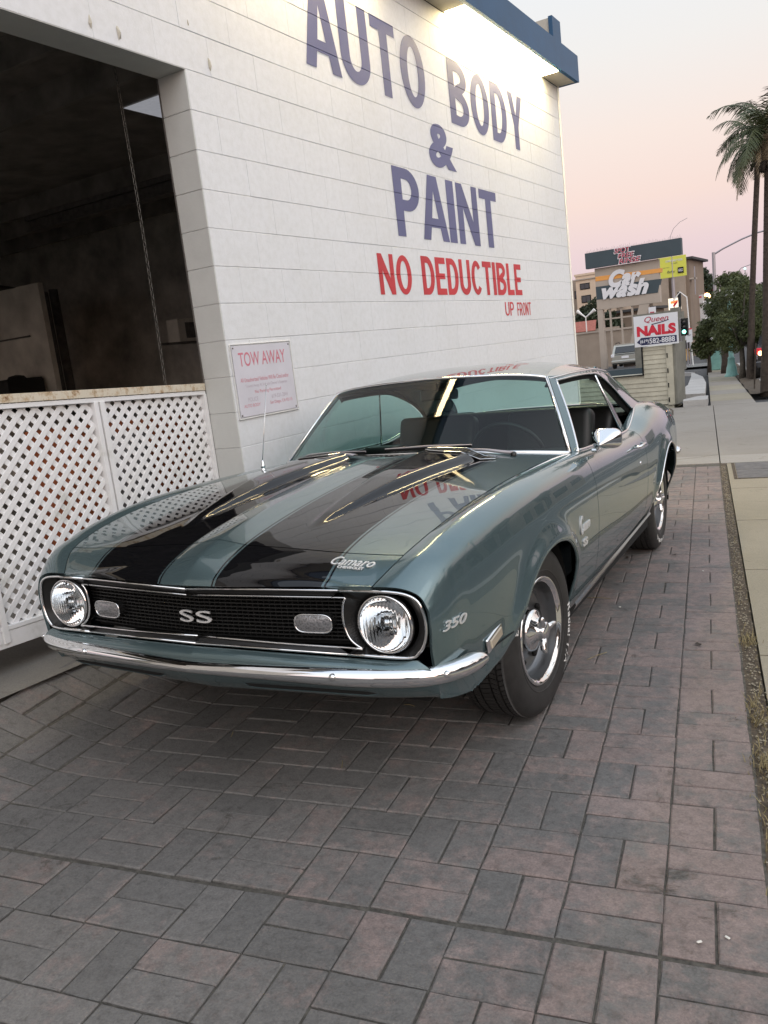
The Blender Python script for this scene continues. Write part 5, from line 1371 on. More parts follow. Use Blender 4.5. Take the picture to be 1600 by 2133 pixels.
# header emblem on the hood lip and fender badges
def on_hood(x, y): return Vector((x, y, hood_z(x, y)))
p = on_hood(.545, -.80); tx = (on_hood(.60, -.80) - on_hood(.49, -.80)).normalized(); ty = (on_hood(.545, -.77) - on_hood(.545, -.83)).normalized()
m4 = frame_m(p + tx.cross(ty) * .001, tx, ty)
place_text('Camaro', .150, .036, m4, M['badge'], 'hood_emblem', ext=.004, bold=.0, shear=.45)
m4 = frame_m(p - ty * .026 + tx.cross(ty) * .001, tx, ty)
place_text('CHEVROLET', .090, .011, m4, M['badge'], 'hood_emblem', ext=.003, bold=.02)
def on_side(y, z): x, _ = side_x(y, z); return Vector((x, y, z))
def side_badge(s, yc, zc, w, h, name, mat, ext=.004, bold=.02, shear=0, rise=0.0):
    p = on_side(yc, zc); r = (on_side(yc + w / 2, zc + rise) - on_side(yc - w / 2, zc - rise)).normalized(); u = (on_side(yc, zc + .03) - on_side(yc, zc - .03)).normalized()
    return place_text(s, w, h, frame_m(p + r.cross(u).normalized() * .0005, r, u), mat, name, ext=ext, bold=bold, shear=shear)
side_badge('350', -.765, .606, .118, .028, 'engine_badge', M['badge'], bold=.005, shear=.35, ext=.005)
side_badge('C', .480, .634, .04, .080, 'fender_script', M['badge'], bold=.01, shear=.25)
side_badge('amaro', .560, .618, .115, .032, 'fender_script', M['badge'], bold=.02, shear=.4)
side_badge('SS', .535, .552, .075, .034, 'fender_badge', M['badge'], bold=.05)
# side marker
sm = empty('side_marker'); sm.parent = car; p = on_side(-.530, .480); sm.location = p + Vector((.001, 0, 0)); sm.rotation_euler = (.20, 0, -.045)
MB().cbox((0, 0, 0), (.010, .125, .050), .004).build('marker_frame', M['chrome'], sm)
MB().cbox((.0055, .006, -.003), (.006, .092, .030), .002).build('marker_lens', M['marker'], sm)
# seam between fender and its lower extension
for s_ in (1, -1):
    pts = [(side_x(y, z)[0] * s_ + .0008 * s_, y, z) for y, z in ((-.66, .442), (-.58, .444), (-.50, .450), (-.40, .458))]
    MB().tube(pts, .0022, 5).build('fender_seam', M['gap'], car)
# ---- upper valance (body colour, between moulding and bumper)
for s_ in (1, -1):
    A = [(x * s_, y - .001, z - .006) for x, y, z in [(0, -.936, .533), (.3, -.910, .526), (.54, -.882, .518), (.70, -.864, .515), (.760, -.860, .520)]]
    Bm = [(0 * s_, -.965, .505), (.3 * s_, -.940, .500), (.54 * s_, -.912, .495), (.70 * s_, -.893, .492), (.80 * s_, -.862, .490)]
    Bq = [(0, -.935, .43), (.3 * s_, -.91, .43), (.54 * s_, -.885, .43), (.70 * s_, -.865, .43), (.808 * s_, -.845, .43)]
    P = [A, Bm, Bq]; S = surf(P, [0, .04, .11], [0, .3, .54, .7, .82], np.linspace(0, .11, 16), np.linspace(0, .82, 40)); grid_mesh('front_valance', S, M['paint'], car, flip=(s_ < 0))
# lower valance with air slots
LVX = [0, .2, .4, .6, .70, .76, .795]
def lv(x, k):
    yy = float(np.interp(x, [0, .3, .6, .74, .80], [-.935, -.910, -.885, -.868, -.842]))
    zt, zb = .44, float(np.interp(x, [0, .55, .68, .80], [.352, .354, .360, .376]))
    return (x, yy + [0, .012, .034, .066, .090][k], zt + (zb - zt) * [0, .3, .62, .9, 1.0][k])
slots = ((.17, .63),)
for s_ in (1, -1):
    def lvp(x, k):
        q = lv(x, k); w = max(0, (x - .6) / .195) ** 2; e = [(.8085, -.834, .45), (.8080, -.830, .435), (.806, -.822, .412), (.802, -.812, .388), (.800, -.806, .378)][k]
        return ((q[0] + (e[0] - q[0]) * w) * s_, q[1] + (e[1] - q[1]) * w, q[2] + (e[2] - q[2]) * w)
    P = [[lvp(x, k) for x in LVX] for k in range(5)]
    S = surf(P, [0, .3, .62, .9, 1.0], LVX, np.linspace(0, 1, 22), np.linspace(0, .795, 60)); grid_mesh('lower_valance', S, M['paint'], car, flip=(s_ < 0))
    sl = [(x * s_, lv(x, 0)[1] + .0 - .002, z) for x, z in ((.165, .412), (.185, .401), (.22, .399), (.60, .400), (.635, .406), (.60, .412))]
    mesh('air_slot', sl, [tuple(range(6))], M['gap'], car)
    MB().tube(sl[:5], .0016, 5).build('slot_rim', M['paint'], car)
# ---- bumper
BP = [(0, -.985), (.004, -.9848), (.15, -.972), (.35, -.950), (.52, -.928), (.66, -.905), (.76, -.877), (.825, -.835), (.868, -.775), (.890, -.715), (.898, -.665)]
def bumper(s_):
    L = [BP[0]] + [tuple(p) for p in dens([(a, c, 0) for a, c in BP[1:]], 60)[:, :2]]
    prof = [(.030, .028), (.012, .0300), (.000, .027), (-.010, .018), (-.0145, .005), (-.013, -.008), (-.007, -.019), (.004, -.027), (.018, -.031), (.030, -.031)]
    V = []; F = []; np_ = len(prof)
    for i, (x, y) in enumerate(L):
        a = L[max(0, i - 1)]; c = L[min(len(L) - 1, i + 1)]; t = Vector((c[0] - a[0], c[1] - a[1], 0)).normalized(); nn = Vector((t.y, -t.x, 0))
        if i == 0: nn = Vector((0, -1, 0))
        k = 1.0; e = (len(L) - 1 - i) / 7.0
        if e < 1: k = math.sqrt(max(0, 1 - (1 - e) ** 2)) * .85 + .15 * e
        zc = .462 + .012 * max(0, (abs(x) - .6)) 
        hk = .70 + .33 * min(1, abs(x) / .55) ** 1.3; zc += .030 * (1 - hk) * .9
        for (d, z) in prof: z = z * hk; V.append(((x - nn.x * (d * (1 if k > .3 else .6)) * 1) * s_, y - nn.y * d, zc + z * (.25 + .75 * k) + .0))
    for i in range(len(L) - 1):
        for j in range(np_ - 1): F.append((i * np_ + j, (i + 1) * np_ + j, (i + 1) * np_ + j + 1, i * np_ + j + 1))
    F.append(tuple((len(L) - 1) * np_ + j for j in range(np_)))
    return V, F
V, F = bumper(1); V2, F2 = bumper(-1); b0 = len(V)
bp = mesh('front_bumper', V + V2, F + [tuple(b0 + i for i in f) for f in F2], M['chrome'], car)
bm = bmesh.new(); bm.from_mesh(bp.data); bmesh.ops.remove_doubles(bm, verts=bm.verts, dist=1e-5); bmesh.ops.recalc_face_normals(bm, faces=bm.faces)
for f in bm.faces: f.smooth = True
for e in bm.edges:
    if e.calc_length() > 0 and all(abs(v.co.x) < 1e-4 for v in e.verts): e.smooth = False
bm.to_mesh(bp.data); bm.free()
for s_ in (1, -1):
    for (x, y, a) in ((.515, -.940, -.14), (.842, -.835, -1.0)):
        M3 = Matrix.Rotation(-a * s_ , 4, 'Z').to_3x3()
        MB().lathe([(.0001, -.009), (.006, -.0085), (.0105, -.005), (.0115, 0), (.0115, .004)], (x * s_, y - .002, .470), 'Y', 20, M=M3).build('bolt_head', M['chrome'], bp, smooth=True)
# rear bumper, corner seen behind the wheel
L = [(0, 3.83), (.4, 3.82), (.62, 3.80), (.74, 3.77), (.82, 3.71), (.865, 3.62), (.88, 3.52)]
b = MB()
for s_ in (1, -1): b.tube([(x * s_, y, .555) for x, y in L], [.040, .040, .040, .040, .036, .03, .015], 12)
b.build('rear_bumper', M['chrome'], car, smooth=True)
# rocker trim, door furniture
for s_ in (1, -1):
    pts = [((.892 - (y - .375) * .014) * s_, y, .306) for y in lin(.385, 2.36, 20)]
    b = MB()
    for (p, q) in zip(pts, pts[1:]):
        b.add([(p[0] + .004 * s_, p[1], .325), (q[0] + .004 * s_, q[1], .325), (q[0] + .009 * s_, q[1], .312), (p[0] + .009 * s_, p[1], .312), (p[0] - .004 * s_, p[1], .288), (q[0] - .004 * s_, q[1], .288)], [(0, 1, 2, 3), (3, 2, 5, 4)])
    b.build('rocker_trim', M['chrome'], car)
    MB().box((.835 * s_, 1.37, .262), (.04, 1.95, .05)).build('rocker_panel', M['gap'], car)
    dh = empty('door_handle'); dh.parent = car; x0 = side_x(1.86, .79)[0]
    MB().tube([(x0 * s_, 1.79, .80), ((x0 + .035) * s_, 1.80, .803), ((x0 + .040) * s_, 1.92, .806), ((x0 + .012) * s_, 1.945, .806)], [.006, .008, .009, .007], 8).build('lever', M['chrome'], dh, smooth=True)
    MB().lathe([(.0001, .004), (.011, .003), (.012, 0)], (side_x(1.88, .70)[0] * s_, 1.88, .70), 'X', 14).build('lock', M['chrome'], dh, smooth=True)
# driver's mirror
mr = empty('door_mirror'); mr.parent = car; x0 = side_x(1.02, .885)[0]
MB().cbox((.872, 1.02, .893), (.035, .13, .014), .006).build('mirror_foot', M['chrome'], mr)
MB().tube([(.872, 1.00, .897), (.888, .985, .912), (.900, .97, .935)], [.014, .010, .010], 10).build('mirror_stem', M['chrome'], mr, smooth=True)
V = []; F = []; nn = 28
def sq(t, a, c, e=.5):
    x, z = math.cos(t), math.sin(t); return (a * abs(x) ** e * (1 if x > 0 else -1), c * abs(z) ** e * (1 if z > 0 else -1))
for (k, yy) in ((.02, -.105), (.30, -.078), (.60, -.048), (.86, -.020), (1.0, .0), (1.0, .012)):
    for i in range(nn):
        x, z = sq(2 * PI * i / nn, .080 * k, .052 * k, .6 + .35 * (1 - k)); V.append((x, yy, z + (1 - k) * -.012))
for r in range(5):
    for i in range(nn): F.append((r * nn + i, r * nn + (i + 1) % nn, (r + 1) * nn + (i + 1) % nn, (r + 1) * nn + i))
F.append(tuple(range(nn))); F.append(tuple(5 * nn + i for i in range(nn)))
o = mesh('mirror_head', V, F, M['chrome'], mr, True); bm = bmesh.new(); bm.from_mesh(o.data); bmesh.ops.recalc_face_normals(bm, faces=bm.faces); bm.to_mesh(o.data); bm.free()
o.scale = (.90, .95, .92); o.location = (.925, .985, .943); o.rotation_euler = (.08, 0, -.12)
# antenna on the passenger fender
an = empty('antenna'); an.parent = car; an.location = (-.752, .575, .895)
MB().lathe([(.018, -.004), (.017, .006), (.010, .014), (.010, .020), (.013, .022), (.012, .034), (.008, .038), (.0085, .052), (.0035, .058)], (0, 0, 0), 'Z', 20).build('antenna_base', M['chrome'], an, smooth=True)
MB().tube([(0, 0, .05), (.0, .055, .24), (0.0, .112, .438)], [.0026, .0022, .0016], 8).build('antenna_mast', M['chrome_soft'], an, smooth=True); 
MB().lathe([(.0001, .004), (.0035, .002), (.0035, -.003), (.0001, -.005)], (0, .112, .441), 'Z', 10).build('antenna_tip', M['chrome'], an, smooth=True)
# wipers
def wiper(px_, py_, pz_, ex, ey, ez, bx0, by0, bz0, bx1, by1, bz1):
    w = empty('wiper'); w.parent = car
    MB().lathe([(.014, -.004), (.014, .008), (.008, .014), (.0001, .015)], (px_, py_, pz_), 'Z', 16).build('pivot', M['bezel'], w, smooth=True)
    m_ = Vector((px_, py_, pz_)).lerp(Vector((ex, ey, ez)), .30) + Vector((0, -.012, .014))
    MB().tube([(px_, py_, pz_ + .008), m_, (ex, ey, ez)], [.0085, .007, .0045], 8).build('wiper_arm', M['pole'], w, smooth=True)
    MB().tube([(bx0, by0, bz0 + .012), ((bx0 + bx1) / 2, (by0 + by1) / 2, (bz0 + bz1) / 2 + .018), (bx1, by1, bz1 + .012)], .0042, 6).build('wiper_bridge', M['pole'], w)
    a = Vector((bx0, by0, bz0)); c = Vector((bx1, by1, bz1)); t = (c - a).normalized()
    bb = MB(); bb.add([a + Vector((0, -.002, 0)), c + Vector((0, -.002, 0)), c + Vector((0, -.008, .013)), a + Vector((0, -.008, .013)), a + Vector((0, .004, 0)), c + Vector((0, .004, 0))], [(0, 1, 2, 3), (4, 5, 2, 3)]); bb.build('wiper_blade', M['gap'], w, fix=False)
wiper(.585, .640, .925, .165, .655, .968, -.065, .640, .962, .375, .672, .962)
wiper(-.20, .585, .948, -.50, .715, .955, -.56, .742, .942, -.19, .672, .952)

# ---- wheels
def make_wheel():
    w = empty('wheel'); w.parent = car
    R = .330; hw = .118
    prof = [(.195, hw - .030), (.205, hw - .018), (.215, hw - .010), (.240, hw - .003), (.272, hw), (.298, hw - .006), (.314, hw - .016), (.324, hw - .028), (.3285, hw - .040)]
    inner = [(r, -a) for r, a in reversed(prof)]
    MB().lathe(prof + [(.3285, hw - .040)] , (0, 0, 0), 'X', 96).build('sidewall', M['rubber'], w, smooth=True)
    MB().lathe(inner, (0, 0, 0), 'X', 96).build('sidewall', M['rubber'], w, smooth=True)
    # tread: ribs split by grooves, cross sipes
    tb = MB(); NS = 90
    tb.lathe([(.3205, -hw + .03), (.3205, hw - .03)], (0, 0, 0), 'X', 90)
    ribs = [(-.088, -.060), (-.052, -.028), (-.020, .020), (.028, .052), (.060, .088)]
    for ri, (x0, x1) in enumerate(ribs):
        for k in range(NS):
            a0 = 2 * PI * (k + (.5 if ri % 2 else 0)) / NS; a1 = a0 + 2 * PI / NS * .82; sk = .35 * 2 * PI / NS * (1 if ri % 2 else -1)
            V = []
            for (x, da) in ((x0, 0), (x1, sk)):
                rr_ = .3295 - (abs(x) > .07) * .0025 - (abs(x) > .085) * .002
                for a in (a0 + da, a1 + da):
                    for r in (.3195, rr_): V.append((x, r * math.cos(a), r * math.sin(a)))
            tb.add(V, [(1, 3, 7, 5), (0, 1, 5, 4), (2, 6, 7, 3), (0, 2, 3, 1), (4, 5, 7, 6)])
    tb.build('tread', M['rubber'], w, fix=False)
    # raised rings on the sidewall
    MB().lathe([(.226, hw - .0075), (.228, hw - .004), (.231, hw - .004), (.233, hw - .006)], (0, 0, 0), 'X', 80).build('sidewall_ring', M['rubber'], w, smooth=True)
    # white lettering around the sidewall (outer face towards +X)
    def arc(s, a_start, size, rad, gapk=1.0):
        a = a_start
        for chh in s:
            if chh == ' ': a -= size * .35 / rad; continue
            vv, ff = text_mesh(chh, size=size, bold=.02 * size)
            if not vv: continue
            x0 = min(v.x for v in vv); x1 = max(v.x for v in vv); wd = (x1 - x0) * 1.15
            am = a - wd / 2 / rad; ca, sa = math.cos(am), math.sin(am)
            V = []
            for v in vv:
                lx = (v.x - (x0 + x1) / 2) * 1.15; r = rad + v.y - size * .30
                th_ = am - lx / rad
                V.append((hw + .0012 - max(0, (r - .272)) ** 2 * 9 - max(0, (.272 - r)) ** 2 * 3, r * math.cos(th_), r * math.sin(th_)))
            mesh('tyre_lettering', V, ff, M['tyre_white'], w)
            a -= (wd + size * .10 * gapk) / rad
    arc('Radial T/A', math.radians(6), .045, .273)
    arc('BFGoodrich', math.radians(166), .044, .274)
    # rim
    MB().lathe([(.196, hw - .034), (.2065, hw - .022), (.2085, hw - .014), (.205, hw - .008), (.199, hw - .009), (.193, hw - .018), (.186, hw - .022)], (0, 0, 0), 'X', 96).build('rim_ring', M['chrome'], w, smooth=True)
    MB().lathe([(.186, hw - .022), (.181, hw - .05), (.178, hw - .075), (.170, hw - .082), (.166, hw - .086)], (0, 0, 0), 'X', 96).build('rim_step', M['rim_grey'], w, smooth=True)
    MB().lathe([(.166, hw - .086), (.158, hw - .074), (.150, hw - .070), (.140, hw - .071), (.120, hw - .080), (.100, hw - .078), (.086, hw - .066), (.080, hw - .060), (.0001, hw - .060)], (0, 0, 0), 'X', 72).build('rim_disc', M['rim_grey'], w, smooth=True)
    MB().lathe([(.205, -hw + .03), (.178, -hw + .05), (.178, hw - .075)], (0, 0, 0), 'X', 48).build('rim_barrel', M['steel_dark'], w, smooth=True)
    for k in range(5):                                  # cooling slots
        a = 2 * PI * k / 5 + .3; V = []
        for i in range(13):
            t = -1 + 2 * i / 12; aa = a + t * .26; V.append((hw - .0755 + .006 * abs(t), .128 * math.cos(aa), .128 * math.sin(aa)))
        MB().tube(V, [.004] + [.011] * 11 + [.004], 8).build('rim_slot', M['gap'], w, smooth=True)
    # chrome cap and three-eared knock-off
    MB().lathe([(.082, hw - .064), (.084, hw - .050), (.079, hw - .040), (.070, hw - .034), (.052, hw - .026), (.040, hw - .016), (.036, hw - .002), (.034, hw + .006), (.026, hw + .011), (.0001, hw + .012)], (0, 0, 0), 'X', 48).build('hub_cap', M['chrome'], w, smooth=True)
    for k in range(3):
        a = 2 * PI * k / 3 + .12; ca, sa = math.cos(a), math.sin(a)
        V = []
        for (r, wd, x0_, x1_) in ((.022, .020, hw - .012, hw + .008), (.048, .017, hw - .012, hw + .012), (.070, .013, hw - .008, hw + .016), (.084, .007, hw + .002, hw + .018)):
            for (q, xx) in ((-wd, x0_), (wd, x0_), (wd * .55, x1_), (-wd * .55, x1_)): V.append((xx, r * ca - q * sa, r * sa + q * ca))
        F = [(4 * r + i, 4 * r + (i + 1) % 4, 4 * r + 4 + (i + 1) % 4, 4 * r + 4 + i) for r in range(3) for i in range(4)] + [(0, 1, 2, 3), (12, 13, 14, 15)]
        o = mesh('spinner_ear', V, F, M['chrome'], w); bm = bmesh.new(); bm.from_mesh(o.data); bmesh.ops.recalc_face_normals(bm, faces=bm.faces); bmesh.ops.bevel(bm, geom=list(bm.edges), offset=.0025, segments=2, affect='EDGES')
        for f in bm.faces: f.smooth = True
        bm.to_mesh(o.data); bm.free()
    return w
def put(w, x, y, steer, roll):
    w.rotation_euler = (0, 0, 0)
    s_ = 1 if x > 0 else -1
    m = Matrix.Translation((x, y, .330)) @ Matrix.Rotation(steer, 4, 'Z') @ (Matrix.Rotation(PI, 4, 'Z') if s_ < 0 else Matrix.Identity(4)) @ Matrix.Rotation(roll, 4, 'X')
    w.matrix_parent_inverse = Matrix.Identity(4); w.matrix_basis = m
w1 = make_wheel()
w2 = copy_tree(w1, car); w3 = copy_tree(w1, car); w4 = copy_tree(w1, car)
STE = math.radians(-4.3)
put(w1, .765, 0, STE, 0.0); put(w2, .755, 2.743, 0, math.radians(118)); put(w3, -.765, 0, STE, 1.0); put(w4, -.755, 2.743, 0, 2.0)
# ================================================================== BACKGROUND
def gz(x, y): return G(x, y)
def bx(mb, x0, x1, y0, y1, z0, z1, mi=0): return mb.box(((x0 + x1) / 2, (y0 + y1) / 2, (z0 + z1) / 2), (abs(x1 - x0), abs(y1 - y0), abs(z1 - z0)), mi=mi)
def part(name, mat, par, x0, x1, y0, y1, z0, z1):
    b = MB(); bx(b, x0, x1, y0, y1, z0, z1); return b.build(name, mat, par)
def face_text(s, x0, x1, z0, z1, y, mat, par, name='lettering', **k):
    """lettering facing the viewer (-Y)"""
    vv, ff = fit_text(s, x1 - x0, z1 - z0, **k)
    return mesh(name, [(x0 + v.x, y, z0 + v.y) for v in vv], [tuple(f) for f in ff], mat, par)
# ---- pale lap-sided booth with the nail-salon sign
bo = empty('sales_booth', (0, 0, 0)); tag(bo, 'small cream lap-sided booth with hinged side panel below the nails sign', 'booth')
yb = 15.45; zg = gz(-1, yb)
part('booth_core', M['siding'], bo, -3.6, -.745, yb + .03, yb + 1.0, zg - .1, .90)
bx0, bx1 = -3.6, -.86
k = 0; z = zg + .02
while z < .90:
    z1 = min(.90, z + .0965)
    x1 = bx1 if not (.30 < z < .93) else bx1
    b = MB(); xl = bx0 if z1 < .31 else -1.36
    b.add([(xl, yb + .012, z), (x1, yb + .012, z), (x1, yb + .026, z1), (xl, yb + .026, z1), (xl, yb + .03, z), (x1, yb + .03, z)], [(0, 1, 2, 3), (0, 4, 5, 1)])
    b.build('siding_board', M['siding'], bo, fix=False); z += .101
part('corner_post', M['siding'], bo, -.86, -.72, yb - .01, yb + .03, zg, .90)
part('side_board', M['grey_block'], bo, -.72, -.66, yb + .02, yb + .9, zg, .93)
for z in (.672, .34, .02, -.30):
    part('hinge', M['gap'], bo, -.845, -.822, yb - .022, yb - .012, z - .045, z + .055)
part('window_opening_sill', M['slate'], bo, -2.6, -1.375, yb - .02, yb + .03, .33, .46)
part('window_post', M['gap'], bo, -1.385, -1.362, yb - .025, yb + .03, .28, .93)
part('window_rail', M['gap'], bo, -2.6, -1.362, yb - .026, yb - .004, .285, .305)
# cut-out: remove the booth core above the sill so the lot shows through
core = [c for c in bo.children if c.name.startswith('booth_core')][0]
bpy.data.objects.remove(core)
part('booth_core', M['siding'], bo, -3.6, -.745, yb + .031, yb + .9, zg - .1, .305); part('booth_core', M['siding'], bo, -1.36, -.745, yb + .031, yb + .9, .30, .90)
sg = empty('nail_salon_sign', (0, 0, 0)); tag(sg, 'white nails sign with navy phone-number arrow on the cream booth', 'sign')
ys = yb - .06; SX0, SX1, SZ0, SZ1 = -1.508, -.570, .920, 1.590
def sp(u, v): return (SX0 + (SX1 - SX0) * u, SZ0 + (SZ1 - SZ0) * v)
part('panel', M['sign_white'], sg, SX0, SX1, ys, ys + .04, SZ0, SZ1)
def stext(s, u0, u1, v0, v1, mat, **k):
    a = sp(u0, v0); c = sp(u1, v1); return face_text(s, a[0], c[0], a[1], c[1], ys - .003, mat, sg, **k)
stext('Queen', .25, .80, .74, .95, M['sign_pink'], shear=.3, bold=.012)
b = MB(); pts = [sp(.40, .70), sp(.62, .745), sp(.80, .80), sp(.81, .775), sp(.62, .715), sp(.42, .675)]
b.add([(x, ys - .004, z) for x, z in pts], [(0, 1, 2, 3, 4, 5)]); b.build('underline_stroke', M['sign_navy'], sg, fix=False)
stext('NAILS', .065, .955, .33, .67, M['sign_red'], bold=.06)
pts = [sp(.05, .15), sp(.16, .29), sp(.965, .27), sp(.965, .055), sp(.16, .045)]
b = MB(); b.add([(x, ys - .0025, z) for x, z in pts], [(0, 1, 2, 3, 4)]); b.build('phone_arrow', M['sign_navy'], sg, fix=False)
stext('(619)', .13, .33, .085, .225, M['sign_white'], bold=.02).location.y = -.003
stext('582-8888', .345, .925, .075, .245, M['sign_white'], bold=.02).location.y = -.003
# ---- grey-green block pillar and wall behind the booth
gp = empty('block_pillar_wall', (0, 0, 0)); tag(gp, 'grey green rendered wall and pillar standing behind the nails sign', 'wall')
zz = gz(-5.5, 39)
part('wall_panel', M['grey_block'], gp, -7.3, -5.28, 39, 39.25, zz, 1.90)
part('pillar', M['grey_block'], gp, -5.66, -4.96, 38.9, 39.5, zz, 1.80); part('pillar_cap', M['grey_block'], gp, -5.5, -5.1, 38.95, 39.4, 1.8, 2.02)
part('meter_box', M['sign_white'], gp, -5.12, -4.98, 38.8, 38.9, -.62, -.32)
# ---- traffic signal, mast and small signs
tsg = empty('traffic_signal', (0, 0, 0)); tag(tsg, 'traffic signal showing green behind the nails sign', 'traffic light')
part('signal_head', M['signal_black'], tsg, -4.86, -4.55, 38.05, 38.25, .66, 1.46)
for i, z in enumerate((1.28, 1.05, .84)):
    MB().lathe([(.0001, -.02), (.085, -.01), (.09, 0)], (-4.72, 38.04, z), 'Y', 20).build('signal_lens', M['lamp_green'] if i == 2 else M['dark_glass'], tsg)
    MB().lathe([(.105, 0), (.105, -.12)], (-4.72, 38.05, z), 'Y', 16).build('visor', M['signal_black'], tsg)
MB().tube([(-4.93, 38.4, gz(-4.9, 38.2)), (-4.93, 38.4, 1.5)], .04, 8).build('post', M['pole'], tsg)
pm = empty('white_pole', (0, 0, 0)); tag(pm, 'thin white pole with slanted cross arms rising above the traffic signal', 'pole')
MB().tube([(-5.82, 46, gz(-5.8, 46)), (-5.94, 46, .89), (-6.0, 46, 2.65)], [.04, .04, .03], 8).build('shaft', M['chr_w'], pm)
MB().tube([(-6.0, 46, 2.6), (-6.35, 46, 2.93), (-6.75, 46, 2.48)], .035, 6).build('cross_arm', M['chr_w'], pm)
MB().tube([(-6.42, 46.1, 2.93), (-6.40, 46.1, 2.3), (-6.45, 46.1, 1.6)], [.10, .08, .06], 6).build('banner', M['signal_black'], pm)
for (x0, x1, y, z0, z1, lab, top) in ((-5.94, -5.62, 45, .15, .90, 'white street notice with a red top edge beside the traffic signal', True), (-6.12, -5.86, 45.4, .28, .64, 'small white street notice below the green signal', False)):
    t = empty('street_notice', (0, 0, 0)); tag(t, lab, 'sign')
    part('notice_panel', M['sign_white'], t, x0, x1, y, y + .04, z0, z1)
    if top: part('notice_band', M['sign_red'], t, x0, x1, y - .01, y, z1 - .07, z1); face_text('ONLY', x0 + .05, x1 - .05, .48, .58, y - .004, M['sign_navy'], t)
    else: part('notice_band', M['sign_navy'], t, x0 + .03, x1 - .03, y - .01, y - .002, z1 - .15, z1 - .11)
    MB().tube([((x0 + x1) / 2, y + .05, gz(x0, y)), ((x0 + x1) / 2, y + .05, z0)], .03, 6).build('notice_post', M['pole'], t)
# ---- convenience store sign
se = empty('store_sign', (0, 0, 0)); tag(se, 'backlit white square sign with an orange red 7', 'sign')
part('lightbox', M['lit_sign'], se, -11.90, -10.92, 70, 70.2, 2.30, 3.24)
def polyy(pts, y, mat, par, name): b = MB(); b.add([(x, y, z) for x, z in pts], [tuple(range(len(pts)))]); return b.build(name, mat, par, fix=False)
polyy([(-11.72, 3.0), (-11.15, 3.05), (-11.15, 2.86), (-11.72, 2.80)], 69.96, M['seven_or'], se, 'numeral_bar')
polyy([(-11.15, 3.05), (-11.15, 2.86), (-11.45, 2.50), (-11.55, 2.62), (-11.38, 2.84)], 69.95, M['sign_red'], se, 'numeral_leg')
MB().tube([(-11.4, 70.1, gz(-11.4, 70)), (-11.4, 70.1, 2.3)], .07, 8).build('sign_post', M['pole'], se)
# ---- car wash pylon
cw_ = empty('car_wash_pylon', (0, 0, 0)); tag(cw_, 'tall taupe car wash pylon with slate top band and white script', 'sign')
Y = 54.0
part('board', M['taupe'], cw_, -13.34, -9.15, Y, Y + .5, 2.70, 5.46)
b = MB(); 
for s_ in (0,):
    b.add([(-13.32, Y - .02, 4.62), (-8.97, Y - .02, 4.58), (-8.95, Y - .02, 4.85), (-13.32, Y - .02, 4.92), (-13.32, Y + .3, 4.62), (-8.97, Y + .3, 4.58), (-8.95, Y + .3, 4.85), (-13.32, Y + .3, 4.92)], [(0, 1, 2, 3), (0, 4, 5, 1), (1, 5, 6, 2), (2, 6, 7, 3)])
b.build('orange_stripe', M['orange'], cw_)
b = MB(); b.add([(-13.33, Y - .03, 3.41), (-9.27, Y - .03, 3.33), (-9.05, Y - .03, 4.18), (-13.33, Y - .03, 4.26), (-13.33, Y + .4, 3.41), (-9.27, Y + .4, 3.33), (-9.05, Y + .4, 4.18), (-13.33, Y + .4, 4.26)], [(0, 1, 2, 3), (0, 4, 5, 1), (1, 5, 6, 2), (2, 6, 7, 3)]); b.build('slate_stripe', M['slate'], cw_)
part('top_band', M['slate'], cw_, -13.85, -7.62, Y - .3, Y + .2, 5.50, 6.52)
b = MB()
for k in range(90):
    x = -13.8 + k * .069; h = rr.uniform(.08, .26); b.box((x + rr.uniform(-.02, .02), Y, 6.52 + h / 2), (.012, .012, h))
b.build('bird_spikes', M['pole'], cw_)
def script(s, x0, x1, z0, z1, mat, bold, y, name, shear=.35):
    return face_text(s, x0, x1, z0, z1, y, mat, cw_, name, bold=bold, shear=shear)
script('Car', -12.42, -10.25, 4.05, 5.18, M['sign_white'], .06, Y - .10, 'script_car')
script('wash', -12.92, -9.80, 3.35, 4.40, M['sign_white'], .05, Y - .12, 'script_wash')
for i, (t, x0, x1, z0, z1) in enumerate((('SPOT', -11.85, -10.82, 6.20, 6.50), ('FREE', -11.62, -10.58, 5.86, 6.14), ('RINSE', -11.58, -10.18, 5.50, 5.80))):
    script(t, x0 - .06, x1 + .06, z0 - .05, z1 + .05, M['sign_white'], .05, Y - .36, 'lettering_outline', .2)
    script(t, x0, x1, z0, z1, M['sign_pink'], .012, Y - .40, 'lettering', .2)
zg = gz(-13, Y)
b = MB(); b.add([(-13.32, Y, zg), (-12.93, Y, zg), (-12.97, Y, 2.72), (-13.34, Y, 2.72), (-13.32, Y + .4, zg), (-12.93, Y + .4, zg), (-12.97, Y + .4, 2.72), (-13.34, Y + .4, 2.72)], [(0, 1, 2, 3), (1, 5, 6, 2), (0, 3, 7, 4), (4, 7, 6, 5)]); b.build('column', M['taupe'], cw_)
b = MB(); b.add([(-11.75, Y, zg), (-11.15, Y, zg), (-9.85, Y, 2.72), (-10.5, Y, 2.72), (-11.75, Y + .4, zg), (-11.15, Y + .4, zg), (-9.85, Y + .4, 2.72), (-10.5, Y + .4, 2.72)], [(0, 1, 2, 3), (1, 5, 6, 2), (0, 3, 7, 4), (4, 7, 6, 5)]); b.build('raking_column', M['taupe'], cw_)
for x in (-12.50, -11.75, -11.02): part('grid_post', M['taupe'], cw_, x - .06, x + .06, Y + .1, Y + .2, zg, 2.70)
for z in (2.04, 1.30): part('grid_rail', M['taupe'], cw_, -12.95, -9.9, Y + .12, Y + .18, z - .05, z + .05)
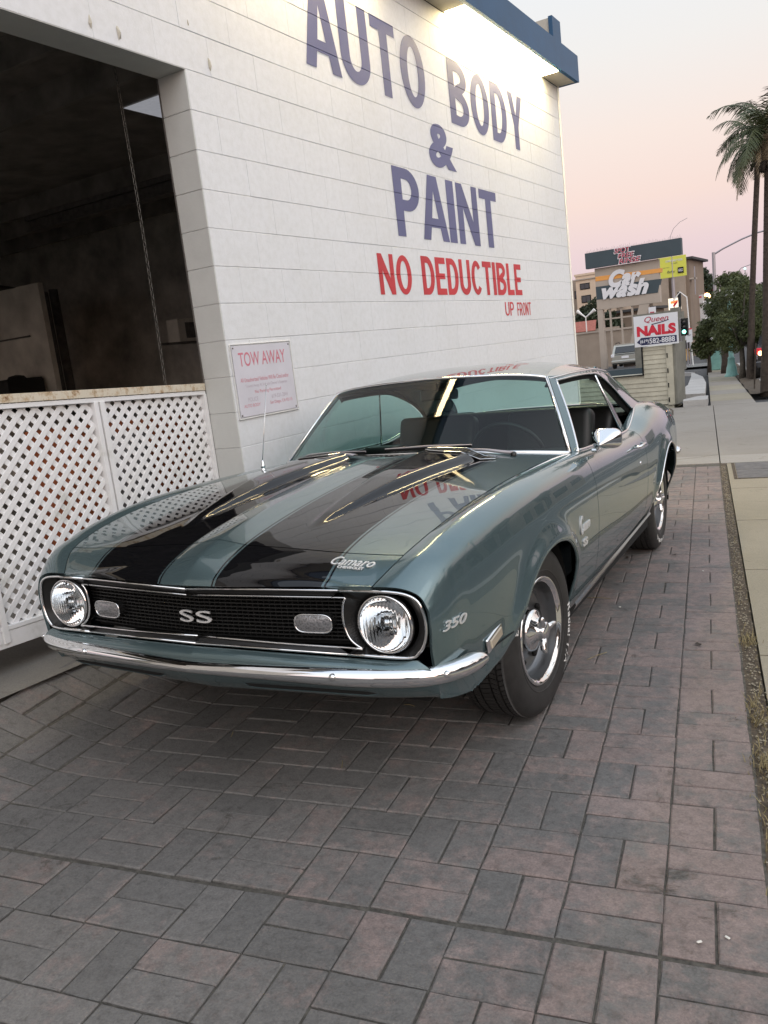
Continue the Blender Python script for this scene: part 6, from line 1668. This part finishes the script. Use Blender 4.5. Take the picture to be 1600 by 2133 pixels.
# ---- beige lot wall, parked estate car
lw = empty('lot_wall', (0, 0, 0)); tag(lw, 'long beige rendered wall with a coping behind the parked silver car', 'wall')
zg = gz(-14, 60)
part('wall_panel', M['tan_st'], lw, -24, -8.7, 60, 60.3, zg, 1.20); part('coping', M['taupe'], lw, -24, -8.7, 59.93, 60.36, 1.20, 1.33)
for x in (-12.45, -11.5, -10.6): part('wall_joint', M['brown_st'], lw, x - .03, x + .03, 59.97, 60.0, zg, 1.1)
def make_car_rear(name, label, mat, x, y, rz, L=4.5, Wd=1.8, Hh=1.62, group=None):
    """estate car seen from the back: lofted body, glazed rear, bumper, wheels"""
    c = empty(name, (x, y, gz(x, y)), rz); tag(c, label, 'car', group)
    secs = [(0.0, .42, .86, .90), (.12, .30, .92, .93), (.9, .28, .95, 1.0), (2.4, .28, .92, 1.0), (3.6, .30, .84, .98), (4.3, .36, .72, .86), (4.5, .42, .62, .74)]
    V = []; F = []; n_ = 12
    for (yy, z0, z1, w) in secs:
        yy *= L / 4.5; hw_ = Wd / 2 * w
        ring = [(-hw_ * .86, z0), (hw_ * .86, z0), (hw_ * .98, z0 + .12), (hw_, .62), (hw_ * .98, z1 - .06), (hw_ * .90, z1), (-hw_ * .90, z1), (-hw_ * .98, z1 - .06), (-hw_, .62), (-hw_ * .98, z0 + .12)]
        n_ = len(ring); V += [(a, yy, b_) for a, b_ in ring]
    for i in range(len(secs) - 1):
        for j in range(n_): F.append((i * n_ + j, (i + 1) * n_ + j, (i + 1) * n_ + (j + 1) % n_, i * n_ + (j + 1) % n_))
    F += [tuple(range(n_)), tuple((len(secs) - 1) * n_ + j for j in range(n_))]
    o = mesh('body', V, F, mat, c); bm = bmesh.new(); bm.from_mesh(o.data); bmesh.ops.recalc_face_normals(bm, faces=bm.faces); bm.to_mesh(o.data); bm.free()
    V = []; F = []
    cab = [(.10, .95, .90, .80), (.42, Hh - .07, .80, .0), (.62, Hh, .78, 0), (2.2, Hh + .02, .78, 0), (2.6, Hh - .02, .78, 0), (3.35, .93, .86, 0)]
    for (yy, z, w, _) in cab: V += [(-Wd / 2 * w, yy, z), (Wd / 2 * w, yy, z), (Wd / 2 * .93, yy, .90), (-Wd / 2 * .93, yy, .90)]
    for i in range(len(cab) - 1):
        for j in (0, 1, 3): F.append((4 * i + j, 4 * (i + 1) + j, 4 * (i + 1) + (j + 1) % 4, 4 * i + (j + 1) % 4))
    o = mesh('roof', V, F, mat, c); bm = bmesh.new(); bm.from_mesh(o.data); bmesh.ops.recalc_face_normals(bm, faces=bm.faces); bm.to_mesh(o.data); bm.free()
    mesh('rear_window', [(-Wd * .37, .09, 1.02), (Wd * .37, .09, 1.02), (Wd * .33, .36, Hh - .14), (-Wd * .33, .36, Hh - .14)], [(0, 1, 2, 3)], M['dark_glass'], c)
    b = MB(); b.cbox((0, -.04, .47), (Wd * .97, .16, .20), .05); b.build('rear_bumper', mat, c)
    b = MB(); b.cbox((0, -.015, .74), (.46, .02, .15), .005); b.build('number_plate', M['sign_white'], c)
    for s_ in (1, -1):
        b = MB(); b.cbox((s_ * Wd * .43, .02, .86), (.22, .08, .20), .03); b.build('tail_lamp', M['sign_white'] if name == 'parked_estate' else M['sign_red'], c)
        b = MB(); b.tube([(s_ * Wd * .36, .7, Hh + .02), (s_ * Wd * .36, .9, Hh + .09), (s_ * Wd * .36, 2.2, Hh + .09), (s_ * Wd * .36, 2.4, Hh + .03)], .02, 6); b.build('roof_rail', M['gap'], c)
        for yy in (.85, 3.5):
            b = MB(); b.lathe([(.0001, .1), (.30, .1), (.33, .05), (.33, -.1), (.30, -.12)], (s_ * Wd * .44, yy, .33), 'X', 24); b.build('wheel', M['rubber'], c)
    return c
make_car_rear('parked_estate', 'silver estate car parked with its tail towards the booth window', M['suv'], -10.72, 50.4, math.radians(6), Hh=1.55)
c2 = make_car_rear('parked_hatchback', 'dark car at the kerb half hidden by the thick palm trunk', M['dark_car'], .78, 24.4, math.radians(8), Hh=1.35)
b = MB(); b.lathe([(.0001, -.03), (.06, -.02), (.07, 0)], (-.72, -.03, .80), 'Y', 16); o = b.build('lit_indicator', M['lamp_warm'], c2)
# ---- buildings to the left of the pylon
def building(name, label, x0, x1, y, dep, z1, mat, roofm=None, wins=(), over=.0):
    t = empty(name, (0, 0, 0)); tag(t, label, 'building'); z0 = gz((x0 + x1) / 2, y) - .5
    part('wall', mat, t, x0, x1, y, y + dep, z0, z1)
    if roofm: part('roof', roofm, t, x0 - over, x1 + over, y - over, y + dep + over, z1, z1 + .22)
    for (a, c, zb, zt) in wins:
        f = part('window', M['gap'], t, a, c, y - .06, y + .02, zb, zt)
        p = part('pane', M['dark_glass'], f, a + .08, (a + c) / 2 - .02, y - .09, y - .06, zb + .08, zt - .08); part('pane', M['dark_glass'], f, (a + c) / 2 + .02, c - .08, y - .09, y - .06, zb + .08, zt - .08)
    return t
ap = building('apartment_block', 'peach apartment block with dark square windows left of the car wash pylon', -25.85, -21.5, 90, 8, 7.45, M['peach'], M['peach'], [(-25.38, -24.28, 5.95, 6.62), (-25.30, -24.22, 4.50, 5.30)], .1)
part('cornice', M['taupe'], ap, -25.95, -21.4, 89.85, 90, 7.0, 7.12)
building('rear_apartment', 'tan apartment wing at the edge of the white wall', -30, -25.9, 94, 8, 7.35, M['tan_st'], None, [(-27.3, -26.4, 5.2, 6.1)])
rh = empty('tiled_roof_house', (0, 0, 0)); tag(rh, 'low house with a red clay tile roof between the white wall and the pylon', 'building')
part('wall', M['tan_st'], rh, -24, -16.6, 66.5, 72, gz(-18, 66), 1.5)
b = MB()
for k in range(6):
    z0 = 1.40 + k * .14; y0 = 66.2 + k * .35; b.add([(-24, y0, z0), (-17.1 - k * .08, y0, z0), (-17.15 - k * .08, y0 + .37, z0 + .15), (-24, y0 + .37, z0 + .15), (-24, y0, z0 - .05), (-17.1 - k * .08, y0, z0 - .05)], [(0, 1, 2, 3), (0, 4, 5, 1)])
b.build('roof', M['roof_tile'], rh)
building('dark_roof_house', 'low house with a dark roof under the trees left of the pylon', -22, -14.6, 76, 5, 2.7, M['brown_st'], M['roof_dark'], [(-16.4, -15.4, 1.5, 2.3)], .5)
dl = empty('double_lamp', (0, 0, 0)); tag(dl, 'white two-armed lamp spreading like a V left of the pylon', 'lamp')
MB().tube([(-17.17, 64, gz(-17, 64)), (-17.17, 64, 2.5)], .045, 8).build('post', M['chr_w'], dl)
for (x, z) in ((-17.85, 3.07), (-16.40, 3.00)):
    MB().tube([(-17.17, 64, 2.48), (-17.17 + (x + 17.17) * .45, 64, 2.48 + (z - 2.48) * .45), (x, 64, z)], [.045, .075, .15], 10).build('lamp_head', M['chr_w'], dl)
sb = empty('small_lot_sign', (0, 0, 0)); tag(sb, 'small white sign with a dark red box directly above the nails sign', 'sign')
part('panel', M['sign_white'], sb, -9.47, -9.02, 52, 52.05, 1.80, 2.42); part('panel_box', M['sign_pink'], sb, -9.38, -9.12, 51.97, 52, 1.95, 2.12)
MB().tube([(-9.25, 52.03, gz(-9, 52)), (-9.25, 52.03, 1.8)], .04, 6).build('post', M['pole'], sb)
# ---- building carrying the yellow billboard
bb_ = building('brown_commercial_block', 'brown stucco block behind the yellow billboard', -18.5, -12.85, 85, 8, 7.15, M['brown_st'], M['roof_dark'], [(-17.6, -16.6, 3.4, 4.5)], .45)
part('wall_bay', M['tan_st'], bb_, -16.4, -14.8, 84.6, 85, -1, 5.8); part('wall_bay', M['tan_st'], bb_, -14.5, -13.2, 84.6, 85, -1, 5.7)
part('balcony', M['taupe'], bb_, -12.85, -12.3, 85, 86, 5.2, 5.35); part('balcony_post', M['pole'], bb_, -12.4, -12.3, 85, 85.1, 3.7, 6.4)
yb_ = empty('yellow_billboard', (0, 0, 0)); tag(yb_, 'lime yellow billboard with small dark print right of the pylon', 'billboard')
part('board', M['yellow'], yb_, -13.75, -11.28, 75, 75.15, 5.18, 6.95)
face_text('COMFORTABLY YOURS', -13.0, -11.55, 6.50, 6.68, 74.97, M['sign_white'], yb_, bold=.02); face_text('in style', -12.5, -12.0, 6.28, 6.42, 74.97, M['sign_navy'], yb_)
face_text('no limit ways', -13.4, -12.7, 6.0, 6.1, 74.97, M['sign_navy'], yb_); face_text('Rather', -12.9, -12.2, 5.55, 5.78, 74.97, M['sign_navy'], yb_, shear=.4)
part('logo_box', M['gap'], yb_, -11.98, -11.5, 74.93, 74.97, 5.45, 5.95); face_text('GOLD', -11.93, -11.55, 5.58, 5.82, 74.91, M['sign_white'], yb_, bold=.03)
MB().tube([(-12.5, 75.3, gz(-12.5, 75)), (-12.5, 75.3, 5.2)], .14, 8).build('mast', M['pole'], yb_)
# red and white shop fascia, pink billboard
rw = building('red_trim_store', 'white storefront with a thin red fascia line left of the street trees', -14.0, -12.3, 90, 5, 3.05, M['sign_white'], None, [])
part('fascia_sign', M['sign_white'], rw, -13.85, -12.45, 89.8, 90, 2.85, 3.72); part('red_line', M['sign_red'], rw, -13.7, -12.6, 89.76, 89.8, 3.42, 3.56)
pb = empty('pink_billboard', (0, 0, 0)); tag(pb, 'faded pink red billboard far down the street', 'billboard')
part('board', M['pink_sign'], pb, -19.5, -17.6, 130, 130.2, 4.7, 6.5); MB().tube([(-18.5, 130.2, -4), (-18.5, 130.2, 4.8)], .15, 8).build('mast', M['pole'], pb)
part('lower_panel', M['sign_white'], pb, -19.3, -18.9, 129.8, 130, 4.9, 5.4)
for (x, y, z, r, m_, lb, nm) in ((-15.35, 110, 3.93, .42, 'lamp_warm', 'glowing orange street light left of the trees', 'street_light'), (-16.65, 110, 4.70, .20, 'lamp_white', 'small white lit lamp left of the orange glow', 'street_light'), (-8.6, 84, 3.9, .12, 'lamp_white', 'small lit lamp glimpsed through the tree crown', 'street_light'), (-9.0, 95, 5.95, .10, 'lamp_green', 'distant green signal above the tree crown', 'signal_lamp')):
    t = empty(nm, (x, y, z)); tag(t, lb, 'lamp'); MB().lathe([(.0001, -r), (r * .7, -r * .7), (r, 0), (r * .7, r * .7), (.0001, r)], (0, 0, 0), 'Z', 14).build('globe', M[m_], t, smooth=True)
    MB().tube([(0, .1, gz(x, y) - z), (0, .1, 0)], .05, 6).build('post', M['pole'], t)
# ---- street light masts
def mast(name, label, x, y, ztop, arm, r=.10, n=10, head=True):
    t = empty(name, (0, 0, 0)); tag(t, label, 'street light')
    MB().tube([(x, y, gz(x, y)), (x, y, ztop)], [r * 1.2, r], 10).build('mast', M['pole'], t)
    MB().tube([(x, y, ztop - .12)] + arm, [r * .6] + [r * .5] * len(arm), 8).build('arm', M['pole'], t)
    if head: 
        a = Vector(arm[-1]); MB().cbox(a + Vector((.35, 0, -.03)), (.75, .28, .12), .04).build('lamp_head', M['pole'], t)
    return t
mast('street_light', 'tall galvanised street light arching over the street behind the palms', -4.36, 45, 4.72, [(-3.9, 45, 4.82), (-2.96, 45, 5.16), (-2.2, 45, 5.36), (-1.3, 45, 5.46), (.6, 45, 5.5)], r=.085)
mast('street_light', 'slender curved street light rising above the car wash pylon', -11.45, 70, 7.7, [(-11.5, 70, 8.2), (-11.2, 70, 8.8), (-10.7, 70, 9.2), (-10.1, 70, 9.42)], r=.035, head=False)
mast('street_light', 'distant slim street light left of the tree crowns', -10.4, 100, 6.0, [(-10.0, 100, 6.3), (-9.2, 100, 6.5), (-8.4, 100, 6.6)], r=.08, head=False)
mast('street_light', 'small grey street light in front of the pink billboard', -17.0, 112, 5.7, [(-16.7, 112, 5.95), (-16.2, 112, 6.1)], r=.07, head=False)
# ---- mint-green street furniture
tc = empty('utility_cabinet', (-3.15, 35.3, gz(-3.15, 35.3))); tag(tc, 'mint green painted utility cabinet on the sidewalk', 'utility cabinet')
MB().cbox((.18, .15, .55), (.42, .36, 1.10), .02).build('cabinet_body', M['teal_metal'], tc)
b = MB()
for a in range(8): b.box((.18 + .06 * math.cos(a * PI / 4), -.035, .72 + .06 * math.sin(a * PI / 4)), (.018, .006, .018))
b.build('painted_star', M['slate'], tc)
b = MB()
for k in range(9): h = .1 + .1 * rr.random(); b.tube([(.02 + k * .045, .1, 1.1), (.02 + k * .045 + rr.uniform(-.03, .03), .1, 1.1 + h)], .008, 4)
b.build('top_spikes', M['frond_dry'], tc)
for (x, y, lb) in ((-1.26, 27.8, 'mint green fluted lamp post base beside the dark tree trunk'), (-3.05, 37.0, 'mint green lamp post right of the utility cabinet')):
    t = empty('lamp_post', (x, y, gz(x, y))); tag(t, lb, 'lamp post', None)
    MB().lathe([(.24, 0), (.24, .05), (.19, .10), (.17, .30), (.13, .42), (.11, .62), (.12, .64), (.08, .70), (.07, 1.4), (.06, 2.6)], (0, 0, 0), 'Z', 20).build('post', M['teal_metal'], t, smooth=True)
    MB().lathe([(.0001, 3.0), (.14, 2.9), (.16, 2.7), (.09, 2.6)], (0, 0, 0), 'Z', 16).build('lantern', M['sign_white'], t, smooth=True)
sp_ = empty('leaning_sign_post', (.49, 18.95, gz(.49, 18.95))); tag(sp_, 'thin leaning metal post in the planter beside the thick palm', 'post')
MB().tube([(0, 0, 0), (.03, .05, .6), (.06, .1, 1.15)], .018, 6).build('post', M['bark'], sp_)
b = MB()
# ---- person walking away
def person(x, y, rz=0):
    me = bpy.data.meshes.new('person'); bm = bmesh.new()
    J = {'pelvis': (0, 0, .92), 'chest': (0, 0, 1.22), 'neck': (0, 0, 1.45), 'head': (0, -.01, 1.58), 'top': (0, -.01, 1.68), 'shL': (-.19, 0, 1.38), 'elL': (-.25, .04, 1.12), 'haL': (-.24, -.06, .88), 'shR': (.19, 0, 1.38), 'elR': (.25, -.02, 1.12), 'haR': (.24, -.12, .90),
         'hpL': (-.10, 0, .86), 'knL': (-.11, -.10, .48), 'anL': (-.11, .03, .08), 'toL': (-.11, -.12, .03), 'hpR': (.10, 0, .86), 'knR': (.11, .02, .47), 'anR': (.11, .16, .10), 'toR': (.11, .05, .03)}
    E = [('pelvis', 'chest'), ('chest', 'neck'), ('neck', 'head'), ('head', 'top'), ('chest', 'shL'), ('shL', 'elL'), ('elL', 'haL'), ('chest', 'shR'), ('shR', 'elR'), ('elR', 'haR'), ('pelvis', 'hpL'), ('hpL', 'knL'), ('knL', 'anL'), ('anL', 'toL'), ('pelvis', 'hpR'), ('hpR', 'knR'), ('knR', 'anR'), ('anR', 'toR')]
    Rr = dict(pelvis=.15, chest=.155, neck=.06, head=.095, top=.06, shL=.075, elL=.05, haL=.035, shR=.075, elR=.05, haR=.035, hpL=.10, knL=.07, anL=.045, toL=.035, hpR=.10, knR=.07, anR=.045, toR=.035)
    names = list(J); me.from_pydata([(-a, -b_, c) for a, b_, c in J.values()], [(names.index(a), names.index(b_)) for a, b_ in E], [])
    bm.from_mesh(me); sk = bm.verts.layers.skin.verify(); bm.verts.ensure_lookup_table()
    for i, n_ in enumerate(names): bm.verts[i][sk].radius = (Rr[n_], Rr[n_] * .85); bm.verts[i][sk].use_root = (i == 0)
    bm.to_mesh(me); bm.free(); o = bpy.data.objects.new('person', me); COL.objects.link(o); o.modifiers.new('skin', 'SKIN')
    o.modifiers.new('sub', 'SUBSURF').levels = 2
    dg = bpy.context.evaluated_depsgraph_get(); m2 = bpy.data.meshes.new_from_object(o.evaluated_get(dg)); bpy.data.objects.remove(o)
    for m_ in (M['cloth_dark'], M['cloth_tan'], M['skin'], M['gap']): m2.materials.append(m_)
    for p in m2.polygons:
        z = p.center.z; p.material_index = 3 if (z > 1.50 or z < .08) else (0 if z > .86 or abs(p.center.x) > .2 else 1); p.use_smooth = True
        if z > .8 and abs(p.center.x) > .2 and z < 1.0: p.material_index = 2
    o = bpy.data.objects.new('person', m2); COL.objects.link(o); o.location = (x, y, gz(x, y)); o.rotation_euler = (0, 0, rz); return o
tag(person(-7.75, 55, .2), 'person in a dark shirt and tan trousers walking away on the far sidewalk', 'person')

# ------------------------------------------------------------------ trees
def leaf_cloud(name, mat, par, blobs, n, s0, s1, seed, loc=(0, 0, 0)):
    r = np.random.default_rng(seed); V = []; F = []
    vol = np.array([b_[3] * b_[4] * b_[5] for b_ in blobs]) ** (2 / 3.); vol /= vol.sum()
    ids = r.choice(len(blobs), n, p=vol)
    for q in ids:
        bx_, by_, bz_, rx, ry, rz_ = blobs[q]; d = r.normal(size=3); d /= np.linalg.norm(d); rad = r.uniform(.45, 1.05) ** .6
        rad *= 1 + .25 * math.sin(d[0] * 7 + q) * math.cos(d[2] * 6 + q * 2)
        c = Vector((bx_ + d[0] * rx * rad, by_ + d[1] * ry * rad, bz_ + d[2] * rz_ * rad)); s_ = r.uniform(s0, s1)
        a = Vector(r.normal(size=3)).normalized(); b_ = a.orthogonal().normalized(); c2_ = a.cross(b_)
        b0 = len(V); V += [c + b_ * s_, c + c2_ * s_ * .45, c - b_ * s_, c - c2_ * s_ * .45 + a * s_ * .2]; F.append((b0, b0 + 1, b0 + 2, b0 + 3))
    o = mesh(name, V, F, mat, par); o.location = loc; return o
def tree(label, x, y, h0, cr, mats, n, seed, trunk_r=.12, name='street_tree', group=None, ls=(.05, .12), z=None, lean=0):
    z = gz(x, y) if z is None else z; t = empty(name, (x, y, z)); tag(t, label, 'tree', group)
    b = MB(); top = Vector((lean, 0, h0 * 1.25)); b.tube([(0, 0, -.1), (.02, 0, h0 * .4), (lean * .5, .02, h0 * .8), top], [trunk_r * 1.3, trunk_r, trunk_r * .85, trunk_r * .6], 9)
    r = random.Random(seed)
    for q in cr[:8]: b.tube([Vector((lean * .5, 0, h0 * .8)), Vector((q[0] * .5, q[1] * .5, (h0 + q[2]) / 2)), Vector(q[:3])], [trunk_r * .5, trunk_r * .32, trunk_r * .12], 6)
    b.build('trunk', mats[1], t, smooth=True)
    leaf_cloud('crown', mats[0], t, cr, n, ls[0], ls[1], seed); return t
def crown(rx, rz_, zc, k, seed, r0=.35):
    r = random.Random(seed); L = []
    for i in range(k):
        a = r.uniform(0, 2 * PI); q = r.random() ** .5; zz_ = r.uniform(-1, 1); w = math.sqrt(max(.05, 1 - zz_ * zz_ * .8))
        s_ = r.uniform(.75, 1.25) * r0; L.append((math.cos(a) * rx * q * w, math.sin(a) * rx * q * w, zc + zz_ * rz_, s_, s_, s_ * .8))
    return L
tree('dark leafy street tree beside the mint green lamp posts', -1.92, 31.0, 1.15, [(a * (.72 if c > 2.1 else 1) + (.22 if c > 2.1 else .05), b_, c, d_, e_, f_) for a, b_, c, d_, e_, f_ in crown(1.1, 1.25, 2.25, 26, 4, .40)], (M['leaf'], M['bark']), 24000, 5, .16, ls=(.025, .06))
tree('street tree with a thin grey trunk left of the palms', -.62, 25.5, 1.2, crown(.85, .95, 2.0, 20, 8, .36), (M['leaf'], M['bark_grey']), 18000, 6, .085, ls=(.02, .05))
tree('street tree in the middle of the green row', -1.35, 36.0, 1.3, crown(1.5, 1.3, 2.5, 22, 12, .5), (M['leaf'], M['bark']), 10000, 7, .14, ls=(.045, .10))
tree('low leafy street tree at the left end of the green row', -2.85, 33.0, .8, crown(.70, .60, 1.35, 14, 16, .30), (M['leaf'], M['bark']), 7000, 9, .08, ls=(.035, .08))
tree('far tall tree beside the brown block', -16.0, 110, 4.2, crown(1.7, 1.8, 7.8, 18, 21, .75), (M['leaf_dark'], M['bark']), 5000, 10, .3, name='far_tree', ls=(.12, .3), group=None)
tree('second far tree right of the brown block', -17.6, 114, 4.0, crown(1.3, 1.5, 7.6, 12, 25, .7), (M['leaf_dark'], M['bark']), 3000, 11, .25, name='far_tree', ls=(.12, .3))
tree('bushy tree behind the red roof left of the pylon', -19.6, 74, 2.2, crown(1.1, 1.3, 4.2, 14, 29, .6), (M['leaf_dark'], M['bark']), 5000, 12, .2, name='far_tree', ls=(.08, .2), group=None)
tree('bushy tree against the peach apartment block', -18.3, 75, 2.0, crown(1.1, .9, 3.6, 12, 31, .55), (M['leaf_dark'], M['bark']), 4000, 13, .2, name='far_tree', ls=(.08, .2), group=None)
tree('bush above the grey wall right of the pylon', -12.2, 68, 1.8, crown(1.5, .7, 2.9, 14, 33, .5), (M['leaf_dark'], M['bark']), 5000, 14, .15, name='far_tree', ls=(.07, .18), group=None)
for k, (x, y, s_) in enumerate(((-9.5, 118, 3.0), (-6.5, 100, 2.6), (-12.5, 150, 4.2), (-4.6, 80, 2.2), (-3.0, 66, 1.9), (-7.0, 135, 3.5))):
    tree(('broad dark tree far down the street', 'mid-height tree far down the street', 'tallest tree at the end of the street', 'round tree beyond the green row', 'nearest round tree beyond the green row', 'large tree closing the street view')[k], x, y, s_ * .9, crown(s_ * .8, s_ * .62, s_ * 1.7, 14, 40 + k, s_ * .3), (M['leaf_dark'], M['bark']), 3500, 50 + k, .2, name='far_tree', ls=(.1, .26))
# ---- palms
def frond(b, base, az, el, L_, droop, seed, w=.33):
    r = random.Random(seed); pts = []; p = Vector(base); d = Vector((math.cos(az) * math.cos(el), math.sin(az) * math.cos(el), math.sin(el))); n_ = 16
    for i in range(n_ + 1):
        pts.append(p.copy()); p = p + d * L_ / n_; d = (d + Vector((0, 0, -droop / n_ * (1 + i / n_)))).normalized()
    b.tube(pts, [.016 * (1 - .8 * i / n_) + .002 for i in range(n_ + 1)], 5)
    for i in range(2, n_ * 3):
        t = i / (n_ * 3); q = t * n_; k = min(n_ - 1, int(q)); c = pts[k].lerp(pts[k + 1], q - k); tt = (pts[k + 1] - pts[k]).normalized()
        sdir = tt.cross(Vector((0, 0, 1))); sdir = sdir.normalized() if sdir.length > .05 else Vector((1, 0, 0))
        ln = w * math.sin(PI * min(1, .12 + t * .88)) ** .6 * r.uniform(.8, 1.15)
        for s_ in (1, -1):
            dd = (sdir * s_ * .75 + tt * .6 + Vector((0, 0, r.uniform(-.45, .15)))).normalized(); e = c + dd * ln + Vector((0, 0, -ln * ln * r.uniform(.5, 1.4))); m_ = c.lerp(e, .5) + Vector((0, 0, .02)); wv = tt * .011
            b.add([c - wv, c + wv, m_ + wv, m_ - wv, e], [(0, 1, 2, 3), (3, 2, 4)])
def palm(label, x, y, H, r0, seed, lean, L_=1.55, n=26):
    z = gz(x, y); t = empty('palm_tree', (x, y, z)); tag(t, label, 'tree', 'tall palms at the kerb')
    b = MB(); pts = [(lean * (i / 12) ** 1.3, 0, H * i / 12) for i in range(13)]
    b.tube([(0, 0, -.1)] + pts, [r0 * 1.35] + [r0 * (1.25 - .45 * min(1, i / 4) - .12 * i / 12) for i in range(13)], 14)
    k = .25
    while k < H - .1: 
        xx = lean * (k / H) ** 1.3; q = r0 * (1.25 - .45 * min(1, k / H * 3) - .12 * k / H); b.lathe([(q * .98, -.01), (q * 1.05, 0), (q * .98, .015)], (xx, 0, k), 'Z', 12); k += .14
    b.build('trunk', M['bark'], t, smooth=True)
    top = Vector((lean, 0, H)); b = MB(); b.lathe([(r0 * .75, -.05), (r0 * 1.25, .12), (r0 * 1.1, .45), (r0 * .55, .85), (.03, 1.05)], top, 'Z', 12); b.build('crownshaft', M['frond_dry'], t, smooth=True)
    r = random.Random(seed)
    for i in range(n):
        az = i * 2.399 + r.uniform(-.2, .2); q = i / n; el = 1.35 - 1.55 * q + r.uniform(-.12, .12)
        bb = MB(); frond(bb, top + Vector((0, 0, .75 - .3 * q)), az, el, L_ * r.uniform(.85, 1.1), 1.5 + .9 * q, seed * 100 + i, w=.36)
        bb.build('frond', M['frond_dry'] if (q > .86) else M['frond'], t, fix=False)
    b = MB()
    for i in range(9): a = r.uniform(0, 2 * PI); b.tube([top + Vector((0, 0, .05)), top + Vector((math.cos(a) * .14, math.sin(a) * .14, .02)), top + Vector((math.cos(a) * .2, math.sin(a) * .2, -.16))], [.03, .05, .03], 6)
    b.build('boot_remains', M['bark'], t, smooth=True)
    return t
palm('slimmer palm left of the thick palm trunk', -.30, 24.9, 6.35, .115, 3, .38)
palm('thick palm trunk at the right edge of the picture', .90, 17.84, 5.1, .125, 9, .16)
# ------------------------------------------------------------------ the far side of the street (mirrored in the paintwork)
def wbuild(u0, u1, v0, v1, h, mat, lab, nm='street_building'):
    t = empty(nm, UVG((u0 + u1) / 2, (v0 + v1) / 2), TH); tag(t, lab, 'building'); w, d = (u1 - u0), (v1 - v0)
    MB().box((0, 0, h / 2 - .5), (w, d, h + 1)).build('wall', mat, t); MB().box((0, 0, h + .1), (w + .4, d + .4, .25)).build('roof', M['roof_dark'], t)
    n_ = max(2, int(d / 3.2))
    for k in range(n_):
        y = -d / 2 + d * (k + .5) / n_
        MB().box((-w / 2 - .03, y, 1.5), (.08, d / n_ * .6, 1.7)).build('window', M['dark_glass'], t)
    return t
wbuild(21, 31, -22, -8, 3.6, M['tan_st'], 'low tan shop across the street behind the viewer')
wbuild(21, 31, -6, 6, 4.4, M['brown_st'], 'brown flat-roofed shop across the street')
wbuild(21, 31, 9, 24, 3.4, M['grey_block'], 'grey flat-roofed shop across the street')
wbuild(21, 31, 27, 46, 5.2, M['tan_st'], 'long tan store further up the far side')
wbuild(-6, 12, -44, -34, 3.6, M['brown_st'], 'brown shop down the road behind the viewer')
for k, (u, v, s_) in enumerate(((18, -12, 2.2), (18.5, -3, 2.6), (18, 7.5, 2.4), (18.4, 18, 2.8), (18, 30, 2.4), (3.2, -24, 2.4))):
    p = UVG(u, v); tree('leafy street tree on the far pavement facing the shop', p.x, p.y, s_ * .8, crown(s_ * .6, s_ * .5, s_ * 1.5, 12, 70 + k, s_ * .28), (M['leaf_dark'], M['bark']), 2600, 80 + k, .12, name='opposite_tree', group='street trees on the far pavement', ls=(.1, .22))
for k, (u, v) in enumerate(((17, -7.2), (17, 3.6), (17.2, 12.4))):
    p = UVG(u, v); z = p.z; t = empty('opposite_palm', p); tag(t, 'palm tree on the far pavement facing the shop', 'tree', 'palms on the far pavement')
    MB().tube([(0, 0, 0), (.1, 0, 3), (.2, .1, 6.4 + k * .8)], [.16, .13, .11], 8).build('trunk', M['bark'], t, smooth=True)
    b = MB()
    for i in range(16): frond(b, (.2, .1, 6.5 + k * .8), i * 2.4, 1.1 - 1.2 * i / 16, 1.7, 1.9, 900 + i + k * 40)
    b.build('crown', M['frond'], t, fix=False)
for k, (u, v) in enumerate(((16.6, -9.5), (16.6, -.6), (16.6, 9.6))):
    p = UVG(u, v); t = empty('opposite_street_light', p); tag(t, 'lit street light on the far pavement facing the shop', 'street light', 'street lights on the far pavement')
    MB().tube([(0, 0, 0), (0, 0, 6.2), (-.4, 0, 6.6), (-1.5, 0, 6.7)], .07, 8).build('mast', M['pole'], t)
    MB().cbox((-1.7, 0, 6.66), (.5, .22, .1), .03).build('lamp_head', M['lamp_warm'], t)
